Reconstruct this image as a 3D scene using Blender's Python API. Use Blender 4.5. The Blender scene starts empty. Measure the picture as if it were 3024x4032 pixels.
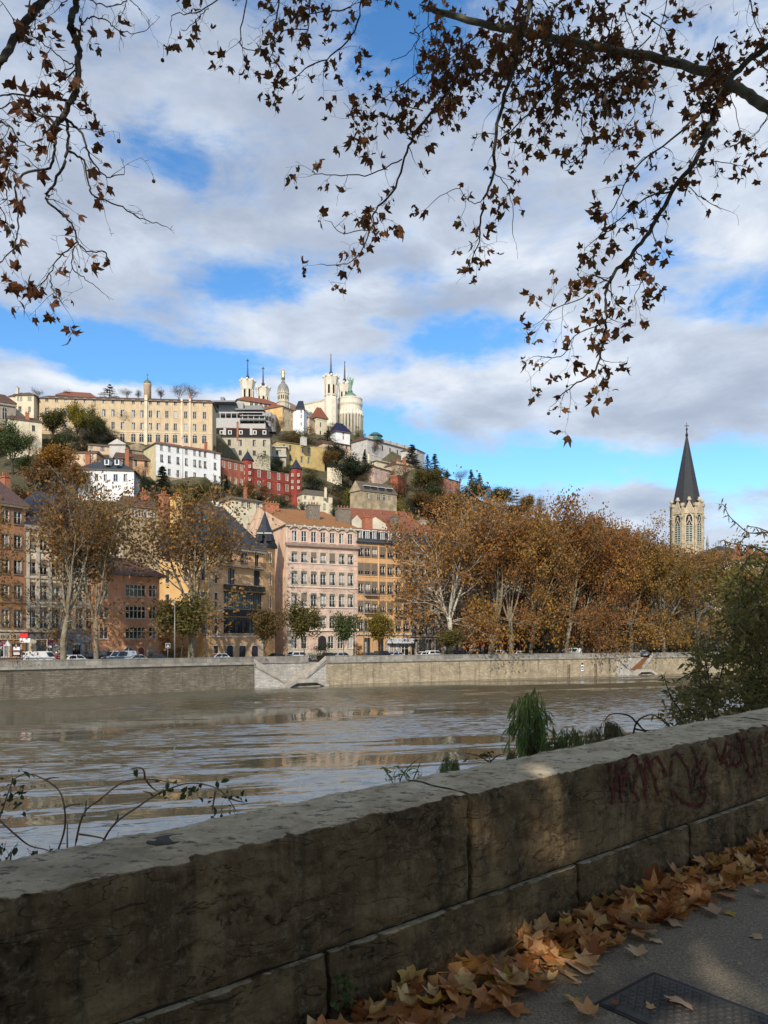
import bpy, bmesh, math, random
from math import sin, cos, pi, atan2, sqrt, radians, exp
from mathutils import Vector, Matrix, Euler, noise as mnoise

SC = bpy.context.scene
COL = SC.collection

# ------------------------------------------------------------------ camera
F, CX, HY, H = 3029.0, 1512.0, 2530.0, 7.0     # focal length, centre column and horizon row of the photograph, eye height over the water
cd = bpy.data.cameras.new('camera'); cam = bpy.data.objects.new('camera', cd); COL.objects.link(cam)
cam.location = (0, 0, H); cam.rotation_euler = (radians(90), 0, 0)
cd.sensor_fit = 'VERTICAL'; cd.sensor_height = 36; cd.lens = 36 * F / 4032
cd.shift_y = (HY - 2016) / 4032
cd.clip_start = 0.1; cd.clip_end = 6000
SC.camera = cam
SC.view_settings.view_transform = 'Standard'; SC.view_settings.look = 'None'
SC.view_settings.exposure = 0.40; SC.view_settings.gamma = 1.0

# ------------------------------------------------------------------ light
SUN_DIR = Vector((-0.17, -0.84, 0.50)).normalized()        # towards the sun: behind us, a little to the left
sl = bpy.data.lights.new('sun', 'SUN'); so = bpy.data.objects.new('sun', sl); COL.objects.link(so)
sl.energy = 3.6; sl.angle = radians(0.6); sl.color = (1.0, 0.90, 0.76)
so.rotation_euler = SUN_DIR.to_track_quat('Z', 'Y').to_euler()
SUN_EL = math.asin(SUN_DIR.z); SUN_AZ = atan2(SUN_DIR.x, SUN_DIR.y)

def S(r, g=None, b=None):
    if g is None: r, g, b = (int(r[i:i+2], 16) for i in (0, 2, 4))
    f = lambda c: (c/255/12.92) if c/255 <= .04045 else ((c/255+.055)/1.055)**2.4
    return (f(r), f(g), f(b))

class NT:
    """small node-tree writer"""
    def __init__(s, tree): s.t = tree; s.t.nodes.clear()
    def n(s, typ, **kw):
        nd = s.t.nodes.new(typ)
        for k, v in kw.items():
            if k.startswith('i_'):
                key = k[2:]; key = int(key) if key.isdigit() else key.replace('_', ' ')
                s.set(nd.inputs[key], v)
            else: setattr(nd, k, v)
        return nd
    def set(s, inp, v):
        if isinstance(v, bpy.types.NodeSocket): s.t.links.new(v, inp)
        elif isinstance(v, (tuple, list)) and len(v) == 3 and inp.type == 'RGBA': inp.default_value = (*v, 1)
        else: inp.default_value = v
    def m(s, op, a, b=None, c=None, clamp=False):
        nd = s.t.nodes.new('ShaderNodeMath'); nd.operation = op; nd.use_clamp = clamp
        s.set(nd.inputs[0], a)
        if b is not None: s.set(nd.inputs[1], b)
        if c is not None: s.set(nd.inputs[2], c)
        return nd.outputs[0]
    def mix(s, fac, a, b, blend='MIX'):
        nd = s.t.nodes.new('ShaderNodeMix'); nd.data_type = 'RGBA'; nd.blend_type = blend
        s.set(nd.inputs[0], fac); s.set(nd.inputs[6], a); s.set(nd.inputs[7], b)
        return nd.outputs[2]
    def noise(s, vec, scale, detail=4, rough=.55, dist=0):
        nd = s.n('ShaderNodeTexNoise'); s.set(nd.inputs['Vector'], vec)
        nd.inputs['Scale'].default_value = scale; nd.inputs['Detail'].default_value = detail
        nd.inputs['Roughness'].default_value = rough; nd.inputs['Distortion'].default_value = dist
        return nd.outputs['Fac']
    def ramp(s, fac, stops, interp='LINEAR'):
        nd = s.n('ShaderNodeValToRGB'); s.set(nd.inputs[0], fac); stops = stops if len(stops) > 1 else [stops[0], (1, stops[0][1])]; cr = nd.color_ramp; cr.interpolation = interp
        while len(cr.elements) < len(stops): cr.elements.new(.5)
        for e, (p, c) in zip(cr.elements, stops):
            e.position = p; e.color = (*c, 1) if not isinstance(c, float) else (c, c, c, 1)
        return nd.outputs[0]
    def sstep(s, x, a, b):
        nd = s.n('ShaderNodeMapRange', interpolation_type='SMOOTHSTEP'); s.set(nd.inputs[0], x)
        nd.inputs[1].default_value = a; nd.inputs[2].default_value = b
        return nd.outputs[0]
    def scl(s, vec, x, y, z):
        nd = s.n('ShaderNodeVectorMath', operation='MULTIPLY'); s.set(nd.inputs[0], vec); nd.inputs[1].default_value = (x, y, z)
        return nd.outputs[0]

# ------------------------------------------------------------------ sky: Nishita with broken stratocumulus in front of it
W = bpy.data.worlds.new('World'); SC.world = W; W.use_nodes = True
t = NT(W.node_tree)
sky = t.n('ShaderNodeTexSky', sky_type='NISHITA', sun_disc=False, sun_elevation=SUN_EL, sun_rotation=SUN_AZ, altitude=170, air_density=1.0, dust_density=0.6, ozone_density=2.0)
co = t.n('ShaderNodeTexCoord').outputs['Generated']
sp = t.n('ShaderNodeSeparateXYZ', i_0=co)
az = t.m('ARCTAN2', sp.outputs[0], sp.outputs[1]); el = t.m('ARCSINE', sp.outputs[2])
wv = t.n('ShaderNodeCombineXYZ', i_0=t.m('MULTIPLY', az, 5.0), i_1=t.m('MULTIPLY', el, 11.0), i_2=1.3).outputs[0]
wv2 = t.n('ShaderNodeCombineXYZ', i_0=t.m('MULTIPLY', az, 5.0), i_1=t.m('MULTIPLY', el, 11.0), i_2=8.3).outputs[0]
az = t.m('ADD', az, t.m('MULTIPLY', t.m('SUBTRACT', t.noise(wv, 1.0, 6, .6), .5), .22)); el = t.m('ADD', el, t.m('MULTIPLY', t.m('SUBTRACT', t.noise(wv2, 1.0, 6, .6), .5), .085))
zz = t.m('ADD', t.m('MAXIMUM', sp.outputs[2], 0.0), 0.16)
pl = t.n('ShaderNodeCombineXYZ', i_0=t.m('DIVIDE', sp.outputs[0], zz), i_1=t.m('DIVIDE', sp.outputs[1], zz), i_2=3.7).outputs[0]
n_big = t.noise(pl, 1.7, 9, .58, .3)
n_wisp = t.noise(wv, 2.2, 9, .62, .4)
n_shade = t.noise(wv2, 1.1, 8, .58, .3)
def azel(sx, sy):
    dx = sx - CX
    return math.atan2(dx, F), math.atan2(HY - sy, sqrt(F*F + dx*dx))
def blobs(lst):
    tot = None
    for sx, sy, wx, wy, amp in lst:
        a0, e0 = azel(sx, sy)
        a = t.m('MULTIPLY', t.m('SUBTRACT', az, a0), F / wx); e = t.m('MULTIPLY', t.m('SUBTRACT', el, e0), F / wy * 1.12)
        g = t.m('MULTIPLY', t.m('EXPONENT', t.m('MULTIPLY', t.m('ADD', t.m('MULTIPLY', a, a), t.m('MULTIPLY', e, e)), -1.0)), amp)
        tot = g if tot is None else t.m('ADD', tot, g)
    return tot
holes = blobs([(1010, 1130, 260, 105, -.42), (1820, 1330, 330, 80, -.36), (2870, 1130, 330, 110, -.36), (250, 1330, 330, 90, -.36), (620, 1400, 330, 80, -.34),
               (720, 650, 260, 110, -.32), (1560, 190, 300, 200, -.30), (2150, 1840, 520, 95, -.50), (2900, 1860, 260, 80, -.34), (1560, 1620, 170, 120, -.28), (980, 1420, 420, 70, -.34),
               (2650, 960, 160, 120, -.18), (60, 1260, 330, 70, -.2), (1600, 1130, 120, 60, -.2), (1520, 1730, 200, 120, -.3)])
fills = blobs([(1900, 1500, 260, 70, .16), (1300, 1620, 300, 60, .2), (3000, 1450, 300, 200, .15), (2700, 1900, 300, 40, .2), (2420, 1180, 420, 150, .30), (2950, 880, 380, 160, .2), (2600, 1720, 500, 110, .24), (2100, 1560, 300, 60, .2), (1500, 700, 900, 420, .22), (500, 300, 700, 380, .20), (300, 900, 520, 300, .16), (1600, 1240, 420, 90, .20), (2700, 1400, 520, 150, .22), (1300, 1500, 380, 90, .34), (350, 1530, 600, 55, .36),
               (2300, 1590, 700, 130, .26), (2300, 2080, 700, 100, .34), (1250, 1180, 300, 90, .14), (2850, 550, 300, 300, .1), (200, 1400, 220, 60, .2), (1050, 1300, 260, 70, .2), (2500, 1950, 260, 30, .3)])
dens = t.m('ADD', t.m('ADD', t.m('MULTIPLY', holes, 1.5), fills), t.m('ADD', t.m('MULTIPLY', t.m('SUBTRACT', n_big, .46), .95), t.m('MULTIPLY', t.m('SUBTRACT', n_wisp, .48), 1.0)))
cover = t.sstep(dens, -.30, .24)
shade_b = blobs([(900, 250, 1700, 420, .17), (500, 900, 700, 250, .15), (1500, 900, 600, 200, .1), (1500, 560, 700, 300, .14), (1750, 1230, 330, 70, .30), (2800, 1470, 420, 80, .34), (2350, 1680, 420, 70, .24), (300, 1120, 420, 100, .12), (2350, 2000, 420, 40, .2), (300, 640, 380, 130, .1),
                 (1350, 1470, 330, 70, -.35), (300, 1500, 500, 60, -.3), (800, 470, 420, 120, -.18), (1950, 1060, 240, 60, -.25), (2400, 1500, 420, 60, -.2), (1480, 1130, 330, 50, -.25), (200, 1330, 260, 50, -.2)])
shd = t.m('ADD', t.m('ADD', t.m('MULTIPLY', t.m('SUBTRACT', n_shade, .5), 1.3), t.m('MULTIPLY', t.m('SUBTRACT', n_wisp, .5), .5)), shade_b)
ccol = t.ramp(t.sstep(shd, -.42, .42), [(0, (.74, .76, .79)), (.42, (.52, .58, .67)), (1, (.33, .38, .475))])
hsv = t.n('ShaderNodeHueSaturation', i_Hue=.5, i_Saturation=1.18, i_Value=1.34, i_Color=sky.outputs[0])
blue = t.mix(1.0, hsv.outputs[0], (.80, 1.02, 1.12), 'MULTIPLY')
SKY = .11
cl_s = t.n('ShaderNodeVectorMath', operation='SCALE', i_0=ccol); cl_s.inputs['Scale'].default_value = 1 / SKY * .98
thick = t.m('MULTIPLY', cover, .97)
bg = t.n('ShaderNodeBackground', i_Color=t.mix(thick, blue, cl_s.outputs[0]), i_Strength=SKY)
W.node_tree.links.new(bg.outputs[0], t.n('ShaderNodeOutputWorld').inputs[0])

# ------------------------------------------------------------------ materials
MATS = {}
def newmat(name):
    m = bpy.data.materials.new(name); m.use_nodes = True
    return m, NT(m.node_tree)
def finish(t, bsdf):
    t.t.links.new(bsdf, t.n('ShaderNodeOutputMaterial').inputs[0])
def vary(c, k): return tuple(min(1, max(0, x*k)) for x in c)

def mat(name, col, rough=.85, var=.18, scale=1.5, bump=0.0, bscale=None, metal=0.0, spec=.35, streak=0.0, tint=None, coat=0):
    """plain surface: noise-mottled colour, optional vertical dirt streaks, optional bump"""
    if name in MATS: return MATS[name]
    m, t = newmat(name)
    p = t.n('ShaderNodeTexCoord').outputs['Object']
    f = t.noise(p, scale, 6, .6)
    c = t.mix(t.sstep(f, .3, .7), vary(col, 1-var), vary(tint or col, 1+var))
    if streak:
        s1 = t.noise(t.scl(p, 1.3, 1.3, .12), 1.6, 5, .6)
        c = t.mix(t.m('MULTIPLY', t.sstep(s1, .52, .75), streak), c, vary(col, .38))
    b = t.n('ShaderNodeBsdfPrincipled', i_Base_Color=c, i_Roughness=rough, i_Metallic=metal)
    b.inputs['Specular IOR Level'].default_value = spec
    b.inputs['Coat Weight'].default_value = coat
    if bump:
        bm = t.n('ShaderNodeBump', i_Height=t.noise(p, bscale or scale*6, 5, .65), i_Strength=bump); bm.inputs['Distance'].default_value = .05
        t.t.links.new(bm.outputs[0], b.inputs['Normal'])
    finish(t, b.outputs[0]); MATS[name] = m
    return m

def tiles(name, col, col2, scale=1.0, bump=.5):
    """roof covering: courses of tiles or slates with uneven colour"""
    if name in MATS: return MATS[name]
    m, t = newmat(name)
    p = t.n('ShaderNodeTexCoord').outputs['Object']
    w = t.n('ShaderNodeTexWave', wave_type='BANDS', bands_direction='Z', i_Vector=p, i_Scale=3.2*scale, i_Distortion=1.2)
    w.inputs['Detail'].default_value = 2
    f = t.noise(p, .9, 7, .65); f2 = t.noise(p, 7, 3, .6)
    c = t.mix(t.sstep(f, .32, .68), col, col2)
    c = t.mix(t.sstep(f2, .35, .7), vary(col, .62), c)
    c = t.mix(t.m('MULTIPLY', w.outputs['Fac'], .22), c, vary(col, .4))
    b = t.n('ShaderNodeBsdfPrincipled', i_Base_Color=c, i_Roughness=.75)
    b.inputs['Specular IOR Level'].default_value = .3
    bm = t.n('ShaderNodeBump', i_Height=t.m('ADD', w.outputs['Fac'], f2), i_Strength=bump); bm.inputs['Distance'].default_value = .08
    t.t.links.new(bm.outputs[0], b.inputs['Normal'])
    finish(t, b.outputs[0]); MATS[name] = m
    return m

def ashlar(name, col, bw, bh, mortar=.02, dark=.55, var=.2, streak=.5, stain=None, dirv=None, bump=.4, mixc=None, rub=0):
    """coursed stone: brick pattern on the wall's own length and height, plus stains that run down it"""
    if name in MATS: return MATS[name]
    m, t = newmat(name)
    p = t.n('ShaderNodeTexCoord').outputs['Object']
    sp = t.n('ShaderNodeSeparateXYZ', i_0=p)
    dx, dy = dirv or (1, .25)
    u = t.m('ADD', t.m('MULTIPLY', sp.outputs[0], dx), t.m('MULTIPLY', sp.outputs[1], dy))
    wob = t.m('MULTIPLY', t.noise(p, .8, 3), rub)
    v = t.n('ShaderNodeCombineXYZ', i_0=t.m('ADD', u, wob), i_1=t.m('ADD', sp.outputs[2], wob)).outputs[0]
    br = t.n('ShaderNodeTexBrick', i_Vector=v, i_Color1=vary(col, 1+var), i_Color2=vary(mixc or col, 1-var), i_Mortar=vary(col, dark))
    br.inputs['Scale'].default_value = 1; br.inputs['Mortar Size'].default_value = mortar; br.inputs['Brick Width'].default_value = bw; br.inputs['Row Height'].default_value = bh
    br.inputs['Mortar Smooth'].default_value = .3
    c = br.outputs['Color']
    c = t.mix(t.m('MULTIPLY', t.sstep(t.noise(p, .55, 7, .7), .38, .66), .75), c, vary(col, .5))
    s1 = t.noise(t.n('ShaderNodeCombineXYZ', i_0=u, i_1=t.m('MULTIPLY', sp.outputs[2], .10)).outputs[0], 1.1, 6, .7)
    c = t.mix(t.m('MULTIPLY', t.sstep(s1, .5, .72), streak), c, stain or vary(col, .3))
    b = t.n('ShaderNodeBsdfPrincipled', i_Base_Color=c, i_Roughness=.9)
    b.inputs['Specular IOR Level'].default_value = .25
    bm = t.n('ShaderNodeBump', i_Height=t.m('ADD', t.m('MULTIPLY', br.outputs['Fac'], -1), t.noise(p, 6, 4)), i_Strength=bump); bm.inputs['Distance'].default_value = .06
    t.t.links.new(bm.outputs[0], b.inputs['Normal'])
    finish(t, b.outputs[0]); MATS[name] = m
    return m

def leafmat(name, cols, trans=.45, rough=.6):
    if name in MATS: return MATS[name]
    m, t = newmat(name)
    r = t.n('ShaderNodeNewGeometry').outputs['Random Per Island']
    st = [(i/max(1, len(cols)-1), c) for i, c in enumerate(cols)]
    c = t.ramp(r, st)
    oi = t.n('ShaderNodeObjectInfo').outputs['Random']
    c = t.n('ShaderNodeHueSaturation', i_Color=c, i_Saturation=1.0, i_Hue=t.m('ADD', t.m('MULTIPLY', oi, .035), .492), i_Value=t.m('ADD', t.m('MULTIPLY', t.m('FRACT', t.m('MULTIPLY', oi, 7.3)), .55), .72)).outputs[0]
    d = t.n('ShaderNodeBsdfPrincipled', i_Base_Color=c, i_Roughness=rough); d.inputs['Specular IOR Level'].default_value = .25
    tr = t.n('ShaderNodeBsdfTranslucent', i_Color=c)
    mx = t.n('ShaderNodeMixShader', i_0=trans); t.t.links.new(d.outputs[0], mx.inputs[1]); t.t.links.new(tr.outputs[0], mx.inputs[2])
    finish(t, mx.outputs[0]); MATS[name] = m
    return m

# ------------------------------------------------------------------ mesh writer and object helpers
class MB:
    def __init__(s): s.v = []; s.f = []; s.mi = []; s.mats = []; s.sm = []
    def mat(s, m):
        if m not in s.mats: s.mats.append(m)
        return s.mats.index(m)
    def face(s, pts, m, smooth=False):
        i = len(s.v); s.v.extend(tuple(p) for p in pts); s.f.append(tuple(range(i, i+len(pts)))); s.mi.append(s.mat(m)); s.sm.append(smooth)
    def mesh(s, vs, fs, m, smooth=False):
        i = len(s.v); s.v.extend(tuple(p) for p in vs); k = s.mat(m)
        for f in fs: s.f.append(tuple(i+j for j in f)); s.mi.append(k); s.sm.append(smooth)
    def hexa(s, p, m):           # 8 points: bottom ring 0-3, top ring 4-7
        s.mesh(p, [(3, 2, 1, 0), (4, 5, 6, 7), (0, 1, 5, 4), (1, 2, 6, 5), (2, 3, 7, 6), (3, 0, 4, 7)], m)
    def box(s, x0, x1, y0, y1, z0, z1, m):
        s.hexa([(x0, y0, z0), (x1, y0, z0), (x1, y1, z0), (x0, y1, z0), (x0, y0, z1), (x1, y0, z1), (x1, y1, z1), (x0, y1, z1)], m)
    def fbox(s, o, u, n, a0, a1, d0, d1, z0, z1, m):   # box in a frame: o origin, u along, n out (2-D vectors)
        P = lambda a, d, z: (o[0]+u[0]*a+n[0]*d, o[1]+u[1]*a+n[1]*d, z)
        s.hexa([P(a0, d1, z0), P(a1, d1, z0), P(a1, d0, z0), P(a0, d0, z0), P(a0, d1, z1), P(a1, d1, z1), P(a1, d0, z1), P(a0, d0, z1)], m)
    def tube(s, pts, radii, m, n=6, smooth=True, cap=True):
        pts = [Vector(p) for p in pts]
        if not isinstance(radii, (list, tuple)): radii = [radii]*len(pts)
        vs = []; fs = []; k = len(pts); up = Vector((.13, .21, .97)).normalized()
        for i, p in enumerate(pts):
            d = (pts[min(i+1, k-1)] - pts[max(i-1, 0)])
            d = d.normalized() if d.length > 1e-9 else Vector((0, 0, 1))
            a = d.cross(up)
            if a.length < .05: a = d.cross(Vector((1, 0, 0)))
            a.normalize(); b = d.cross(a)
            for j in range(n):
                th = 2*pi*j/n; vs.append(p + (a*cos(th) + b*sin(th))*radii[i])
        for i in range(k-1):
            for j in range(n):
                q = (j+1) % n; fs.append((i*n+j, i*n+q, (i+1)*n+q, (i+1)*n+j))
        if cap: fs.append(tuple(range(n-1, -1, -1))); fs.append(tuple((k-1)*n+j for j in range(n)))
        s.mesh(vs, fs, m, smooth)
    def lathe(s, prof, m, n=16, c=(0, 0), rot=0, smooth=True, sx=1, sy=1):
        vs = []; fs = []
        for r, z in prof:
            for j in range(n):
                a = rot + 2*pi*j/n; vs.append((c[0]+r*cos(a)*sx, c[1]+r*sin(a)*sy, z))
        k = len(prof)
        for i in range(k-1):
            for j in range(n):
                q = (j+1) % n; fs.append((i*n+j, i*n+q, (i+1)*n+q, (i+1)*n+j))
        fs.append(tuple(range(n-1, -1, -1))); fs.append(tuple((k-1)*n+j for j in range(n)))
        s.mesh(vs, fs, m, smooth)
    def data(s, name):
        me = bpy.data.meshes.new(name); me.from_pydata(s.v, [], s.f); me.update()
        for m in s.mats: me.materials.append(m)
        me.polygons.foreach_set('material_index', s.mi); me.polygons.foreach_set('use_smooth', s.sm)
        return me
    def build(s, name, parent=None, loc=None):
        return link(name, s.data(name), parent, loc)

def link(name, data, parent=None, loc=None, rotz=None):
    o = bpy.data.objects.new(name, data); COL.objects.link(o)
    if parent is not None: o.parent = parent
    if loc is not None: o.location = loc
    if rotz is not None: o.rotation_euler = (0, 0, rotz)
    return o
def tag(o, label=None, cat=None, group=None, kind=None):
    for k, v in (('label', label), ('category', cat), ('group', group), ('kind', kind)):
        if v: o[k] = v
    return o
def thing(name, label, cat, loc, rotz=0, group=None):
    o = link(name, None, None, loc, rotz); o.empty_display_size = .3
    return tag(o, label, cat, group)
def copy_tree(o, parent=None):
    c = o.copy(); COL.objects.link(c)
    if parent is not None: c.parent = parent
    for ch in o.children: copy_tree(ch, c)
    return c

def lerp_tab(tab, x):
    if x <= tab[0][0]: return tab[0][1]
    for (a, b), (c, d) in zip(tab, tab[1:]):
        if x <= c: return b + (d-b)*(x-a)/(c-a)
    return tab[-1][1]
def P(sx, sy, Y): return Vector(((sx-CX)/F*Y, Y, H + (HY-sy)/F*Y))
def XY(sx, Y): return Vector(((sx-CX)/F*Y, Y))
def ZS(sy, Y): return H + (HY-sy)/F*Y

# ------------------------------------------------------------------ lie of the land
def smooth_tab(pts, n=8):
    out = []
    for i in range(len(pts)-1):
        p0 = pts[max(i-1, 0)]; p1 = pts[i]; p2 = pts[i+1]; p3 = pts[min(i+2, len(pts)-1)]
        for k in range(n):
            u = k/n
            out.append(tuple(.5*((2*b)+(-a+c)*u+(2*a-5*b+4*c-d)*u*u+(-a+3*b-3*c+d)*u**3) for a, b, c, d in zip(p0, p1, p2, p3)))
    out.append(pts[-1]); return out
QUAY = smooth_tab([(-150, 5), (-90, 53), (-46, 93), (-30, 108), (-18, 118.5), (-2, 131), (25, 149), (55, 166.5), (76, 177.5), (115, 194), (206, 226), (340, 265)])
def ray_quay(sx):
    a = (sx-CX)/F
    for (x0, y0), (x1, y1) in zip(QUAY, QUAY[1:]):
        g0 = x0-a*y0; g1 = x1-a*y1
        if g0 <= 0 <= g1 or g1 <= 0 <= g0:
            k = g0/(g0-g1); return Vector((x0+(x1-x0)*k, y0+(y1-y0)*k))
    return Vector(QUAY[0] if sx < 0 else QUAY[-1])
def qdir(sx):
    d = ray_quay(sx+15) - ray_quay(sx-15); d.normalize(); return d
def qn(sx):                     # towards the river
    d = qdir(sx); return Vector((d.y, -d.x))
FAC = [(-1200, 66), (-400, 92), (0, 111), (380, 120), (628, 127), (1130, 146), (1407, 152), (1617, 157.5), (2000, 172), (2500, 194), (3024, 210), (4400, 250)]
DF = lambda sx: lerp_tab(FAC, sx) + 26
CRS = [(-1400, 1600), (0, 1655), (200, 1660), (600, 1690), (835, 1700), (1000, 1692), (1380, 1692), (1450, 1720), (1620, 1815), (1750, 1900), (1900, 1962), (2100, 2040), (2400, 2170), (2700, 2310), (3024, 2430), (4500, 2520)]
CRD = [(-1400, 310), (0, 322), (800, 335), (1000, 400), (1380, 450), (1600, 400), (2000, 345), (2500, 310), (3024, 305), (4500, 300)]
SYF = 2578.0
def hd(sx, sy):                 # depth at which the hillside shows at this row
    t = (SYF - sy)/(SYF - lerp_tab(CRS, sx)); return DF(sx) + (lerp_tab(CRD, sx)-DF(sx))*t
def hz(sx, Y):
    d0, d1 = DF(sx), lerp_tab(CRD, sx); t = (Y-d0)/(d1-d0); sc = lerp_tab(CRS, sx)
    if t >= 1: return ZS(sc, d1)
    if t <= 0: return 3.8 + (ZS(SYF, d0)-3.8)*max(0, 1+t*6)
    return ZS(SYF+(sc-SYF)*t, Y)
def xz(X, Y): return hz(CX+F*X/Y, Y)
QZ = 3.8                        # level of the far quay
# ------------------------------------------------------------------ shared materials
WHITE = mat('white_paint', (.74, .73, .70), .6, .06)
FRAME = mat('window_paint', (.62, .60, .55), .6, .08)
FRAMEB = mat('brown_window_paint', (.16, .11, .08), .6, .1)
GLASS = mat('window_glass', (.016, .018, .02), .12, .3, 3, spec=.6)
CURT = mat('curtained_glass', (.30, .29, .27), .25, .25, 3, spec=.6)
GLASSG = mat('greenish_glass', (.05, .065, .065), .1, .35, 2, spec=.7)
IRON = mat('black_iron', (.018, .018, .018), .5, .1)
SLATE = tiles('slate_roofing', (.040, .050, .066), (.070, .082, .10), 1.0, .3)
SLATED = tiles('dark_slate_roofing', (.024, .030, .046), (.04, .048, .066), 1.0, .3)
NAVY = tiles('navy_glazed_roofing', (.012, .014, .055), (.022, .026, .085), 1.0, .3)
TILEO = tiles('orange_clay_tiles', (.33, .145, .048), (.44, .20, .07))
TILER = tiles('red_clay_tiles', (.27, .085, .045), (.36, .13, .07))
TILEB = tiles('brown_clay_tiles', (.11, .058, .040), (.17, .088, .058))
TILEG = tiles('grey_weathered_tiles', (.13, .11, .085), (.20, .165, .12))
STONE = mat('pale_limestone', (.44, .39, .31), .9, .15, 1.5, .2, streak=.4)
STONED = mat('grey_limestone', (.27, .235, .19), .9, .2, 1.5, .3, streak=.6)
BRICK = mat('brick_stack', (.33, .125, .07), .9, .25, 3, .4)
CHST = mat('rubble_stack', (.17, .145, .115), .95, .4, 5, .8)
POT = mat('clay_pot', (.36, .15, .08), .8, .2)
SHUT = mat('brown_blind', (.15, .115, .085), .7, .2, 4)
def plaster(name, col, streak=.3, var=.10): return mat(name, col, .9, var*1.4, .35, .06, 6, streak=min(.8, streak*1.5))

WCACHE = {}
def win_data(w, h, style, var, frame=None, surround=None):
    key = (round(w, 2), round(h, 2), style, var, frame and frame.name, surround and surround.name)
    if key in WCACHE: return WCACHE[key]
    b = MB(); fr = frame or FRAME; rc = .20
    def bar(x0, x1, z0, z1, y0=rc-.07, y1=rc-.004): b.box(x0, x1, y0, y1, z0, z1, fr)
    g = CURT if var == 2 else GLASS
    if style == 'arch':
        n = 10; r = w/2; pts = [(w, 0), (w, max(.05, h-r))] + [(r + r*cos(pi*i/n), max(.05, h-r) + r*sin(pi*i/n)) for i in range(1, n)] + [(0, max(.05, h-r)), (0, 0)]
        b.face([(x, -.03, z) for x, z in pts][::-1], GLASS if frame is None else frame)
        o = .16; cx, cz = r, max(.05, h-r)
        out = [((x-cx)*(1+o/r)+cx, (z-cz)*(1+o/r)+cz if z > cz else z) for x, z in pts]
        sm = surround or STONE
        for i in range(len(pts)-1):
            (x0, z0), (x1, z1) = pts[i], pts[i+1]; (X0, Z0), (X1, Z1) = out[i], out[i+1]
            b.face([(x0, -.08, z0), (X0, -.08, Z0), (X1, -.08, Z1), (x1, -.08, z1)], sm)
            b.face([(X0, -.08, Z0), (X0, 0.02, Z0), (X1, 0.02, Z1), (X1, -.08, Z1)], sm)
            b.face([(x0, -.08, z0), (x1, -.08, z1), (x1, -.02, z1), (x0, -.02, z0)], sm)
        if frame is None: b.box(w/2-.05, w/2+.05, -.06, -.032, 0, h*.97, FRAME); b.box(.02, w-.02, -.06, -.033, h*.6, h*.6+.08, FRAME)
    else:
        b.face([(0, rc, 0), (w, rc, 0), (w, rc, h), (0, rc, h)], g)
        e = .075
        if style == 'mull':
            sm = surround or STONE; k = max(2, round(w/.62))
            for i in range(k+1):
                x = w*i/k; b.box(max(0, x-.06), min(w, x+.06), .04, rc-.003, 0, h, sm)
            b.box(.0, w, .045, rc-.006, h*.60, h*.60+.11, sm); b.box(0, w, .05, rc-.004, 0, .08, sm); b.box(0, w, .05, rc-.004, h-.08, h, sm)
        elif style == 'slit': bar(0, w, 0, e); bar(w/2-.03, w/2+.03, e, h)
        elif style == 'loggia':
            k = max(2, round(w/.55))
            for i in range(k+1):
                x = w*i/k; b.box(max(0, x-.03), min(w, x+.03), rc-.06, rc-.005, 0, h, fr)
            b.box(0, w, rc-.055, rc-.006, h*.72, h*.72+.05, fr)
            for i in range(k):
                if (i*7+var) % 3 == 0: b.face([(w*(i+.1)/k, rc-.002, h*.06), (w*(i+.85)/k, rc-.002, h*.06), (w*(i+.85)/k, rc-.002, h*.7), (w*(i+.1)/k, rc-.002, h*.7)], GLASSG)
        else:
            bar(0, e, 0, h); bar(w-e, w, 0, h); bar(e, w-e, 0, e); bar(e, w-e, h-e, h); bar(w/2-.055, w/2+.055, e, h-e)
            if h > 1.5: bar(e, w/2-.055, h*.5, h*.5+.04); bar(w/2+.055, w-e, h*.5, h*.5+.04)
            if var == 1: b.face([(w*.55, rc-.003, e), (w*.9, rc-.003, e), (w*.9, rc-.003, h*.86), (w*.55, rc-.003, h*.86)], CURT)
            if var == 3: b.face([(w*.1, rc-.003, e), (w*.45, rc-.003, e), (w*.45, rc-.003, h*.8), (w*.1, rc-.003, h*.8)], CURT)
        if surround and style != 'mull':
            s = surround; q = .17
            b.box(-q, 0, -.045, .03, -.02, h+q, s); b.box(w, w+q, -.045, .03, -.02, h+q, s); b.box(0, w, -.05, .03, h, h+q, s)
        b.box(-.12, w+.12, -.12, .05, -.14, 0, surround or STONE)
    WCACHE[key] = b.data('window'); return WCACHE[key]
def blind_data(w, hh=.42):
    key = ('blind', round(w, 2), hh)
    if key not in WCACHE:
        b = MB(); b.box(.02, w-.02, -.03, .09, 0, hh, SHUT)
        for i in range(int(w/.12)): b.box(.03+i*.12, .10+i*.12, -.042, -.03, .02, .12, SHUT)
        WCACHE[key] = b.data('blind')
    return WCACHE[key]
def rail_data(w, hgt=.55):
    key = ('rail', round(w, 2), hgt)
    if key not in WCACHE:
        b = MB(); b.box(0, w, -.09, -.05, hgt-.05, hgt, IRON); b.box(0, w, -.09, -.05, .03, .08, IRON)
        k = max(3, int(w/.13))
        for i in range(k+1): b.box(w*i/k-.018, w*i/k+.018, -.085, -.055, .08, hgt-.05, IRON)
        WCACHE[key] = b.data('railing')
    return WCACHE[key]

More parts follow.
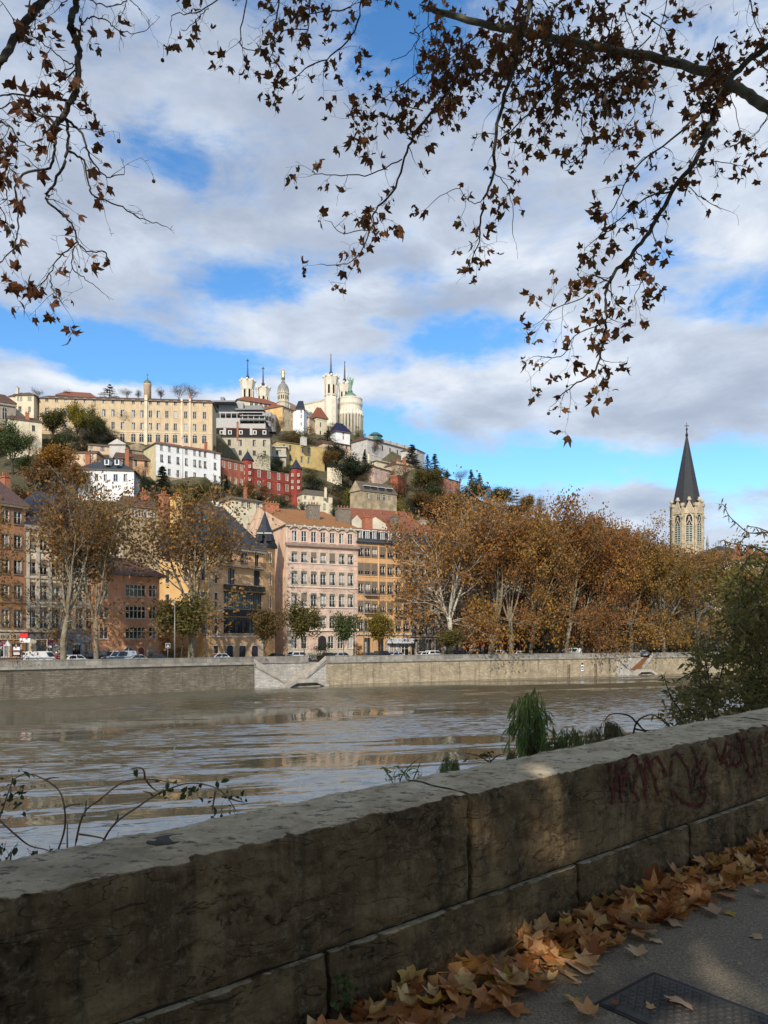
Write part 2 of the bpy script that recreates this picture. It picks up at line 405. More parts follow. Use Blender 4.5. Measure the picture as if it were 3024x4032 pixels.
RW = random.Random(5)
class House:
    """a building: root at its front-left corner, walls with real window recesses, windows, trim and roof as its parts"""
    def __init__(s, name, label, q0, q1, dep, z0, cat='building', group=None, bury=7):
        s.q = [XY(*q0), XY(*q1)]
        u = (s.q[1]-s.q[0]).normalized(); n = Vector((-u.y, u.x))
        if isinstance(dep, tuple): q3 = XY(*dep); s.q += [s.q[1]+q3-s.q[0], q3]
        else: s.q += [s.q[1]+n*dep, s.q[0]+n*dep]
        s.z0 = z0; s.bury = bury; s.o = s.q[0]
        s.root = thing(name, label, cat, (s.o.x, s.o.y, z0), 0, group)
        s.op = {'f': [], 'l': [], 'r': []}
    def edge(s, f):
        a, b = {'f': (0, 1), 'r': (1, 2), 'l': (3, 0)}[f]
        A, B = s.q[a], s.q[b]; u = (B-A); L = u.length; u = u/L
        return A, u, L, Vector((u.y, -u.x))
    def fx(s, f, sx):
        A, u, L, n = s.edge(f); a = (sx-CX)/F
        return (a*A.y-A.x)/(u.x-a*u.y)
    def dep(s, f, sx):
        A, u, L, n = s.edge(f); return A.y+u.y*s.fx(f, sx)
    def z(s, sy, sx=None, f='f'):       # height above the base of a row read at column sx on face f
        Y = s.q[0].y if sx is None else s.dep(f, sx)
        return ZS(sy, Y)-s.z0
    def local(s, p2, z): return (p2.x-s.o.x, p2.y-s.o.y, z)
    def wins(s, f, cols, rows, w, ref, style='case', frame=None, surround=None, blind=0, rail=0, skip=(), name='window', curt=.4):
        """cols: columns of the photograph (centres) or (first, last, count); rows: (top row, bottom row) at column ref"""
        A, u, L, n = s.edge(f); ang = atan2(u.y, u.x)
        if isinstance(cols, tuple): x0, x1, k = cols; a, b = s.fx(f, x0), s.fx(f, x1); xs = [a+(b-a)*i/max(1, k-1) for i in range(k)]
        else: xs = [s.fx(f, c) for c in cols]
        for ri, (yt, yb) in enumerate(rows):
            zt, zb = s.z(yt, ref, f), s.z(yb, ref, f)
            for ci, x in enumerate(xs):
                if (ri, ci) in skip: continue
                a, b = x-w/2, x+w/2
                if a < .15 or b > L-.15: continue
                if style != 'arch': s.op[f].append((a, b, zb, zt))
                r = RW.random(); var = 1 if r < curt*.5 else 3 if r < curt*.8 else 2 if r < curt else 0
                p = A+u*a
                o = link(name, win_data(w, zt-zb, style, var, frame, surround), s.root, s.local(p, zb), ang)
                if blind: bh = RW.choice((.42, .42, .42, .42, .6, 1.0, 1.5)); link('blind', blind_data(w, bh), o, (0, 0, zt-zb-bh))
                if rail: link('railing', rail_data(w), o, (0, 0, 0))
    def walls(s, ztop, m, mats=None, name='wall'):
        b = MB(); mats = mats or {}
        zb = -s.bury
        for f in 'flr':
            A, u, L, n = s.edge(f); mm = mats.get(f, m); op = s.op[f]
            Pt = lambda x, d, z: s.local(A+u*x-n*d, z)
            xs = sorted({0, L, *[round(v, 3) for o in op for v in o[:2]]}); zs = sorted({zb, ztop, *[round(v, 3) for o in op for v in o[2:]]})
            for z0, z1 in zip(zs, zs[1:]):
                run = None
                for x0, x1 in list(zip(xs, xs[1:])) + [(None, None)]:
                    hole = x0 is None or any(o[0] < (x0+x1)/2 < o[1] and o[2] < (z0+z1)/2 < o[3] for o in op)
                    if not hole: run = (run[0], x1) if run else (x0, x1)
                    elif run: b.face([Pt(run[0], 0, z0), Pt(run[1], 0, z0), Pt(run[1], 0, z1), Pt(run[0], 0, z1)], mm); run = None
            for x0, x1, z0, z1 in op:
                d = .24
                b.face([Pt(x0, 0, z0), Pt(x0, d, z0), Pt(x0, d, z1), Pt(x0, 0, z1)], mm); b.face([Pt(x1, d, z0), Pt(x1, 0, z0), Pt(x1, 0, z1), Pt(x1, d, z1)], mm)
                b.face([Pt(x0, 0, z0), Pt(x1, 0, z0), Pt(x1, d, z0), Pt(x0, d, z0)], mm); b.face([Pt(x0, d, z1), Pt(x1, d, z1), Pt(x1, 0, z1), Pt(x0, 0, z1)], mm)
        b.face([s.local(s.q[2], zb), s.local(s.q[3], zb), s.local(s.q[3], ztop), s.local(s.q[2], ztop)], m)
        s.ztop = ztop
        if getattr(s, 'gable', None):
            for tri in s.gable: b.face(tri, mats.get('l', m))
        return b.build(name, s.root)
    def band(s, f, z, h, proud, m, name='cornice', x0=None, x1=None, teeth=0):
        A, u, L, n = s.edge(f); o = A-s.o; b = MB()
        x0 = -proud*.6 if x0 is None else x0; x1 = L+proud*.6 if x1 is None else x1
        b.fbox(o, u, n, x0, x1, -.08, proud, z, z+h, m)
        if teeth:
            k = int((x1-x0)/teeth)
            for i in range(k): b.fbox(o, u, n, x0+i*teeth+.05, x0+i*teeth+.05+teeth*.45, -.05, proud*.7, z-.28, z-.01, m)
        return b.build(name, s.root)
    def expand(s, ov):
        c = sum((q for q in s.q), Vector((0, 0)))/4; out = []
        for i in range(4):
            p = s.q[i]; a = (p-s.q[i-1]).normalized(); d = (p-s.q[(i+1) % 4]).normalized(); out.append(p+(a+d)*ov)
        return out
    def roof(s, m, h, kind='hip', k=.25, axis='x', ov=.45, z=None, fascia=.22, h1=2.5, inset=1.2, m2=None, under=None, name='roof'):
        z = s.ztop if z is None else z
        b = MB(); q = s.expand(ov); L = s.local; under = under or SHUT
        if kind == 'flat': b.hexa([L(p, z) for p in q]+[L(p, z+h) for p in q], m); return b.build(name, s.root)
        b.face([L(p, z-.02) for p in q][::-1], under)
        for i in range(4): b.face([L(q[i], z-.02), L(q[(i+1) % 4], z-.02), L(q[(i+1) % 4], z+fascia), L(q[i], z+fascia)], under if fascia < .4 else m)
        z += fascia
        if kind == 'mansard':
            c = s.expand(-inset)
            for i in range(4): b.face([L(q[i], z), L(q[(i+1) % 4], z), L(c[(i+1) % 4], z+h1), L(c[i], z+h1)], m)
            q = c; z += h1; m = m2 or m
        if kind == 'shed':
            b.face([L(q[0], z), L(q[1], z), L(q[2], z+h), L(q[3], z+h)], m); b.face([L(q[3], z), L(q[2], z), L(q[2], z+h), L(q[3], z+h)], under)
            b.face([L(q[1], z), L(q[2], z), L(q[2], z+h)], under); b.face([L(q[3], z), L(q[0], z), L(q[3], z+h)], under)
            return b.build(name, s.root)
        if kind == 'pyramid': k = .5
        if axis == 'y': q = [q[3], q[0], q[1], q[2]]
        m0, m1 = (q[0]+q[3])/2, (q[1]+q[2])/2; r0, r1 = m0+(m1-m0)*k, m1-(m1-m0)*k
        Z = z+h; side = m if k > 0 else under
        b.face([L(q[0], z), L(q[1], z), L(r1, Z), L(r0, Z)], m); b.face([L(q[2], z), L(q[3], z), L(r0, Z), L(r1, Z)], m)
        b.face([L(q[3], z), L(q[0], z), L(r0, Z)], side if not getattr(s, 'gmat', None) else s.gmat); b.face([L(q[1], z), L(q[2], z), L(r1, Z)], side if not getattr(s, 'gmat', None) else s.gmat)
        if k > 0 or True:
            rid = MB()
        return b.build(name, s.root)
    def chimney(s, sx, syt, syb, Y, wpx, m=BRICK, dm=1.6, pots=3, parent=None, name='chimney'):
        w = wpx/F*Y; zt, zb = ZS(syt, Y)-s.z0, ZS(syb, Y)-s.z0; c = XY(sx, Y); A, u, L, n = s.edge('f'); b = MB()
        o = c-s.o
        b.fbox(o, u, n, -w/2, w/2, -dm, 0, zb-1.5, zt, m); b.fbox(o, u, n, -w/2-.12, w/2+.12, -dm-.12, .12, zt, zt+.22, m)
        for i in range(pots):
            x = -w/2+w*(i+.5)/pots; p = o+u*x-n*dm/2
            b.lathe([(.17, zt+.22), (.13, zt+.8), (.16, zt+.85)], POT, 7, (p.x, p.y))
        return b.build(name, parent or s.root)

# ------------------------------------------------------------------ water, banks, hill, quay roadway
m, t = newmat('river_water')
p = t.n('ShaderNodeTexCoord').outputs['Object']
# the current runs along the quay: stretch every pattern that way
rot = t.n('ShaderNodeMapping', i_Vector=p); rot.inputs['Rotation'].default_value = (0, 0, -.30)
pw = rot.outputs[0]
rag = t.noise(t.scl(pw, .012, .075, 1), 1.0, 5, .62, 1.2)          # rough and slick patches
rag2 = t.noise(t.scl(pw, .07, .40, 1), 1.0, 4, .65, .8)
rough = t.sstep(t.m('ADD', t.m('MULTIPLY', rag, .66), t.m('MULTIPLY', rag2, .34)), .455, .50)
def slope(sx_, sy_, det):            # ripple slopes as a normal tilt
    nd = t.n('ShaderNodeTexNoise', i_Vector=t.scl(pw, sx_, sy_, 1)); nd.inputs['Scale'].default_value = 1; nd.inputs['Detail'].default_value = det; nd.inputs['Roughness'].default_value = .6; nd.inputs['Distortion'].default_value = .6
    v = t.n('ShaderNodeVectorMath', operation='SUBTRACT', i_0=nd.outputs['Color']); v.inputs[1].default_value = (.5, .5, .5); return v.outputs[0]
def vs_(v, k): nd = t.n('ShaderNodeVectorMath', operation='SCALE', i_0=v); t.set(nd.inputs['Scale'], k); return nd.outputs[0]
def va(a_, c_): return t.n('ShaderNodeVectorMath', operation='ADD', i_0=a_, i_1=c_).outputs[0]
tilt = va(vs_(slope(.5, 2.0, 4), t.m('ADD', .05, t.m('MULTIPLY', rough, 1.1))), vs_(slope(.05, .16, 3), t.m('ADD', .05, t.m('MULTIPLY', rough, .25))))
sep = t.n('ShaderNodeSeparateXYZ', i_0=tilt)
nrm = t.n('ShaderNodeVectorMath', operation='NORMALIZE', i_0=t.n('ShaderNodeCombineXYZ', i_0=sep.outputs[0], i_1=t.m('SUBTRACT', t.m('MULTIPLY', t.m('ABSOLUTE', sep.outputs[1]), -1.0), t.m('MULTIPLY', rough, .07)), i_2=1.0).outputs[0]).outputs[0]
col = t.mix(t.noise(t.scl(pw, .05, .12, 1), 1, 3), (.062, .060, .040), (.086, .082, .056))
b_ = t.n('ShaderNodeBsdfPrincipled', i_Base_Color=col, i_Roughness=.04, i_IOR=3.9, i_Normal=nrm)
finish(t, b_.outputs[0]); WATER = m
b = MB(); b.face([(-900, -60, 0), (1200, -60, 0), (1200, 1500, 0), (-900, 1500, 0)], WATER)
tag(b.build('river_water'), kind='structure')

m, t = newmat('hillside_ground')
p = t.n('ShaderNodeTexCoord').outputs['Object']
c = t.ramp(t.noise(p, .05, 6, .65), [(.3, (.045, .05, .022)), (.5, (.085, .075, .035)), (.7, (.12, .085, .045))])
c = t.mix(t.sstep(t.noise(p, .6, 4), .4, .65), c, (.05, .045, .025))
bb = t.n('ShaderNodeBsdfPrincipled', i_Base_Color=c, i_Roughness=1.0); finish(t, bb.outputs[0]); HILLM = m
vs = []; fs = []; nx, ny = 96, 60
for i in range(nx+1):
    sx = -1400+5900*i/nx; d0, d1 = DF(sx)-24, lerp_tab(CRD, sx)
    for j in range(ny+1):
        Y = d0+(d1-d0)*j/(ny-8) if j <= ny-8 else d1+(j-(ny-8))*60
        q = XY(sx, Y); z = hz(sx, Y)
        if Y > DF(sx): z += (mnoise.noise(Vector((q.x*.03, q.y*.03, 0)))*2.0-1.2)
        vs.append((q.x, q.y, z))
for i in range(nx):
    for j in range(ny): a = i*(ny+1)+j; fs.append((a, a+ny+1, a+ny+2, a+1))
b = MB(); b.mesh(vs, fs, HILLM, True); tag(b.build('hill'), kind='structure')

ASPH = mat('worn_asphalt', (.085, .082, .078), .95, .15, 3, .2, 60)
SXS = sorted(set(list(range(-1500, 4600, 50))+[998, 1289, 2426, 2578]))
b = MB()
for a, c in zip(SXS, SXS[1:]):
    k = 3.0 if 998 <= a < 1289 or 2426 <= a < 2578 else .9
    pa, pc = ray_quay(a)-qn(a)*k, ray_quay(c)-qn(c)*k
    fa, fc = XY(a, lerp_tab(FAC, a)+26), XY(c, lerp_tab(FAC, c)+26)
    b.face([(pa.x, pa.y, QZ), (pc.x, pc.y, QZ), (fc.x, fc.y, QZ), (fa.x, fa.y, QZ)], ASPH)
tag(b.build('quay_road'), kind='structure')

# ------------------------------------------------------------------ the far quay wall, with its two recessed river stairs
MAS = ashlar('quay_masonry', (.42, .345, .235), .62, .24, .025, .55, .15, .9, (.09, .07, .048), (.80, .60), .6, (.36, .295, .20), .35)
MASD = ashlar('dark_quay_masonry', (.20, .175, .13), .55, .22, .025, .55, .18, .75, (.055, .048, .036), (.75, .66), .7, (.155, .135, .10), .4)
MASP = ashlar('pale_recess_masonry', (.50, .47, .42), .55, .24, .03, .55, .2, .4, (.2, .18, .15), (.80, .60), .5)
PARA = ashlar('parapet_blocks', (.27, .25, .215), 2.2, 1.2, .02, .5, .22, .8, (.08, .075, .065), (.80, .60), .4)
CORN = mat('cornice_stone', (.25, .23, .20), .9, .25, .8, .3, streak=.6)
TOPZ, CORZ = 4.82, 3.98
STAIRS = [(1002, 1285), (2430, 2574)]
def strip(b, sxs, d0, d1, z0, z1, m, close=True):
    """a run of the wall following the quay line; d is measured towards the river"""
    ring = []
    for sx in sxs:
        p, n = ray_quay(sx), qn(sx)
        ring.append([(p.x+n.x*d, p.y+n.y*d, z) for d, z in ((d1, z0), (d1, z1), (d0, z1), (d0, z0))])
    for A, B in zip(ring, ring[1:]):
        for i in range(4): j = (i+1) % 4; b.face([A[i], B[i], B[j], A[j]], m)
    b.face(ring[0][::-1], m); b.face(ring[-1], m)
qw = thing('quay_wall', 'long stone embankment wall with a parapet along the far side of the river', 'wall', (ray_quay(1512).x, ray_quay(1512).y, 0))
off = Vector(qw.location)
def qbuild(b, name): b.v = [(x-off.x, y-off.y, z-off.z) for x, y, z in b.v]; return b.build(name, qw)
runs = [(-1500, 1002), (1285, 2430), (2574, 4500)]
mas, par, cor = MB(), MB(), MB()
def rng(a, c, st=30): k = max(2, int((c-a)/st)); return [a+(c-a)*i/k for i in range(k+1)]
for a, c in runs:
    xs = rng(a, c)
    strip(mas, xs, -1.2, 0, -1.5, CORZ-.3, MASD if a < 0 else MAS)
    strip(cor, xs, -1.0, .26, CORZ-.3, CORZ-.05, CORN); strip(cor, xs, -1.0, .13, CORZ-.05, CORZ+.05, CORN)
    strip(par, xs, -.55, .02, CORZ+.05, TOPZ-.12, PARA); strip(par, xs, -.60, .07, TOPZ-.12, TOPZ, PARA)
for a, c in STAIRS:
    xs = rng(a-4, c+4, 20); gap = a+(c-a)*.93
    strip(mas, xs, -3.2, -2.4, -1.5, CORZ-.25, MASP)
    xp = rng(a-4, gap-(c-a)*.07, 20)
    strip(cor, xp, -3.0, -2.2, CORZ-.25, CORZ, CORN); strip(par, xp, -2.9, -2.38, CORZ, TOPZ-.02, PARA)
qbuild(mas, 'masonry'); qbuild(cor, 'cornice'); qbuild(par, 'parapet')
def qpt(sx, d, z): p, n = ray_quay(sx), qn(sx); return (p.x+n.x*d, p.y+n.y*d, z)
STEP = mat('stair_stone', (.36, .33, .28), .9, .2, 2, .3)
LEAFST = mat('leaf_covered_steps', (.20, .10, .05), .95, .4, 6, .6)
RAMP = mat('ramp_wall_stone', (.33, .305, .26), .9, .25, .8, .3, streak=.5)
def slab(b, s0, z0, s1, z1, hgt, d0, d1, m):       # sloping parapet in the plane of the wall; z0,z1 are its top at both ends
    b.hexa([qpt(s0, d1, z0-hgt), qpt(s1, d1, z1-hgt), qpt(s1, d0, z1-hgt), qpt(s0, d0, z0-hgt), qpt(s0, d1, z0), qpt(s1, d1, z1), qpt(s1, d0, z1), qpt(s0, d0, z0)], m)
for k, (a, c) in enumerate(STAIRS):
    w = c-a; X = lambda f: a+w*f
    rr = MB()
    slab(rr, X(-.01), 4.55, X(.335), 2.05, .95, -.35, .03, RAMP)       # left flight's parapet
    slab(rr, X(-.01), 3.55, X(.45), .55, .18, -.45, .13, CORN)
    slab(rr, X(1.0), 4.78, X(.72), 1.95, .62, -.35, .03, RAMP)         # right flight's parapet
    slab(rr, X(1.0), 3.95, X(.70), 1.25, .18, -.45, .13, CORN)
    qbuild(rr, 'stair_parapet')
    ld = MB()                                                          # landing towards the water
    slab(ld, X(.35), .12, X(.53), 1.25, .55, .03, 1.5, RAMP); slab(ld, X(.53), 1.25, X(.80), 1.25, .6, .03, 1.5, RAMP); slab(ld, X(.80), 1.25, X(.97), .25, .6, .03, 1.4, RAMP)
    slab(ld, X(.40), .05, X(.97), .25, 1.2, -.1, .9, CORN)
    qbuild(ld, 'landing')
    fl = MB(); n = 14
    for i in range(n):
        z1 = 3.7-(3.7-.9)*i/n
        f0, f1 = .02+.38*i/n, .02+.38*(i+1)/n
        fl.hexa([qpt(X(f0), -.36, -.5), qpt(X(f1), -.36, -.5), qpt(X(f1), -2.39, -.5), qpt(X(f0), -2.39, -.5), qpt(X(f0), -.36, z1), qpt(X(f1), -.36, z1), qpt(X(f1), -2.39, z1), qpt(X(f0), -2.39, z1)], STEP)
        f0, f1 = .985-.40*i/n, .985-.40*(i+1)/n; mm = LEAFST if k else STEP
        fl.hexa([qpt(X(f1), -.36, -.5), qpt(X(f0), -.36, -.5), qpt(X(f0), -2.39, -.5), qpt(X(f1), -2.39, -.5), qpt(X(f1), -.36, z1), qpt(X(f0), -.36, z1), qpt(X(f0), -2.39, z1), qpt(X(f1), -2.39, z1)], mm)
    fl.hexa([qpt(X(.4), -.3, -.5), qpt(X(.6), -.3, -.5), qpt(X(.6), -2.39, -.5), qpt(X(.4), -2.39, -.5), qpt(X(.4), -.3, .9), qpt(X(.6), -.3, .9), qpt(X(.6), -2.39, .9), qpt(X(.4), -2.39, .9)], STEP)
    qbuild(fl, 'steps')
    fm = MB()
    slab(fm, X(-.012), 3.5, X(.44), .5, 4.4, -.34, -.05, MASP); slab(fm, X(1.0), 3.9, X(.70), 1.2, 5, -.34, -.05, MASP if k == 0 else MAS)
    qbuild(fm, 'flight_wall')
# ------------------------------------------------------------------ riverfront buildings
PINK = plaster('pink_limewash', (.60, .42, .34)); GABLE = plaster('pale_pink_render', (.70, .48, .33), .3)
OCHRE = plaster('ochre_limewash', (.52, .315, .155)); YELLOW = plaster('warm_yellow_render', (.62, .40, .175), .2); YELO = plaster('dimmed_yellow_render', (.56, .35, .19), .2)
TERRA = plaster('terracotta_render', (.54, .27, .155), .4, .15); UMBER = plaster('umber_render', (.36, .18, .095), .35); CREAM = plaster('cream_render', (.58, .50, .38), .35)
GREIGE = plaster('greige_render', (.30, .255, .20), .45); REDW = plaster('oxblood_render', (.24, .030, .022), .3, .2); SHOPG = plaster('grey_shopfront', (.13, .13, .135), .2)
BLUEG = plaster('blue_grey_shopfront', (.20, .225, .25), .2); ROSE = plaster('rose_render', (.52, .37, .30), .3)
STW = mat('white_stone_trim', (.56, .49, .42), .85, .1, 1, streak=.25)
BROWNST = mat('brown_stone_trim', (.21, .155, .11), .85, .15, 1, streak=.25)
def scribble(h, f, sxa, sxb, sya, syb, m, rows=2, seed=1, name='lettering', proud=.02):
    """faded lettering that can no longer be read: short upright and level strokes"""
    A, u, L, n = h.edge(f); o = A-h.o; b = MB(); r = random.Random(seed)
    x0, x1 = h.fx(f, sxa), h.fx(f, sxb); zt, zb = h.z(sya, sxa, f), h.z(syb, sxa, f); rh = (zt-zb)/rows
    for i in range(rows):
        x = x0; z1 = zt-rh*i; z0 = z1-rh*.62
        while x < x1-.1:
            w = r.uniform(.10, .2)
            b.fbox(o, u, n, x, x+.05, .001, proud, z0, z1, m)
            if r.random() < .6: b.fbox(o, u, n, x+.05, x+w, .001, proud-.003, *((z1-.05, z1) if r.random() < .5 else (z0, z0+.05)), m)
            x += w+.05+(.25 if r.random() < .15 else 0)
    return b.build(name, h.root)
def text(parent, body, loc, rotz, size, m, depth=.02, width=None):
    c = bpy.data.curves.new('lettering', 'FONT'); c.body = body; c.size = size; c.extrude = depth; c.align_x = 'LEFT'; c.materials.append(m)
    o = link('lettering', c); bpy.context.view_layer.update(); me = bpy.data.meshes.new_from_object(o.evaluated_get(bpy.context.evaluated_depsgraph_get())); bpy.data.objects.remove(o); o = link('lettering', me, parent, loc); o.rotation_euler = (radians(90), 0, rotz)
    if width:
        w = max(v.co.x for v in me.vertices)-min(v.co.x for v in me.vertices)
        if w > 0: o.scale = (width/w, 1, 1)
    return o
DARKT = mat('dark_lettering', (.03, .02, .018), .8, .1)

# brown-orange building at the left edge
h = House('apartment_building', 'umber brown apartment building with a beige ground-floor shop, at the left edge of the riverfront', (-150, 105.5), (101, 112.8), 13, QZ)
h.wins('f', [-75, -27, 21, 70], [(2010, 2062), (2106, 2160), (2204, 2260), (2302, 2359), (2401, 2473)], 1.15, 50, surround=BROWNST, rail=1)
h.wins('f', [-60, 18, 66], [(2532, 2587)], 1.5, 50, 'plain', frame=WHITE, name='shop_window')
h.walls(h.z(1990, 60), UMBER); h.roof(tiles('plum_tiles', (.12, .07, .06), (.18, .105, .09)), 5.0, 'hip', .2)
h.band('f', h.z(2488, 60), .3, .28, STW); h.band('f', h.z(2376, 60), .18, .10, BROWNST, 'string_course'); h.band('f', h.z(2000, 60), .4, .4, BROWNST)
fb = h.band('f', h.z(2519, 60), h.z(2492, 60)-h.z(2519, 60), .12, CREAM, 'shop_fascia')
A, u, L, n = h.edge('f'); x = h.fx('f', 0); p = A+u*x+n*.13
text(h.root, 'ION DE TABLEAUX', h.local(p, h.z(2515, 45)), atan2(u.y, u.x), .85, DARKT, .01, h.fx('f', 90)-x)
# shop sign hanging out, and its poster
h.chimney(30, 1880, 1950, 118, 22, BRICK)

h = House('apartment_building', 'cream nineteenth-century building with pilasters and dark grey shopfronts behind the tall plane trees', (101, 113), (381, 120), 13, QZ)
h.wins('f', [126, 171, 219, 268, 310, 352], [(2120, 2172), (2212, 2266), (2300, 2365), (2397, 2473)], 1.15, 240, surround=BROWNST, rail=1, blind=1)
h.wins('f', [122, 164, 208], [(2520, 2580)], 1.5, 240, 'plain', frame=FRAMEB, name='shop_window'); h.wins('f', [300], [(2540, 2590)], 1.4, 240, 'plain', frame=IRON, name='shop_window'); h.wins('f', [343], [(2530, 2596)], 1.0, 240, 'plain', frame=FRAMEB, name='shop_door')
h.walls(h.z(2085, 240), CREAM)
h.roof(SLATED, 2.2, 'mansard', .25, h1=4.2, inset=1.6, m2=SLATED)
for y in (2180, 2283, 2380): h.band('f', h.z(y, 240), .28, .22, STONE, 'string_course')
h.band('f', h.z(2490, 240), .5, .35, STONED); h.band('f', h.z(2096, 240), .6, .5, STONED, teeth=.6)
h.band('f', .0, h.z(2492, 240), .07, SHOPG, 'shopfront', h.fx('f', 102), h.fx('f', 110)); h.band('f', h.z(2514, 240), h.z(2492, 240)-h.z(2514, 240), .09, SHOPG, 'shop_fascia', h.fx('f', 102), h.fx('f', 258))
h.band('f', h.z(2530, 240), h.z(2494, 240)-h.z(2530, 240), .10, BLUEG, 'shop_fascia', h.fx('f', 262), h.fx('f', 372)); h.band('f', 0, h.z(2531, 240), .06, BLUEG, 'shopfront', h.fx('f', 262), h.fx('f', 285)); h.band('f', 0, h.z(2531, 240), .06, BLUEG, 'shopfront', h.fx('f', 316), h.fx('f', 332))
for a in (108, 148, 195, 243, 289, 331, 372):
    x = h.fx('f', a); h.band('f', h.z(2484, 240), h.z(2102, 240)-h.z(2484, 240), .16, STONE, 'pilaster', x-.28, x+.28)

h = House('old_house', 'low terracotta house with stone mullioned windows and a brown hipped roof', (381, 117.5), (628, 124), 16, QZ, 'house')
h.wins('f', [534], [(2302, 2349), (2387, 2435), (2469, 2515)], 3.25, 534, 'mull', surround=STONE); h.wins('f', [600], [(2304, 2350), (2388, 2436), (2470, 2516)], 1.15, 600, 'mull', surround=STONE)
h.wins('f', [409], [(2300, 2349), (2390, 2433), (2469, 2515)], 1.3, 409, 'mull', surround=STONE)
h.wins('f', [506], [(2549, 2600)], 1.5, 506, 'arch', name='arched_doorway'); h.wins('f', [555], [(2549, 2600)], 1.0, 555, 'arch', frame=mat('red_brown_door', (.20, .05, .025), .6), name='arched_door'); h.wins('f', [594], [(2550, 2600)], 1.0, 594, 'arch', frame=mat('grey_blue_door', (.22, .25, .26), .6), name='arched_door')
h.walls(h.z(2272, 600), TERRA); h.roof(TILEB, 3.4, 'hip', .22, ov=.9)
fade = mat('faded_paint', (.22, .10, .06), .9, .2)
scribble(h, 'f', 392, 442, 2521, 2540, fade, 2, 3); scribble(h, 'f', 487, 527, 2523, 2540, fade, 2, 8)

h = House('apartment_building', 'yellow corner building with a glazed dark loggia, slate roof and a pointed corner turret', (826, 131), (1037, 140.5), (628, 140), QZ)
h.wins('l', [659, 731, 800], [(2165, 2205), (2237, 2290), (2336, 2391), (2444, 2494)], 1.15, 731, rail=0, frame=FRAMEB, surround=STW)
h.wins('f', [850], [(2334, 2389), (2437, 2496), (2246, 2296)], .62, 850, 'slit', frame=FRAMEB, surround=STW)
h.wins('f', [851], [(2545, 2590)], 1.0, 851, 'plain', frame=IRON, name='door')
h.wins('f', [957], [(2338, 2399), (2431, 2494)], h.fx('f', 1032)-h.fx('f', 884), 957, 'loggia', frame=mat('loggia_frame', (.05, .05, .05), .5), name='glazed_loggia')
h.wins('f', [911, 1012], [(2241, 2303)], 1.5, 957, 'slit', frame=IRON); h.wins('f', [905], [(2176, 2220)], 1.2, 957, frame=FRAMEB); h.wins('f', [960], [(2176, 2216)], 1.35, 957, frame=FRAMEB, surround=BROWNST); h.wins('f', [1012], [(2176, 2224)], 1.0, 957, 'slit', frame=FRAMEB)
h.wins('f', [904, 954, 1003], [(2538, 2600)], 1.5, 957, 'arch', frame=mat('dark_violet_door', (.028, .025, .038), .6), name='arched_door')
h.walls(h.z(2146, 830), YELO, {'l': YELLOW})  # sunlit side brighter, front duller: the light difference is put into the wall colours
x0, x1 = h.fx('f', 880), h.fx('f', 1037)
h.band('f', h.z(2426, 957), h.z(2401, 957)-h.z(2426, 957), .5, IRON, 'loggia_floor', x0, x1); h.band('f', h.z(2337, 957), .25, .6, IRON, 'loggia_floor', x0, x1)
h.band('f', h.z(2325, 957), h.z(2306, 957)-h.z(2325, 957), .55, mat('planted_balustrade', (.05, .045, .03), .9, .5, 4), 'terrace_balustrade', x0, x1)
h.band('f', h.z(2237, 957), .2, .9, STONED, 'balcony', x0-1.5, x1); h.band('f', h.z(2510, 957), .18, .12, STW, 'string_course'); h.band('f', h.z(2538, 957)-.2, .1, .08, STW, 'string_course')
h.band('f', .0, h.z(2513, 957), .05, mat('pale_ground_floor', (.46, .38, .29), .9, .12, 1, streak=.3), 'ground_floor_facing', h.fx('f', 1024), h.fx('f', 1036))
A, u, L, n = h.edge('f'); p = A+u*(x0-1.4)+n*.8; link('railing', rail_data(x1-x0+1.3, 1.0), h.root, h.local(p, h.z(2234, 957)), atan2(u.y, u.x))
h.band('f', h.z(2157, 830), .5, .5, STONED, teeth=.55); h.band('l', h.z(2157, 830), .5, .5, STONED, teeth=.55)
rf = h.roof(SLATE, 8.2, 'hip', .30, 'x', ov=.6)
h.chimney(655, 1950, 2040, 140, 26, BRICK, parent=rf); h.chimney(705, 1962, 2130, 138, 33, plaster('yellow_stack', (.60, .38, .14), .5), parent=rf)
# corner turret
tb = MB(); a, c = XY(1037, 140.6), XY(1083, 144.2); d = (c-a); n2 = Vector((-d.y, d.x)); zt = ZS(2154, 142)-QZ
pts = [a, c, c+n2*1.2, a+n2*1.2]; L = h.local
for i in range(4):
    p0, p1 = pts[i], pts[(i+1) % 4]; tb.face([L(p0, -3), L(p1, -3), L(p1, zt), L(p0, zt)], plaster('apricot_render', (.54, .32, .15), .2))
tw = tb.build('turret', h.root)
for yt, yb in ((2178, 2214), (2254, 2303), (2345, 2397)):
    q = a+d*.5; zz0 = ZS(yb, 142.5)-QZ; w = .62; dd = d.normalized(); q = q-dd*w/2-n2.normalized()*.22
    link('window', win_data(w, ZS(yt, 142.5)-ZS(yb, 142.5), 'slit', 0, FRAMEB, STW), tw, L(q, zz0), atan2(d.y, d.x))
tr = MB(); ctr = XY(1043, 143.2)-h.o; R = 2.1
r4 = atan2(d.y, d.x)+pi/4
tr.lathe([(R*1.12, zt-.1), (R*1.14, zt+.35), (R*.95, zt+1.0), (R*.72, zt+2.9), (R*.38, zt+4.6), (.10, zt+6.6), (.05, zt+7.3)], SLATE, 4, (ctr.x, ctr.y), r4, False)
tr.build('turret_roof', tw)
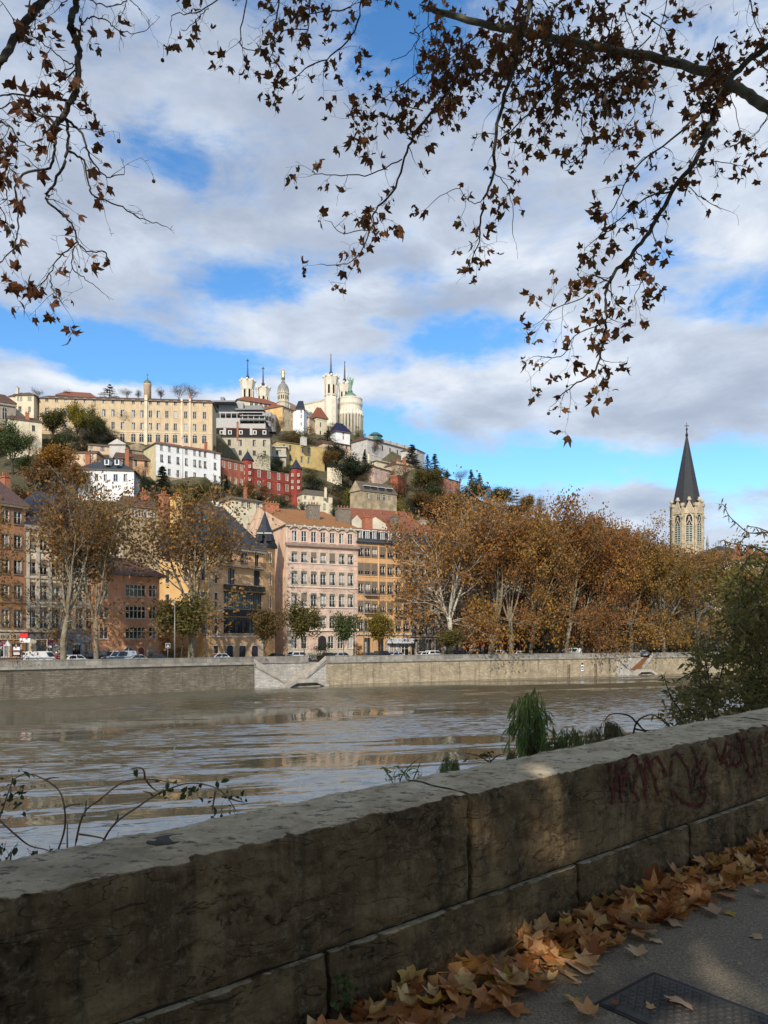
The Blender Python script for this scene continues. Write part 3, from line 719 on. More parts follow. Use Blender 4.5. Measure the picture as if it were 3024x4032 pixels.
for sxx in (1022, 1056):
    q = XY(sxx, 140.7)-h.o; dm = MB(); dm.box(q.x-.45, q.x+.45, q.y-.1, q.y+1.6, zt+1.0, zt+2.3, SLATE); dm.box(q.x-.65, q.x+.65, q.y-.3, q.y+1.7, zt+2.3, zt+2.42, WHITE); dm.box(q.x-.3, q.x+.3, q.y-.13, q.y-.1, zt+1.15, zt+2.2, GLASS); dm.build('dormer', tw)

# pink building
PINKR = ashlar('pink_rusticated_render', (.60, .435, .345), 60, .62, .03, .66, .05, .3, (.30, .21, .18), (1, .3), .3)
h = House('apartment_building', 'tall pink apartment building with an orange tiled roof and a bare pale gable wall', (1130, 146), (1407, 152), 40, QZ)
c7 = [1159, 1197, 1235, 1272, 1308, 1345, 1379]
h.wins('f', c7, [(2089, 2131)], 1.05, 1159, surround=PINK, frame=FRAME, curt=.3)
h.wins('f', c7, [(2171, 2214), (2247, 2300), (2334, 2387), (2422, 2473)], 1.15, 1159, surround=STONE, rail=1, blind=1, curt=.7)
h.wins('f', [1159, 1197, 1303, 1340, 1379], [(2505, 2555)], 1.15, 1268, surround=STONE); h.wins('f', [1268], [(2503, 2590)], 1.7, 1268, 'arch', frame=IRON, name='arched_door')
h.walls(h.z(2066, 1130), PINKR, {'l': GABLE})
h.gmat = GABLE
rf = h.roof(TILEO, 6.4, 'hip', 0.0, ov=.25, fascia=.18); h.band('f', h.z(2072, 1130), .25, .45, STONE, 'gutter')
for y, hh, pr in ((2148, .55, .55), (2216, .18, .15), (2311, .2, .18), (2391, .2, .18), (2484, .45, .3)): h.band('f', h.z(y, 1130), hh, pr, STW if pr < .4 else mat('mauve_cornice', (.25, .175, .14), .85), 'cornice' if pr > .25 else 'string_course')
h.band('f', 0, h.z(2493, 1130), .06, ashlar('ground_floor_stone', (.42, .36, .28), 1.4, .5, .03, .5, .15, .4, None, (1, .3), .4), 'ground_floor_facing', 0, h.fx('f', 1146)); h.band('f', 0, h.z(2562, 1130), .12, STONE, 'plinth')
A, u, L, n = h.edge('f')
for c in c7:      # little gabled hoods over the attic windows
    x = h.fx('f', c); g = MB(); z0_ = h.z(2089, 1159)+.25; o = A-h.o
    for sgn in (-1, 1):
        P_ = lambda a_, d_, z_: (o.x+u.x*a_+n.x*d_, o.y+u.y*a_+n.y*d_, z_)
        xa, xb = x, x+sgn*1.0
        g.hexa([P_(xa, .45, z0_+.75), P_(xb, .45, z0_+.05), P_(xb, -.3, z0_+.05), P_(xa, -.3, z0_+.75), P_(xa, .45, z0_+.95), P_(xb, .45, z0_+.22), P_(xb, -.3, z0_+.22), P_(xa, -.3, z0_+.95)], STW)
    g.build('gabled_hood', h.root)
h.chimney(1072, 1985, 2030, 160, 55, BRICK, 2.2, 5, rf); h.chimney(1238, 1990, 2055, 156, 46, CHST, 1.8, 4, rf); h.chimney(1356, 2005, 2070, 158, 52, CHST, 1.8, 4, rf)
h.band('l', h.z(2300, 1130, 'f'), 1.5, .03, plaster('patched_render', (.48, .38, .30), .6, .3), 'render_patch', 34.5, 37.5)
dp = MB(); o = A-h.o; pp = o+n*.1; dp.tube([(pp.x, pp.y, 0), (pp.x, pp.y, h.z(2070, 1130))], .09, STW, 6); dp.build('downpipe', h.root)

# ochre building
h = House('apartment_building', 'ochre apartment building with a slate mansard of white dormers and a red tiled roof', (1407, 152), (1617, 157.5), 15, QZ)
c7 = [1421, 1447, 1474, 1506, 1536, 1568, 1599]
h.wins('f', c7, [(2150, 2191), (2218, 2261), (2290, 2336), (2367, 2410), (2442, 2485)], 1.1, 1421, surround=BROWNST, rail=1, blind=1, curt=.35)
h.wins('f', [1421, 1447, 1500], [(2512, 2590)], 1.3, 1450, 'plain', frame=FRAMEB, name='shop_door'); h.wins('f', [1534, 1564, 1594], [(2530, 2580)], 2.1, 1564, 'plain', frame=WHITE, name='shop_window')
h.walls(h.z(2133, 1407), OCHRE); rf = h.roof(SLATE, 1.5, 'mansard', .0, h1=2.3, inset=1.0, m2=TILER, ov=.15)
h.band('f', h.z(2137, 1407), .3, .4, SLATED); h.band('f', h.z(2500, 1407), .4, .3, STONE)
for y in (2271, 2346, 2418): h.band('f', h.z(y, 1407), .12, .08, OCHRE, 'string_course')
A, u, L, n = h.edge('f'); o = A-h.o
for c in c7[:6]:
    x = h.fx('f', c); z1 = h.z(2131, 1421)+.55; dm = MB(); dm.fbox(o, u, n, x-.42, x+.42, -1.6, -.05, z1, z1+1.6, SLATE)
    dm.fbox(o, u, n, x-.52, x+.52, -1.7, .15, z1+1.6, z1+1.74, WHITE); dm.fbox(o, u, n, x-.42, x-.28, -.1, .0, z1+.05, z1+1.55, WHITE); dm.fbox(o, u, n, x+.28, x+.42, -.1, .0, z1+.05, z1+1.55, WHITE); dm.fbox(o, u, n, x-.05, x+.05, -.1, -.005, z1+.05, z1+1.55, WHITE); dm.fbox(o, u, n, x-.28, x+.28, -.1, -.03, z1+.05, z1+1.55, GLASS)
    dm.build('dormer', rf)
for (a, c, y) in ((1433, 1484, 2346), (1552, 1592, 2358), (1433, 1484, 2418), (1552, 1592, 2428)):
    x0, x1 = h.fx('f', a), h.fx('f', c); bl = h.band('f', h.z(y, a), .22, .85, STONED, 'balcony', x0, x1); p = A+u*x0+n*.78
    link('railing', rail_data(x1-x0, 1.0), bl, h.local(p, h.z(y, a)+.2), atan2(u.y, u.x))
aw = h.band('f', h.z(2533, 1564), h.z(2513, 1564)-h.z(2533, 1564), .9, mat('white_awning', (.52, .53, .56), .7, .06), 'shop_awning', h.fx('f', 1522), h.fx('f', 1622))
p = A+n*.9; hh = h; scr = MB(); rr_ = random.Random(4); x = h.fx('f', 1546)
scribble(h, 'f', 1546, 1600, 2517, 2530, mat('pale_blue_lettering', (.16, .2, .32), .7), 1, 21, proud=.93); scribble(h, 'f', 1524, 1544, 2516, 2531, mat('navy_emblem', (.02, .035, .12), .7), 1, 5, 'emblem', .93)
h.chimney(1452, 2038, 2092, 160, 34, BRICK, 1.5, 3, rf); h.chimney(1561, 2035, 2098, 163, 25, CHST, 1.5, 3, rf)
dp = MB(); x = h.fx('f', 1491); pp = o+u*x+n*.1; dp.tube([(pp.x, pp.y, 0), (pp.x, pp.y, h.z(2136, 1407))], .09, YELO, 6); dp.build('downpipe', h.root)

h = House('apartment_building', 'greige apartment building with iron balconies, half hidden by the white-stemmed plane tree', (1617.6, 157.7), (1815, 164.5), 14, QZ)
c7 = [1632, 1660, 1686, 1714, 1742, 1770, 1796]
h.wins('f', c7, [(2158, 2198), (2228, 2270), (2298, 2345), (2376, 2425), (2457, 2500)], 1.15, 1640, surround=STONED, rail=1, blind=1)
h.wins('f', [1634, 1663, 1688, 1728, 1768, 1796], [(2518, 2590)], 1.6, 1690, 'plain', frame=FRAMEB, name='shop_window')
h.walls(h.z(2146, 1640), GREIGE); h.roof(SLATED, 2.4, 'mansard', .1, h1=2.5, inset=1.0, m2=TILER)
h.band('f', h.z(2150, 1640), .4, .45, STONED, teeth=.6); h.band('f', h.z(2508, 1640), .4, .35, STONED)
A, u, L, n = h.edge('f')
for (a, c, y) in ((1644, 1716, 2360), (1726, 1772, 2366), (1630, 1700, 2432), (1740, 1790, 2440)):
    x0, x1 = h.fx('f', a), h.fx('f', c); bl = h.band('f', h.z(y+6, a), .25, .9, STONED, 'balcony', x0, x1); link('railing', rail_data(x1-x0, 1.0), bl, h.local(A+u*x0+n*.82, h.z(y+6, a)+.22), atan2(u.y, u.x))
h = House('apartment_building', 'cream plastered building with a red shop sign on its ground floor, behind the plane trees', (1815.6, 164.8), (1981, 171), 14, QZ)
h.wins('f', (1832, 1964, 6), [(2178, 2218), (2248, 2290), (2322, 2366), (2398, 2440), (2466, 2505)], 1.2, 1890, surround=STONE, rail=1)
h.wins('f', [1838, 1885, 1915, 1958], [(2526, 2590)], 1.5, 1890, 'plain', frame=FRAMEB, name='shop_window')
h.walls(h.z(2162, 1890), ROSE); h.roof(TILEB, 3, 'hip', .2); h.band('f', h.z(2512, 1890), .35, .3, STONE)
sg = h.band('f', h.z(2539, 1890), h.z(2524, 1890)-h.z(2539, 1890), .16, mat('red_shop_sign', (.36, .02, .025), .5), 'shop_sign', h.fx('f', 1873), h.fx('f', 1902))
scribble(h, 'f', 1879, 1897, 2528, 2535, WHITE, 1, 2, proud=.19)
h = House('apartment_building', 'dark red building with large windows behind leaning plane trunks', (1981.6, 170.5), (2068, 174.5), 12, QZ)
h.wins('f', [2003, 2025, 2047], [(2385, 2416), (2448, 2482)], 1.4, 2020, 'mull', surround=STW); h.wins('f', [2000, 2025, 2050], [(2522, 2590)], 1.3, 2020, 'plain', frame=FRAMEB, name='shop_window')
h.walls(h.z(2345, 2020), REDW); h.roof(TILEB, 2.5, 'hip', .2)
h = House('apartment_building', 'tall peach building rising behind the dark red one', (1985, 186), (2160, 194), 12, QZ)
h.wins('f', (2000, 2145, 6), [(2170, 2205), (2232, 2270), (2300, 2336)], 1.25, 2070, surround=STW); h.walls(h.z(2150, 2070), plaster('light_peach_render', (.60, .42, .29), .2)); h.roof(TILER, 3, 'hip', .2)
GST = ashlar('dressed_limestone', (.43, .375, .29), 1.1, .45, .015, .6, .1, .5, None, (.9, .4), .2)
h = House('public_building', 'wide dressed-stone public building with tall arched windows behind the plane row', (2165, 179), (2560, 197), 20, QZ)
h.wins('f', (2206, 2520, 8), [(2486, 2545)], 1.5, 2230, surround=STONE, curt=.2); h.wins('f', (2206, 2520, 8), [(2368, 2440)], 1.9, 2330, 'arch'); h.wins('f', (2206, 2520, 8), [(2305, 2340)], 1.3, 2330, surround=STONE)
h.walls(h.z(2275, 2230), GST); h.roof(SLATE, 5, 'hip', .2); h.band('f', h.z(2456, 2230), .5, .4, STONE); h.band('f', h.z(2284, 2230), .6, .6, STONE, teeth=.7); h.band('f', h.z(2566, 2230), .35, .2, STONE, 'plinth')
for i in range(9):
    x = h.fx('f', 2184+i*45); h.band('f', h.z(2452, 2230), h.z(2290, 2230)-h.z(2452, 2230), .22, STONE, 'pilaster', x-.4, x+.4)
h = House('apartment_building', 'plain cream building between the stone hall and the right edge, behind leaves', (2650, 199), (2850, 206), 12, QZ)
h.wins('f', (2668, 2832, 6), [(2350, 2388), (2416, 2454), (2480, 2520)], 1.25, 2750, surround=STONE); h.walls(h.z(2325, 2750), CREAM); h.roof(TILEB, 3, 'hip', .2)
h = House('apartment_building', 'pale building with a red roof and brick chimneys, at the right edge behind the bush', (2852, 205), (3200, 216), 14, QZ)
h.wins('f', (2880, 3160, 8), [(2235, 2275), (2305, 2345), (2378, 2418), (2450, 2490)], 1.3, 2950, surround=STW); h.walls(h.z(2208, 2900), plaster('pale_buff_render', (.52, .42, .32), .3)); rf = h.roof(TILER, 3.4, 'hip', .15)
h.chimney(3000, 2172, 2205, 212, 30, BRICK, parent=rf); h.chimney(2915, 2152, 2190, 214, 14, BRICK, parent=rf); h.chimney(2962, 2155, 2190, 214, 12, BRICK, parent=rf)
h = House('apartment_building', 'grey slate-roofed building showing above the red roof near the spire', (2868, 236), (2960, 240), 14, QZ)
h.walls(h.z(2180, 2900), CREAM); h.roof(SLATE, 3, 'hip', .35)

# second row behind: roofs seen over the riverfront
h = House('apartment_building', 'building with cream gable ends and a brick-red roof behind the ochre one', (1405, 184), (1640, 190), 16, QZ)
h.walls(h.z(2062, 1500), plaster('grey_cream_render', (.46, .42, .33), .2)); rf = h.roof(TILER, 4.6, 'hip', 0)
h.chimney(1620, 2030, 2075, 196, 16, BRICK, parent=rf)
for a, c, y in ((1385, 1440, 2028), (1440, 1540, 2036)):
    g = MB(); Y = 181; p0, p1 = XY(a, Y)-h.o, XY(c, Y)-h.o; z0_, z1_ = ZS(2100, Y)-QZ, ZS(y, Y)-QZ; mx = (p0*.62+p1*.38)
    for dy in (0, .5): pass
    A2 = [(p0.x, p0.y, z0_), (p1.x, p1.y, z0_), (p1.x, p1.y, z1_-2.4), (mx.x, mx.y, z1_), (p0.x, p0.y, z1_-1.2)]; B2 = [(x_, y_+.5, z_) for x_, y_, z_ in A2]
    m_ = MATS['grey_cream_render']; g.mesh(A2+B2, [(0, 1, 2, 3, 4), (9, 8, 7, 6, 5)]+[(i, i+5, (i+1) % 5+5, (i+1) % 5) for i in range(5)], m_)
    g.build('gable_wall', h.root)
h = House('apartment_building', 'old red-roofed building tucked behind the greige riverfront', (1580, 176), (1700, 180), 14, QZ)
h.walls(h.z(2082, 1640), CREAM); rf = h.roof(TILER, 3.2, 'hip', .1); h.chimney(1670, 2052, 2090, 182, 24, plaster('grey_stack', (.30, .28, .24)), parent=rf)
h = House('apartment_building', 'buff house with a brown tiled roof just above the terracotta house', (505, 166), (632, 170), 12, QZ)
h.wins('f', [530, 556, 582, 608], [(2008, 2034)], 1.1, 560, surround=STONE); h.walls(h.z(2000, 560), plaster('buff_render', (.36, .28, .18), .4)); rf = h.roof(TILEB, 3.2, 'hip', .1); h.chimney(576, 1940, 1972, 172, 28, BRICK, parent=rf)
h = House('apartment_building', 'dark slate-roofed block between the cream building and the terracotta house', (210, 138), (480, 146), 16, QZ)
h.wins('f', (250, 450, 6), [(2140, 2180), (2200, 2240)], 1.2, 350); h.walls(h.z(2120, 350), CREAM); h.roof(TILEB, 4, 'hip', .2)

# ------------------------------------------------------------------ church with the slate spire
D = 262; c0 = XY(2704, D)
ch = thing('church', 'stone church tower with a tall dark slate spire above the plane trees', 'church', (c0.x, c0.y, QZ))
z = lambda sy: ZS(sy, D)-QZ
R = 117/2/F*D/cos(radians(10)); rot = radians(-80)     # a corner of the octagon a little right of centre
CS = ashlar('church_limestone', (.47, .385, .26), .9, .4, .015, .7, .12, .35, None, (1, 0), .2)
SPIRE = tiles('spire_slate', (.035, .038, .045), (.055, .058, .066), 1, .15)
b = MB(); b.lathe([(R*1.02, -2), (R*1.02, z(2140)), (R*1.0, z(2139)), (R, z(2008))], CS, 8, rot=rot, smooth=False); b.build('belfry', ch)
b = MB(); b.lathe([(R*.93, z(2010)), (R*.90, z(1985)), (R*.045, z(1716))], SPIRE, 8, rot=rot, smooth=False); b.build('spire', ch)
b = MB(); b.lathe([(.45, z(1718)), (.45, z(1708)), (.25, z(1706)), (.16, z(1695)), (.35, z(1693)), (.35, z(1688)), (.12, z(1685)), (.08, z(1664))], IRON, 8); b.box(-.75, .75, -.09, .09, z(1678), z(1678)+.2, IRON); b.build('finial', ch)
ap = R*cos(pi/8); fw = R*sin(pi/8)
for i in range(8):
    a = rot+pi/8+i*pi/4; nn = Vector((cos(a), sin(a))); uu = Vector((-nn.y, nn.x))
    if nn.y > .3: continue
    Q = lambda x, d, zz: (nn.x*(ap+d)+uu.x*x, nn.y*(ap+d)+uu.y*x, zz)
    g = MB(); zb, zt = z(2030), z(1985)
    g.mesh([Q(-fw*.98, .28, zb), Q(fw*.98, .28, zb), Q(0, .28, zt), Q(-fw*.98, -.6, zb), Q(fw*.98, -.6, zb), Q(0, -.6, zt)], [(0, 1, 2), (5, 4, 3), (0, 3, 4, 1), (1, 4, 5, 2), (2, 5, 3, 0)], CS)
    for sg in (-1, 1):
        g.hexa([Q(sg*fw, .42, zb-.2), Q(sg*fw*.86, .42, zb-.2), Q(sg*fw*.86, -.2, zb-.2), Q(sg*fw, -.2, zb-.2), Q(sg*.16, .42, zt+.2), Q(0, .42, zt-.15), Q(0, -.2, zt-.15), Q(sg*.16, -.2, zt+.2)], STONE)
    g.lathe([(.3, zt-.1), (.5, zt+.4), (.9, zt+.8), (.4, zt+1.1), (.55, zt+1.5), (.2, zt+1.7)], STONE, 6, (nn.x*(ap+.1), nn.y*(ap+.1)))
    g.build('gable', ch)
    wn = MB(); W_ = fw*.50; zb2, zt2, zs = z(2150), z(2033), z(2052)
    def lan(x0, x1, d, m, z0, za, zp):
        mid = (x0+x1)/2; r = (x1-x0)/2; pts = [(x0, z0), (x1, z0)]+[(x1-(1-cos(k/5*pi/2))*r*1.0, za+(zp-za)*sin(k/5*pi/2)) for k in range(6)]+[(x0+(1-cos(k/5*pi/2))*r, za+(zp-za)*sin(k/5*pi/2)) for k in range(4, -1, -1)]
        wn.face([Q(x, d, zz) for x, zz in pts], m)
    lan(-W_*1.35, W_*1.35, .06, STONE, zb2, zs, zt2+.6); lan(-W_, W_, .09, mat('dark_opening', (.012, .012, .012), .9), zb2, zs, zt2)
    LOUV = mat('louvre_boards', (.20, .23, .20), .8)
    for k in range(9): wn.hexa([Q(-W_, .22, zb2+k*.75), Q(W_, .22, zb2+k*.75), Q(W_, .1, zb2+k*.75), Q(-W_, .1, zb2+k*.75), Q(-W_, .12, zb2+k*.75+.45), Q(W_, .12, zb2+k*.75+.45), Q(W_, .095, zb2+k*.75+.45), Q(-W_, .095, zb2+k*.75+.45)], LOUV)
    zq = zb2+9*.75
    wn.hexa([Q(-.12, .2, zb2), Q(.12, .2, zb2), Q(.12, .1, zb2), Q(-.12, .1, zb2), Q(-.12, .2, zq+.6), Q(.12, .2, zq+.6), Q(.12, .1, zq+.6), Q(-.12, .1, zq+.6)], STONE)
    for sg in (-1, 1): wn.hexa([Q(sg*W_, .21, zq), Q(sg*W_*.75, .21, zq), Q(sg*W_*.75, .1, zq), Q(sg*W_, .1, zq), Q(-sg*W_*.1, .21, zs+.8), Q(-sg*W_*.4, .21, zs+.8), Q(-sg*W_*.4, .1, zs+.8), Q(-sg*W_*.1, .1, zs+.8)], STONE)
    wn.build('belfry_window', ch)
    cb = MB(); a2 = rot+i*pi/4; cb.lathe([(.55, -2), (.55, z(2045)), (.8, z(2040)), (.5, z(2036)), (.45, z(2005)), (.85, z(2000)), (.85, z(1990)), (.1, z(1988))], CS, 4, (cos(a2)*R*1.0, sin(a2)*R*1.0), a2+pi/4, False)
    gx = [(cos(a2)*R*(1+k), sin(a2)*R*(1+k), z(2047)+.2*k) for k in (0, .3)]; cb.tube(gx, [.22, .12], CS, 5)
    cb.build('corner_buttress', ch)
# ------------------------------------------------------------------ houses climbing the hill
def hill_house(name, label, xl, xr, base, eave, wall, roof, ratio=1.02, dep=12, cat='house', wins=(), mats=None, d=None, bands=(), gmat=None, left=None, group=None):
    d = d or hd((xl+xr)/2, base)
    h = House(name, label, (xl, d), (xr, d*ratio), dep if not left else (left[0], d*left[1]), ZS(base, d), cat, group, 9)
    for w in wins: h.wins(*w[:5], **(w[5] if len(w) > 5 else {}))
    h.walls(h.z(eave), wall, mats); h.gmat = gmat
    if roof: h.rf = h.roof(*roof[:2], **roof[2])
    for y, hh_, pr, m in bands: h.band('f', h.z(y), hh_, pr, m, 'string_course')
    return h
WHT = plaster('white_render', (.70, .70, .70), .15, .05); CONV = plaster('ochre_beige_render', (.50, .385, .245), .4, .08); CONVL = plaster('light_beige_render', (.62, .52, .38), .2)
GREYR = plaster('grey_sand_render', (.40, .36, .275), .3); YEL = plaster('mustard_render', (.47, .345, .145), .4, .12); RED = plaster('deep_red_render', (.235, .044, .032), .35, .18); REDL = plaster('brick_red_render', (.34, .105, .062), .35, .15)
PEACH = plaster('pale_peach_render', (.55, .41, .29), .3); CRM = plaster('ivory_render', (.62, .55, .40), .25); TANR = plaster('tan_rubble_render', (.33, .26, .17), .5, .25); LGREY = plaster('light_grey_render', (.46, .44, .41), .2)

# the long beige convent
h = hill_house('convent_building', 'long beige convent building with rows of windows and arched ground floor, along the hilltop', 155, 836, 1742, 1568, CONV, (TILEB, 3.0, dict(kind='hip', k=.03, ov=.6)), 1.02, 13, 'building',
    [('f', [184, 222, 259, 298, 335, 371, 409, 445, 482, 525, 559, 592, 623, 657, 690, 731, 766, 805], [(1574, 1590)], 1.15, 500, dict(surround=STONE)),
     ('f', [184, 222, 259, 298, 335, 409, 445, 482, 525, 559, 592, 623, 657, 690, 731, 766, 805], [(1614, 1641), (1663, 1690)], 1.35, 500, dict(surround=STONE)),
     ('f', [482, 525, 557, 589, 622, 655, 689, 731, 767, 804], [(1707, 1742)], 1.7, 640, dict(style='arch'))], bands=[(1693, .25, .15, CONVL), (1700, .2, .1, CONVL)])
x = h.fx('f', 575); h.band('f', -1, h.z(1556, 575)+1, .5, CONVL, 'buttress', x-.6, x+.6)
for c in (748, 716): x = h.fx('f', c); h.band('f', -1, h.z(1570, c)+1, .4, CONVL, 'buttress', x-.4, x+.4)
h.chimney(748, 1555, 1575, h.dep('f', 748)+.3, 7, BRICK, .8, 1)
d = h.dep('f', 582)+7; c = XY(581, d)-h.o; zz = lambda sy: ZS(sy, d)-h.z0; r = 14.5/F*d
COPPER = mat('green_copper', (.085, .145, .105), .7, .25, 2)
b = MB(); b.lathe([(r, zz(1575)), (r, zz(1518)), (r*1.1, zz(1516)), (r*1.1, zz(1513)), (r*.98, zz(1511))], PEACH, 12, (c.x, c.y)); tw = b.build('bell_turret', h.root)
b = MB(); b.lathe([(r*1.06, zz(1514)), (r*.98, zz(1506)), (r*.75, zz(1500)), (r*.4, zz(1496)), (r*.12, zz(1494)), (r*.1, zz(1486))], COPPER, 14, (c.x, c.y)); b.box(c.x-.07, c.x+.07, c.y-.07, c.y+.07, zz(1490), zz(1471), IRON); b.box(c.x-.55, c.x+.55, c.y-.06, c.y+.06, zz(1477), zz(1475.4), IRON); b.build('dome', tw)
hill_house('house', 'red-tiled roof block rising just behind the long convent building', 222, 375, 1600, 1556, CONV, (TILER, 3.6, dict(kind='hip', k=.2)), 1.01, 12, 'house', d=340)
h = hill_house('villa', 'cream villa with a square tower at the left end of the convent', 62, 133, 1700, 1556, CRM, (TILEB, 2.2, dict(kind='pyramid', ov=.8)), 1.0, 8, 'house',
    [('f', [72, 84], [(1562, 1577)], .8, 90), ('f', [78], [(1600, 1620)], 1.3, 90), ('f', [113, 121], [(1562, 1577)], .7, 90), ('f', [116], [(1601, 1622)], 1.0, 90)])
h.chimney(66, 1527, 1556, h.q[0].y+2, 11, LGREY, 1, 1)
hill_house('house', 'beige wing joining the cream villa to the long convent', 128, 160, 1700, 1560, CONVL, (TILEB, 1.5, dict(kind='hip', k=.1)), 1.02, 10, 'house', d=hd(100, 1700)*1.01)
h = hill_house('chapel', 'dark weathered stone building with carved cornices at the far left edge', -60, 62, 1760, 1572, STONED, (TILEB, 4.5, dict(kind='hip', k=.3)), 1.02, 12, 'building', [('f', [18], [(1604, 1650)], 1.6, 20, dict(style='arch'))], bands=[(1585, .5, .6, STONED), (1660, .4, .4, STONED)])
h = hill_house('house', 'cream house with an oval-topped gable below the villa tower', 30, 165, 1800, 1648, CRM, (TILEB, 2.6, dict(kind='hip', k=.15)), 1.02, 10, 'house', [('f', [132], [(1671, 1694)], 1.1, 100, dict(frame=FRAMEB)), ('f', [70, 130], [(1715, 1735)], 1.0, 100)])
h.chimney(108, 1627, 1650, h.q[0].y+4, 14, BRICK, 1, 2)

h = hill_house('house', 'white house with a dark slate pyramid roof and dormer windows, among the autumn trees', 307, 527, 1965, 1848, WHT, (SLATE, 6.0, dict(kind='pyramid', ov=.7)), 1.01, 15, 'house', [('f', [494], [(1866, 1895)], 1.3, 494), ('f', [455], [(1868, 1896)], 1.5, 494), ('f', [340, 380, 415], [(1870, 1896), (1915, 1940)], 1.2, 494)])
for sxx in (424, 464):
    dpt = h.q[0].y+2.0; p = XY(sxx, dpt)-h.o; z0_ = ZS(1833, dpt)-h.z0; dm = MB(); dm.box(p.x-.8, p.x+.8, p.y-1, p.y+2.6, z0_, z0_+2.0, WHT); dm.box(p.x-.45, p.x+.45, p.y-1.04, p.y-1, z0_+.3, z0_+1.8, GLASS)
    dm.mesh([(p.x-1, p.y-1.2, z0_+1.95), (p.x+1, p.y-1.2, z0_+1.95), (p.x, p.y-1.2, z0_+2.8), (p.x-1, p.y+3, z0_+1.95), (p.x+1, p.y+3, z0_+1.95), (p.x, p.y+3, z0_+2.8)], [(0, 1, 2), (5, 4, 3), (0, 2, 5, 3), (1, 4, 5, 2), (0, 3, 4, 1)], SLATE); dm.build('dormer', h.root)
h.chimney(345, 1790, 1850, h.q[0].y+4, 18, BRICK, 1.2, 2)
h = hill_house('house', 'large plain white house with dark shuttered windows, red roof and stone base', 614, 868, 1908, 1746, WHT, (TILER, 2.4, dict(kind='hip', k=.12, ov=.5)), 1.055, 13, 'house',
    [('f', [637, 667, 701, 734, 767, 788, 808, 847], [(1752, 1774)], 1.15, 640), ('f', [637, 667, 701, 734, 767, 788, 808, 847], [(1790, 1820)], 1.2, 640, dict(rail=1)), ('f', [701, 734, 767, 808, 847], [(1842, 1870)], 1.2, 640), ('f', [637, 667], [(1842, 1868)], 1.2, 640)], {'l': plaster('faded_yellow_render', (.52, .46, .28))}, bands=[(1900, 2.8, .1, TANR)])
h.chimney(722, 1726, 1752, h.dep('f', 722)+4, 9, STW, .8, 1); h.chimney(812, 1742, 1770, h.dep('f', 812)+4, 10, BRICK, .8, 1)
dp = MB(); pp = Vector(h.local(h.edge('f')[0]+h.edge('f')[1]*h.fx('f', 718)+h.edge('f')[3]*.1, 0)); dp.tube([(pp.x, pp.y, -2), (pp.x, pp.y, h.z(1750, 718))], .12, LGREY, 5); dp.build('downpipe', h.root)
hill_house('house', 'small pink cottage with a low grey tiled roof above the pyramid-roofed house', 346, 432, 1790, 1752, PEACH, (TILEG, 1.6, dict(kind='hip', k=.1)), 1.01, 9, 'house', [('f', [362, 400, 408], [(1758, 1775)], .8, 400)])
hill_house('house', 'grey gable-ended cottage wall beside the pink cottage', 431, 494, 1800, 1752, LGREY, (TILEG, 2.2, dict(kind='hip', k=0, axis='y')), 1.0, 9, 'house', gmat=LGREY)
h = hill_house('house', 'orange house with a wide brown roof left of the white house', 452, 608, 1880, 1803, plaster('orange_render', (.56, .33, .18), .3), (TILEB, 3.4, dict(kind='hip', k=.1, ov=.7)), 1.02, 12, 'house', [('f', [575, 533, 490], [(1812, 1838)], 1.2, 560, dict(frame=mat('green_shutter', (.12, .17, .11)))), ('f', [570, 530, 490], [(1852, 1875)], 1.1, 560)])
h.chimney(500, 1770, 1850, h.q[0].y-.5, 14, BRICK, 1, 2)
hill_house('house', 'brown-roofed stone house under the convent arches', 480, 600, 1800, 1768, TANR, (TILEB, 3.0, dict(kind='hip', k=0, axis='y', ov=.4)), 1.02, 10, 'house', gmat=TANR)
hill_house('house', 'long low brown roof left of the pyramid-roofed house', 262, 380, 1830, 1785, PEACH, (TILEB, 1.8, dict(kind='hip', k=.1)), 1.0, 9, 'house', [('f', [350, 366], [(1788, 1805)], .8, 350)])

h = hill_house('apartment_building', 'sand-grey building with a black mansard of white dormers and a red roof cap', 837, 1064, 1808, 1722, GREYR, (tiles('black_slate', (.018, .017, .018), (.03, .028, .03)), 1.6, dict(kind='mansard', k=.1, h1=4.4, inset=1.1, m2=TILER, ov=.2)), 1.005, 12, 'building',
    [('f', [871, 903, 946, 1001, 1041], [(1731, 1756), (1773, 1793)], 1.45, 946, dict(frame=FRAMEB)), ('f', [871], [(1731, 1756)], 1.4, 946)])
h.chimney(935, 1664, 1722, h.q[0].y+.6, 7, BRICK, .8, 1); A, u, L, n = h.edge('f'); o = A-h.o
for c in (872, 905, 948, 1003, 1041):
    x = h.fx('f', c); z0_ = h.z(1710, c); dm = MB(); dm.fbox(o, u, n, x-.85, x+.85, -1.6, -.2, z0_, z0_+1.9, FRAME); dm.fbox(o, u, n, x-.5, x+.5, -.3, -.18, z0_+.3, z0_+1.55, GLASS); dm.build('dormer', h.rf)
for c in (885, 989): x = h.fx('f', c); h.band('f', h.z(1713, c), h.z(1686, c)-h.z(1713, c), .1, LGREY, 'party_wall', x-.6, x+.6)

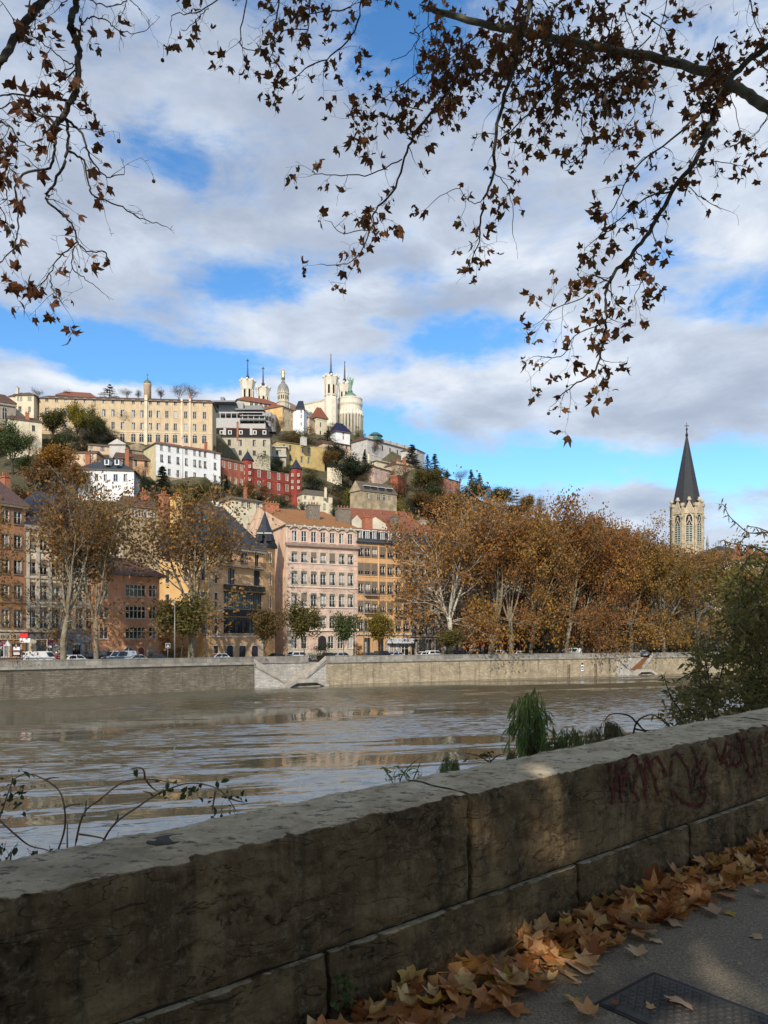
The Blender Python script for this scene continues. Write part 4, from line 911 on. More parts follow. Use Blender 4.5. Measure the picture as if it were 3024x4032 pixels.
# modern grey building with glass terraces
d0 = 394; mo = thing('modern_building', 'modern grey flat-roofed building with stepped glazed terraces below the basilica', 'building', (XY(940, d0).x, d0, ZS(1690, d0)))
MG = mat('grey_metal_panel', (.25, .25, .26), .5, .08); MGD = mat('dark_metal_panel', (.13, .14, .155), .45, .1); MW = mat('pale_concrete', (.40, .39, .37), .85, .12)
def mblock(b, xl, xr, yt, yb, Y, dep, m):
    Y += 42; a, c = XY(xl, Y), XY(xr, Y); o = mo.location; b.box(a.x-o.x, c.x-o.x, Y-o.y, Y-o.y+dep, ZS(yb, Y)-o.z, ZS(yt, Y)-o.z, m)
for nm, parts in (('upper_storey', [(862, 958, 1585, 1625, 366, 14, MG), (956, 1034, 1596, 1640, 368, 14, MGD), (1033, 1068, 1622, 1700, 364, 12, MG), (1066, 1085, 1632, 1700, 364, 10, MGD)]), ('roof_slab', [(836, 925, 1576, 1582, 360, 20, MGD), (926, 1040, 1608, 1613, 362, 10, MGD), (868, 882, 1563, 1577, 366, 4, MGD)]),
                  ('terrace', [(838, 945, 1646, 1690, 352, 16, MW), (944, 1045, 1650, 1655, 351, 16, MGD), (944, 1045, 1668, 1690, 352, 14, MW), (862, 940, 1622, 1628, 354, 14, MG), (945, 1045, 1634, 1637, 352, 8, MG)]), ('glazing', [(862, 940, 1628, 1646, 358, 1, GLASSG), (944, 1042, 1637, 1651, 357, 1, GLASSG), (944, 1045, 1655, 1668, 356, 1, GLASS), (838, 862, 1588, 1646, 366, 1, GLASSG)])):
    for p in parts: b = MB(); mblock(b, *p); b.build(nm, mo)
b = MB()
for i in range(9): x = 866+i*22; mblock(b, x, x+1.6, 1625+(i*1.4), 1652+i*2, 352.5, .3, FRAME)
mblock(b, 862, 1040, 1622, 1624, 352.3, .3, FRAME); mblock(b, 944, 1045, 1647, 1648, 350.8, .1, FRAME); b.build('terrace_frame', mo)
for xl, yt in ((1053, 1638), (1062, 1640), (1074, 1646), (1053, 1662), (926, 1608)):
    b = MB(); mblock(b, xl-3, xl+3, yt, yt+16, 363.6, .3, GLASS); b.build('window', mo)

h = hill_house('church_building', 'long orange-red roofed building with arched windows under the two crossed towers', 936, 1118, 1700, 1574, CRM, (TILER, 5.5, dict(kind='hip', k=.3, ov=.8)), 1.03, 18, 'building', [('f', [990, 1009, 1027, 1046, 1062, 1080], [(1582, 1600)], 1.5, 1000, dict(style='arch'))], d=436)
h = hill_house('house', 'ochre house with a hipped brown-red roof and a long beige side', 1112, 1176, 1705, 1600, plaster('sand_render', (.50, .40, .26), .3), (TILER, 3.2, dict(kind='hip', k=.25, ov=.6)), 1.03, 14, 'house', [('f', [1118, 1139, 1149, 1169], [(1617, 1634), (1655, 1673)], 1.1, 1140)], {'l': YELLOW}, d=414, left=(1014, 1.02))
h = hill_house('house', 'white house with a tall dark slate hip roof in front of the basilica nave', 1166, 1196, 1700, 1613, WHT, (SLATED, 6.0, dict(kind='hip', k=.25, ov=.5)), 1.0, 9, 'house', [('f', [1186], [(1615, 1626), (1632, 1646), (1663, 1675)], .8, 1186)], d=420)
h2 = hill_house('house', 'narrow white house end beside the slate-hipped house, with small windows', 1196, 1219, 1700, 1616, WHT, (SLATED, 4.8, dict(kind='shed', ov=.1)), 1.02, 8, 'house', [('f', [1209], [(1616, 1630), (1637, 1651), (1665, 1680)], .8, 1209)], d=420.5)
h = hill_house('tower_house', 'cream tower house with a steep red-brown hipped roof before the basilica tower', 1247, 1288, 1712, 1643, CRM, (TILER, 6.6, dict(kind='hip', k=.33, ov=.7)), 1.01, 6, 'house', [('f', [1262], [(1663, 1680), (1697, 1712)], .95, 1262, dict(frame=FRAMEB)), ], bands=[(1651, .4, .25, CRM)])
hill_house('house', 'low peach house joining the white house and the cream tower house', 1218, 1250, 1712, 1645, PEACH, (TILEB, 2.2, dict(kind='shed', ov=.3)), 1.02, 8, 'house', [('f', [1227, 1239], [(1655, 1672)], .8, 1230)])
h = hill_house('house', 'white house with a dark navy-blue hipped roof at the foot of the basilica apse', 1322, 1378, 1755, 1698, WHT, (NAVY, 6.0, dict(kind='hip', k=.3, ov=.9)), 1.01, 9, 'house', [('f', [1352], [(1702, 1712), (1717, 1729)], .8, 1352, dict(frame=FRAMEB))])
h = hill_house('house', 'mustard-yellow house with green-grey shutters between the mansard block and the rock garden', 1088, 1228, 1845, 1738, YEL, (TILEG, 1.8, dict(kind='hip', k=.05, ov=.4)), 1.025, 11, 'house', [('f', [1118, 1143, 1189, 1216], [(1754, 1777), (1792, 1817)], 1.2, 1150, dict(frame=mat('grey_green_paint', (.28, .31, .27))))])
h.chimney(1198, 1722, 1742, h.q[0].y+2, 22, LGREY, 2, 1)
h = hill_house('house', 'beige concrete wing with a balcony left of the mustard-yellow house', 1062, 1126, 1830, 1762, GREYR, (MW, .5, dict(kind='flat', ov=.7)), 1.0, 9, 'house', [('f', [1097], [(1772, 1796)], 2.6, 1097), ('f', [1097], [(1800, 1826)], 3.2, 1097, dict(frame=IRON))], bands=[(1800, .9, .8, MW)])
h = hill_house('garden_wall', 'tall crumbling yellow garden wall beside the mustard-yellow house', 1227, 1278, 1850, 1758, YEL, (TANR, .3, dict(kind='flat', ov=.05)), 1.01, 3, 'wall')
h = hill_house('garden_wall', 'low broken yellow wall sloping down the rock garden', 1288, 1345, 1895, 1842, CRM, (TANR, .3, dict(kind='flat', ov=.05)), 1.0, 1.5, 'wall')
# red terrace with two pointed turrets
h = hill_house('house', 'brick-red house with white-framed windows at the left of the red terrace', 871, 972, 1915, 1808, REDL, (TILEB, 2.0, dict(kind='hip', k=.1, ov=.3)), 1.03, 9, 'house', [('f', [881, 904, 928, 952], [(1823, 1846), (1880, 1902)], 1.0, 910, dict(surround=STW))])
h = hill_house('red_building', 'deep red building with two slate-pointed turrets at its ends, in the middle of the hillside', 985, 1145, 1975, 1845, RED, (TILEG, .9, dict(kind='shed', ov=.2)), 1.035, 9, 'building', [('f', [1020, 1059, 1097, 1130], [(1853, 1878), (1895, 1920), (1937, 1955)], 1.1, 1020, dict(surround=STW))], bands=[(1886, .15, .1, RED)])
for (xl, xr, ye, ya, Yk) in ((948, 994, 1809, 1770, 1.0), (1140, 1186, 1843, 1803, 1.03)):
    Y = h.q[0].y*Yk-1.5; a, c = XY(xl, Y)-h.o, XY(xr, Y)-h.o; w = c.x-a.x; cx, cy = (a.x+c.x)/2, a.y+w*.5; zt = ZS(ye, Y)-h.z0
    b = MB(); b.lathe([(w*.5, -12), (w*.5, zt)], RED, 6, (cx, cy), radians(-80), False); tw = b.build('turret', h.root)
    b = MB(); b.lathe([(w*.60, zt-.1), (w*.58, zt+.15), (w*.42, zt+(ZS(ya, Y)-h.z0-zt)*.3), (.12, ZS(ya, Y)-h.z0), (.07, ZS(ya, Y)-h.z0+1.1)], SLATED, 6, (cx, cy), radians(-80), False); b.build('turret_roof', tw)
    for k, yy in enumerate((ye+22, ye+48, ye+72)):
        for dx in (-.26, .26):
            zz_ = ZS(yy+10, Y)-h.z0; link('window', win_data(.62, 1.1, 'case', 0, None, STW), tw, (cx+dx*w-.31, cy-w*.46, zz_), 0)
h = hill_house('house', 'ivory house with a grey slate roof below the red turret', 1190, 1309, 2025, 1946, CRM, (TILEG, 3.0, dict(kind='hip', k=.2, ov=.3)), 1.02, 9, 'house', [('f', [1202, 1235, 1278], [(1955, 1967), (1980, 2000)], .95, 1235, dict(surround=STONE)), ('f', [1277], [(1978, 2004)], 1.0, 1235)])
h.chimney(1283, 1922, 1948, h.q[0].y+3, 8, CRM, .8, 2)
h = hill_house('house', 'small ivory house with a flat grey roof just above the pink gable', 915, 1040, 2012, 1964, CRM, (TILEG, 1.5, dict(kind='hip', k=.15, ov=.5)), 1.03, 10, 'house', [('f', [980, 1016, 958], [(1975, 1998)], 1.0, 980, dict(surround=STONE))], d=196)
h.chimney(969, 1922, 1956, 199, 9, BRICK, .8, 1)
h = hill_house('house', 'tan house with a row of roof dormers above the yellow trees', 1420, 1562, 1990, 1932, TANR, (TILEG, 4.0, dict(kind='hip', k=.02, ov=.3)), 1.03, 10, 'house', [('f', [1490, 1512], [(1944, 1968)], 1.2, 1490, dict(style='arch')), ('f', [1450, 1535], [(1946, 1966)], 1.0, 1490)], d=285, left=(1378, 1.015), gmat=TANR)
A, u, L, n = h.edge('f'); o = A-h.o
for c in (1448, 1476, 1506, 1536):
    x = h.fx('f', c); z0_ = h.ztop+.6; dm = MB(); dm.fbox(o, u, n, x-1.0, x+1.0, -5, -.3, z0_-.4, z0_+1.5, SLATED); dm.fbox(o, u, n, x-1.3, x+1.3, -5, .1, z0_+1.5, z0_+1.75, LGREY); dm.fbox(o, u, n, x-.7, x+.7, -.4, -.26, z0_, z0_+1.3, GLASS); dm.build('dormer', h.rf)
h = hill_house('house', 'long pale-peach house with brown eaves right of the dark pines', 1304, 1428, 1812, 1742, PEACH, (TILEB, 1.7, dict(kind='hip', k=.1, ov=.6)), 1.03, 9, 'house', [('f', [1347, 1365, 1382, 1400, 1418], [(1756, 1772), (1786, 1806)], .95, 1380, dict(frame=FRAMEB))])
hill_house('house', 'dark-roofed house with brick chimney above the pale-peach one', 1272, 1322, 1800, 1745, PEACH, (TILEB, 2.6, dict(kind='hip', k=.1)), 1.01, 9, 'house')
h = hill_house('long_building', 'long light-grey building with a dark roof under the teal cupola, on the ridge', 1446, 1615, 1822, 1728, LGREY, (TILEB, 2.6, dict(kind='hip', k=.05, ov=.7)), 1.06, 12, 'building', [('f', [1506, 1539, 1565, 1594], [(1738, 1754)], 1.3, 1540), ('f', [1506, 1536, 1565, 1594], [(1765, 1784)], 1.2, 1540, dict(frame=FRAMEB)), ('f', [1536, 1563], [(1793, 1808)], 1.2, 1540, dict(style='arch'))], bands=[(1788, .3, .15, STW)])
Y = h.q[0].y+6; c = XY(1478, Y)-h.o; b = MB(); zt = ZS(1722, Y)-h.z0; b.lathe([(3.4, zt-2), (3.4, zt+.4), (4.2, zt+.5), (1.6, zt+2.4), (.3, zt+2.7)], mat('teal_copper', (.05, .13, .115), .6), 8, (c.x, c.y), .3, False); b.build('cupola', h.root)
hill_house('house', 'grey-white house at the right end of the ridge, next to a dark conifer', 1640, 1672, 1825, 1770, LGREY, (TILEB, 1.4, dict(kind='hip', k=.1, ov=.5)), 1.02, 9, 'house', [('f', [1656], [(1783, 1796)], 1.0, 1656)])
h = hill_house('house', 'pinkish tall house with shuttered windows below the grey ridge building', 1430, 1475, 1905, 1822, ROSE, (TILEG, 1.6, dict(kind='hip', k=.1, ov=.5)), 1.02, 9, 'house', [('f', [1440, 1452, 1465], [(1832, 1850), (1868, 1888)], .9, 1450)])
h.chimney(1456, 1788, 1822, h.q[0].y+3, 9, CRM, .9, 2)
h = hill_house('house', 'rose-coloured house with two rows of windows behind the bare tree', 1474, 1545, 1912, 1838, ROSE, (TILEG, 1.6, dict(kind='hip', k=.1, ov=.5)), 1.03, 9, 'house', [('f', [1485, 1502, 1520, 1537], [(1842, 1857), (1868, 1890)], .95, 1500)])
h = hill_house('house', 'small cream house with a shallow roof above the rose-coloured one', 1484, 1545, 1865, 1815, CRM, (TILEB, 1.2, dict(kind='hip', k=.3, ov=.6)), 1.02, 8, 'house', [('f', [1530, 1540], [(1820, 1834)], .8, 1530)])
h = hill_house('house', 'brown-roofed house with brick chimneys beside the dark conifer', 1560, 1672, 1868, 1828, PEACH, (TILEB, 2.4, dict(kind='hip', k=.1, ov=.5)), 1.03, 9, 'house', [('f', [1650, 1662], [(1834, 1848)], .9, 1650)])
h.chimney(1570, 1812, 1840, h.q[0].y+2, 12, BRICK, 1, 3); h.chimney(1594, 1806, 1836, h.q[0].y+3, 12, BRICK, 1, 3)
hill_house('retaining_wall', 'terracotta-coloured retaining wall behind a bare tree', 1566, 1602, 1940, 1872, REDL, (TANR, .4, dict(kind='flat', ov=.1)), 1.02, 4, 'wall')
h = hill_house('ruined_house', 'roofless terracotta house with tall dark openings on the wooded slope', 1745, 1812, 1968, 1880, plaster('faded_terracotta', (.36, .165, .11), .5, .2), (TILER, 1.5, dict(kind='shed', ov=.3)), 1.03, 9, 'house', [('f', [1775, 1800], [(1888, 1902), (1920, 1950)], 1.3, 1775, dict(frame=FRAMEB))])
hill_house('house', 'red-tiled terracotta gable left of the roofless house', 1705, 1748, 1925, 1872, plaster('faded_terracotta', (.36, .165, .11), .5, .2), (TILER, 1.8, dict(kind='hip', k=.1, ov=.3)), 1.02, 8, 'house')
h = hill_house('villa', 'pale villa with a small slate-coned turret, nearly lost among the brown trees', 1950, 2000, 2100, 2046, LGREY, (TILEG, 1.2, dict(kind='hip', k=.2)), 1.01, 8, 'house', d=232)
c = XY(1989, 231)-h.o; b = MB(); zt = ZS(2022, 231)-h.z0; b.lathe([(.85, zt-8), (.85, zt)], LGREY, 8, (c.x, c.y)); b.build('turret', h.root); b = MB(); b.lathe([(1.05, zt), (.08, zt+2.6)], SLATE, 8, (c.x, c.y)); b.build('turret_roof', h.root)

# ------------------------------------------------------------------ basilica on the hilltop
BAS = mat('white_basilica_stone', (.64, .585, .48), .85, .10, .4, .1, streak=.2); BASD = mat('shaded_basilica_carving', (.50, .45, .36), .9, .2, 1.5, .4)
D = 452; c0 = XY(1300, D); ba = thing('basilica', 'white hilltop basilica with four crown-topped towers, blue nave roof and a round apse', 'church', (c0.x, c0.y, ZS(1692, D)))
o = ba.location; DK = mat('dark_opening', (.012, .012, .012), .9); SPB = mat('blue_grey_spire', (.05, .065, .085), .6)
def loc(sx, Y): p = XY(sx, Y); return (p.x-o.x, p.y-o.y)
def btower(sx, Y, halfpx, ytop, ybase, ytip, rot, crosspx, crown=38, opens=None):
    x, y = loc(sx, Y); k = Y/F; R = halfpx*k; z = lambda s: ZS(s, Y)-o.z
    b = MB(); R0 = R*.80
    b.lathe([(R0*1.12, z(ybase)-15), (R0*1.10, z(ytop+crown*2.3)), (R0*1.02, z(ytop+crown*2.2)), (R0, z(ytop+crown*2.0)), (R0, z(ytop+crown*.95)), (R0*1.06, z(ytop+crown*.9)), (R*.93, z(ytop+crown*.45)), (R*1.0, z(ytop+8)), (R*1.03, z(ytop+5)), (R*1.0, z(ytop)), (R*.8, z(ytop))], BAS, 8, (x, y), rot, False)
    for j in range(8):              # merlons of the crown
        a = rot+j*pi/4; b.lathe([(.75, z(ytop+6)), (.75, z(ytop-3)), (.4, z(ytop-5))], BAS, 4, (x+cos(a)*R*.95, y+sin(a)*R*.95), a)
    tw = b.build('tower', ba)
    ap = R0*cos(pi/8)
    for j in range(8):
        a = rot+pi/8+j*pi/4; nn = Vector((cos(a), sin(a))); uu = Vector((-nn.y, nn.x))
        if nn.y > .35: continue
        w = R0*sin(pi/8)*.46; zb, zt = z(ytop+crown*1.85), z(ytop+crown*.92); q = lambda xx, dd, zz: (x+nn.x*(ap+dd)+uu.x*xx, y+nn.y*(ap+dd)+uu.y*xx, zz)
        wn = MB(); wn.face([q(-w, .06, zb), q(w, .06, zb), q(w, .06, zt-w), q(w*.7, .06, zt-w*.3), q(0, .06, zt), q(-w*.7, .06, zt-w*.3), q(-w, .06, zt-w)], DK)
        for sg in (-1, 1): wn.hexa([q(sg*w*1.05, .5, zb-.3), q(sg*w*1.5, .5, zb-.3), q(sg*w*1.5, -.1, zb-.3), q(sg*w*1.05, -.1, zb-.3), q(sg*w*1.05, .5, zt), q(sg*w*1.5, .5, zt), q(sg*w*1.5, -.1, zt), q(sg*w*1.05, -.1, zt)], BAS)
        wn.hexa([q(-w*1.5, .45, zb-1.2), q(w*1.5, .45, zb-1.2), q(w*1.5, -.1, zb-1.2), q(-w*1.5, -.1, zb-1.2), q(-w*1.5, .45, zb-.3), q(w*1.5, .45, zb-.3), q(w*1.5, -.1, zb-.3), q(-w*1.5, -.1, zb-.3)], BASD)
        wn.build('belfry_opening', tw)
    s = MB(); r = 6.0*k; h_ = z(ytip)-z(ytop)
    s.lathe([(r*1.0, z(ytop)), (r*.8, z(ytop)+h_*.13), (r*1.25, z(ytop)+h_*.155), (r*1.0, z(ytop)+h_*.18), (r*1.25, z(ytop)+h_*.21), (r*.62, z(ytop)+h_*.23), (r*.20, z(ytop)+h_*.93), (r*.16, z(ytip))], SPB, 6, (x, y), 0, False)
    if crosspx: s.box(x-crosspx*k, x+crosspx*k, y-.2, y+.2, z(ytip)-h_*.10, z(ytip)-h_*.07, SPB); s.box(x-.3, x+.3, y-.2, y+.2, z(ytip)-h_*.2, z(ytip), SPB)
    else: s.box(x-.2*r*2, x+.2*r*2, y-.2, y+.2, z(ytip)-h_*.07, z(ytip)-h_*.05, SPB)
    s.build('spire', tw)
btower(975, 470, 30, 1500, 1620, 1413, radians(-85), 6, 40); btower(1036, 492, 28.5, 1528, 1640, 1444, radians(-100), 6, 40)
btower(1303, 452, 30, 1484, 1690, 1393, radians(-82), 0, 38); btower(1357, 472, 27, 1512, 1690, 1421, radians(-95), 0, 38)
# nave
b = MB(); k0, k1 = loc(1215, 478), loc(1290, 458); zz = lambda s, Y=470: ZS(s, Y)-o.z
xa, xb = loc(1120, 480), loc(1285, 462)
n_ = MB(); n_.hexa([(xa[0], xa[1], -20), (xb[0], xb[1], -20), (xb[0]+8, xb[1]+24, -20), (xa[0]+8, xa[1]+24, -20), (xa[0], xa[1], zz(1588)), (xb[0], xb[1], zz(1590)), (xb[0]+8, xb[1]+24, zz(1590)), (xa[0]+8, xa[1]+24, zz(1588))], BAS); n_.build('nave', ba)
r_ = MB(); r_.mesh([(xa[0], xa[1]+.5, zz(1588)+.1), (xb[0], xb[1]+.5, zz(1590)+.1), (xb[0]+4, xb[1]+12, zz(1560)), (xa[0]+4, xa[1]+12, zz(1566)), (xb[0]+8, xb[1]+24, zz(1590)), (xa[0]+8, xa[1]+24, zz(1588))], [(0, 1, 2, 3), (2, 4, 5, 3), (1, 4, 2), (0, 3, 5)], tiles('blue_slate', (.035, .05, .075), (.055, .072, .10)))
for i in range(26): f = i/25; x_, y_, z_ = xa[0]+4+(xb[0]-xa[0])*f, xa[1]+12+(xb[1]-xa[1])*f, zz(1566)+(zz(1560)-zz(1566))*f; r_.lathe([(.35, z_), (.35, z_+.7), (.05, z_+1.3)], COPPER, 4, (x_, y_))
r_.build('nave_roof', ba)
pb = MB()
for i in range(30): f = i/29; x_, y_ = xa[0]+(xb[0]-xa[0])*f, xa[1]+(xb[1]-xa[1])*f; pb.box(x_-.35, x_+.35, y_-.45, y_-.1, zz(1592), zz(1586), BASD)
pb.build('parapet', ba)
for sxx in (1225, 1262):
    x_, y_ = loc(sxx, 469); wn = MB(); r = 2.6; cx_, cz_ = x_, zz(1640)
    pts = [(cx_+r*cos(pi*i/8), y_-1.2, cz_+r*sin(pi*i/8)) for i in range(9)]; wn.face([(cx_-r, y_-1.2, cz_-5), (cx_+r, y_-1.2, cz_-5)]+pts, BASD); wn.face([(x-(x-cx_)*.25, y-.05, z-(z-cz_)*.25) for x, y, z in [(cx_-r, y_-1.2, cz_-5), (cx_+r, y_-1.2, cz_-5)]+pts], mat('shadowed_glass', (.05, .05, .05), .3)); wn.build('nave_window', ba)
# apse
ax, ay = loc(1379, 462); k = 462/F; R = 47*k; z = lambda s: ZS(s, 462)-o.z
a_ = MB(); a_.lathe([(R*.90, z(1700)-10), (R*.90, z(1640)), (R*.97, z(1622)), (R*.97, z(1606)), (R*1.04, z(1598)), (R*1.04, z(1590)), (R, z(1588)), (R, z(1579)), (R*1.03, z(1577)), (R*1.03, z(1573)), (R*.75, z(1572))], BAS, 28, (ax, ay), 0, False); ap_ = a_.build('apse', ba)
for j in range(14):
    a = -pi/2+(j-6.5)*pi/11; nn = Vector((cos(a), sin(a)))
    cl = MB(); cl.lathe([(.85, z(1700)-6), (.85, z(1645)), (1.2, z(1642)), (1.3, z(1638)), (.9, z(1634)), (.6, z(1622))], BAS, 8, (ax+nn.x*R*.97, ay+nn.y*R*.97)); cl.build('column', ap_)
    a2 = a+pi/22; n2 = Vector((cos(a2), sin(a2))); u2 = Vector((-n2.y, n2.x)); w = R*.085; q = lambda xx, dd, zz_: (ax+n2.x*(R*.90+dd)+u2.x*xx, ay+n2.y*(R*.90+dd)+u2.y*xx, zz_)
    if j == 13: continue
    wn = MB(); wn.face([q(-w*1.5, .12, z(1692)), q(w*1.5, .12, z(1692)), q(w*1.5, .12, z(1634)), q(w, .4, z(1624)), q(0, .55, z(1618)), q(-w, .4, z(1624)), q(-w*1.5, .12, z(1634))], BASD)
    wn.face([q(-w*.8, .3, z(1690)), q(w*.8, .3, z(1690)), q(w*.8, .3, z(1652)), q(0, .34, z(1642)), q(-w*.8, .3, z(1652))], DK); wn.build('apse_window', ap_)
cr = MB(); cr.lathe([(R*.70, z(1573)), (R*.66, z(1568)), (R*.42, z(1556)), (R*.2, z(1548)), (R*.16, z(1544)), (R*.16, z(1542))], mat('verdigris_roof', (.16, .27, .20), .7, .2), 20, (ax, ay), 0, False)
for j in range(20): a = j*pi/10; cr.tube([(ax+cos(a)*R*.69, ay+sin(a)*R*.69, z(1571)), (ax+cos(a)*R*.43, ay+sin(a)*R*.43, z(1555.5)), (ax+cos(a)*R*.2, ay+sin(a)*R*.2, z(1547))], .14, COPPER, 4)
cr.build('apse_roof', ba)
st = MB(); sx_, sz_ = ax, z(1543)      # winged figure on the apse roof
st.lathe([(1.5, sz_), (1.3, sz_+1), (.9, sz_+1.2), (1.1, sz_+3), (.8, sz_+4.6), (1.0, sz_+6.0), (.85, sz_+7), (.3, sz_+7.5), (.5, sz_+7.9), (.5, sz_+8.5), (.1, sz_+8.9)], mat('verdigris_statue', (.17, .28, .21), .7, .2), 8, (sx_, ay))
vm = MATS['verdigris_statue']; st.mesh([(sx_+.5, ay+.3, sz_+6.6), (sx_+2.0, ay+.8, sz_+8.8), (sx_+1.9, ay+.8, sz_+5.8), (sx_+1.3, ay+.8, sz_+3.6), (sx_+.5, ay-.1, sz_+6.6), (sx_+2.0, ay+.5, sz_+8.8), (sx_+1.9, ay+.5, sz_+5.8), (sx_+1.3, ay+.5, sz_+3.6)], [(0, 1, 2, 3), (7, 6, 5, 4), (0, 4, 5, 1), (1, 5, 6, 2), (2, 6, 7, 3), (3, 7, 4, 0)], vm)
st.tube([(sx_-.6, ay, sz_+6.6), (sx_-1.6, ay-.3, sz_+7.6), (sx_-1.0, ay-.3, sz_+10.2)], [.4, .3, .12], vm, 6); st.tube([(sx_+.6, ay-.3, sz_+6), (sx_-1.2, ay-1.2, sz_+1)], [.15, .12], vm, 5)
st.build('statue', ba)
# old chapel's bell tower with the gilded figure
D = 430; c0 = XY(1115, D); bt = thing('bell_tower', 'domed stone bell tower with a gilded statue on top, left of the basilica nave', 'tower', (c0.x, c0.y, ZS(1650, D))); z = lambda s: ZS(s, D)-bt.location.z; k = D/F
BTS = mat('weathered_chapel_stone', (.46, .41, .32), .9, .2, 1, .2); LEAD = mat('lead_dome', (.20, .20, .19), .6, .2)
b = MB(); R = 25*k
b.lathe([(R*.95, -15), (R*.95, z(1590)), (R*1.05, z(1588)), (R*1.05, z(1584)), (R*.92, z(1582)), (R*.92, z(1545)), (R*.98, z(1542))], BTS, 8, rot=radians(-90+22), smooth=False); b.build('belfry', bt)
for j in range(8):
    a = radians(-90+22)+pi/8+j*pi/4; nn = Vector((cos(a), sin(a))); uu = Vector((-nn.y, nn.x))
    if nn.y > .4: continue
    ap2 = R*.92*cos(pi/8); w = R*.92*sin(pi/8); q = lambda xx, dd, zz_: (nn.x*(ap2+dd)+uu.x*xx, nn.y*(ap2+dd)+uu.y*xx, zz_)
    g = MB(); g.mesh([q(-w, .25, z(1552)), q(w, .25, z(1552)), q(0, .25, z(1533)), q(-w, -.5, z(1552)), q(w, -.5, z(1552)), q(0, -.5, z(1533))], [(0, 1, 2), (5, 4, 3), (0, 3, 4, 1), (1, 4, 5, 2), (2, 5, 3, 0)], BTS); gb = g.build('gable', bt)
    for sg in (-.42, .42): wn = MB(); wn.face([q((sg-.22)*w, .06, z(1576)), q((sg+.22)*w, .06, z(1576)), q((sg+.22)*w, .06, z(1563)), q(sg*w, .06, z(1559)), q((sg-.22)*w, .06, z(1563))], DK); wn.build('belfry_opening', bt)
b = MB(); b.lathe([(R*.93, z(1548)), (R*.93, z(1540)), (R*.86, z(1528)), (R*.66, z(1517)), (R*.36, z(1510)), (R*.30, z(1508)), (R*.34, z(1505)), (R*.22, z(1503)), (R*.2, z(1496)), (R*.3, z(1494)), (R*.18, z(1491))], LEAD, 16, smooth=False)
b.build('dome', bt)
GOLD = mat('gilded_bronze', (.60, .43, .22), .35, .1, metal=.6); b = MB(); zb = z(1492)
b.lathe([(1.1, zb), (1.0, zb+1.2), (.8, zb+2.8), (.95, zb+3.8), (.75, zb+4.7), (.22, zb+5.0), (.38, zb+5.3), (.38, zb+5.8), (.05, zb+6.2)], GOLD, 8)
for sg in (-1, 1): b.tube([(sg*.7, 0, zb+4.5), (sg*1.1, -.3, zb+3.4), (sg*1.7, -.6, zb+3.0)], [.3, .25, .12], GOLD, 6)
b.build('statue', bt)
# ------------------------------------------------------------------ trees
BARK = mat('plane_bark', (.175, .15, .105), .9, .35, 2.5, .5); BARKD = mat('dark_bark', (.055, .042, .03), .95, .3, 3, .4); BARKP = mat('pale_bark', (.34, .31, .25), .9, .3, 2.5, .4)
L_PLANE = leafmat('russet_plane_leaves', [(.11, .050, .019), (.25, .098, .024), (.165, .070, .022), (.33, .142, .034), (.21, .086, .024), (.145, .090, .031)], .35)
L_PLANE2 = leafmat('ochre_plane_leaves', [(.13, .072, .024), (.29, .13, .032), (.19, .095, .027), (.13, .10, .03), (.33, .165, .04)], .35)
L_YELLOW = leafmat('yellow_green_leaves', [(.14, .115, .018), (.26, .20, .025), (.11, .10, .02), (.30, .22, .03)], .4)
L_OLIVE = leafmat('olive_leaves', [(.055, .055, .018), (.11, .10, .028), (.15, .11, .03), (.075, .07, .022)], .3)
L_GREEN = leafmat('dull_green_leaves', [(.028, .042, .014), (.055, .075, .022), (.04, .055, .018), (.085, .095, .03)], .3)
L_DARK = leafmat('dark_evergreen_leaves', [(.010, .016, .010), (.020, .030, .015), (.03, .04, .018)], .15)
L_BLUE = leafmat('blue_green_needles', [(.020, .040, .036), (.035, .06, .05), (.03, .045, .03)], .15)
L_RUST = leafmat('rust_leaves', [(.11, .055, .02), (.19, .10, .03), (.085, .055, .022), (.14, .085, .028)], .3)
L_ORANGE = leafmat('orange_leaves', [(.28, .12, .022), (.20, .085, .02), (.34, .18, .03), (.13, .075, .02)], .4)
L_BARE = leafmat('sparse_brown_leaves', [(.09, .065, .04), (.13, .09, .055), (.07, .055, .04)], .3)
L_PURP = leafmat('dark_purple_leaves', [(.05, .03, .028), (.075, .045, .038), (.04, .028, .024)], .2)
def rdir(r):
    while 1:
        v = Vector((r.uniform(-1, 1), r.uniform(-1, 1), r.uniform(-1, 1)))
        if .05 < v.length < 1: return v.normalized()
def leafquad(V, Fc, p, d, w, l, r):
    """one bent leaf clump of four corners"""
    n = rdir(r); a = d.cross(n)
    if a.length < .1: a = d.orthogonal()
    a.normalize(); i = len(V); b = a.cross(d)*w*.35
    V += [tuple(p-a*w*.5), tuple(p+d*l*.55+b), tuple(p+a*w*.5), tuple(p+d*l*.1-d*l*.55-b)]; Fc.append((i, i+1, i+2, i+3))
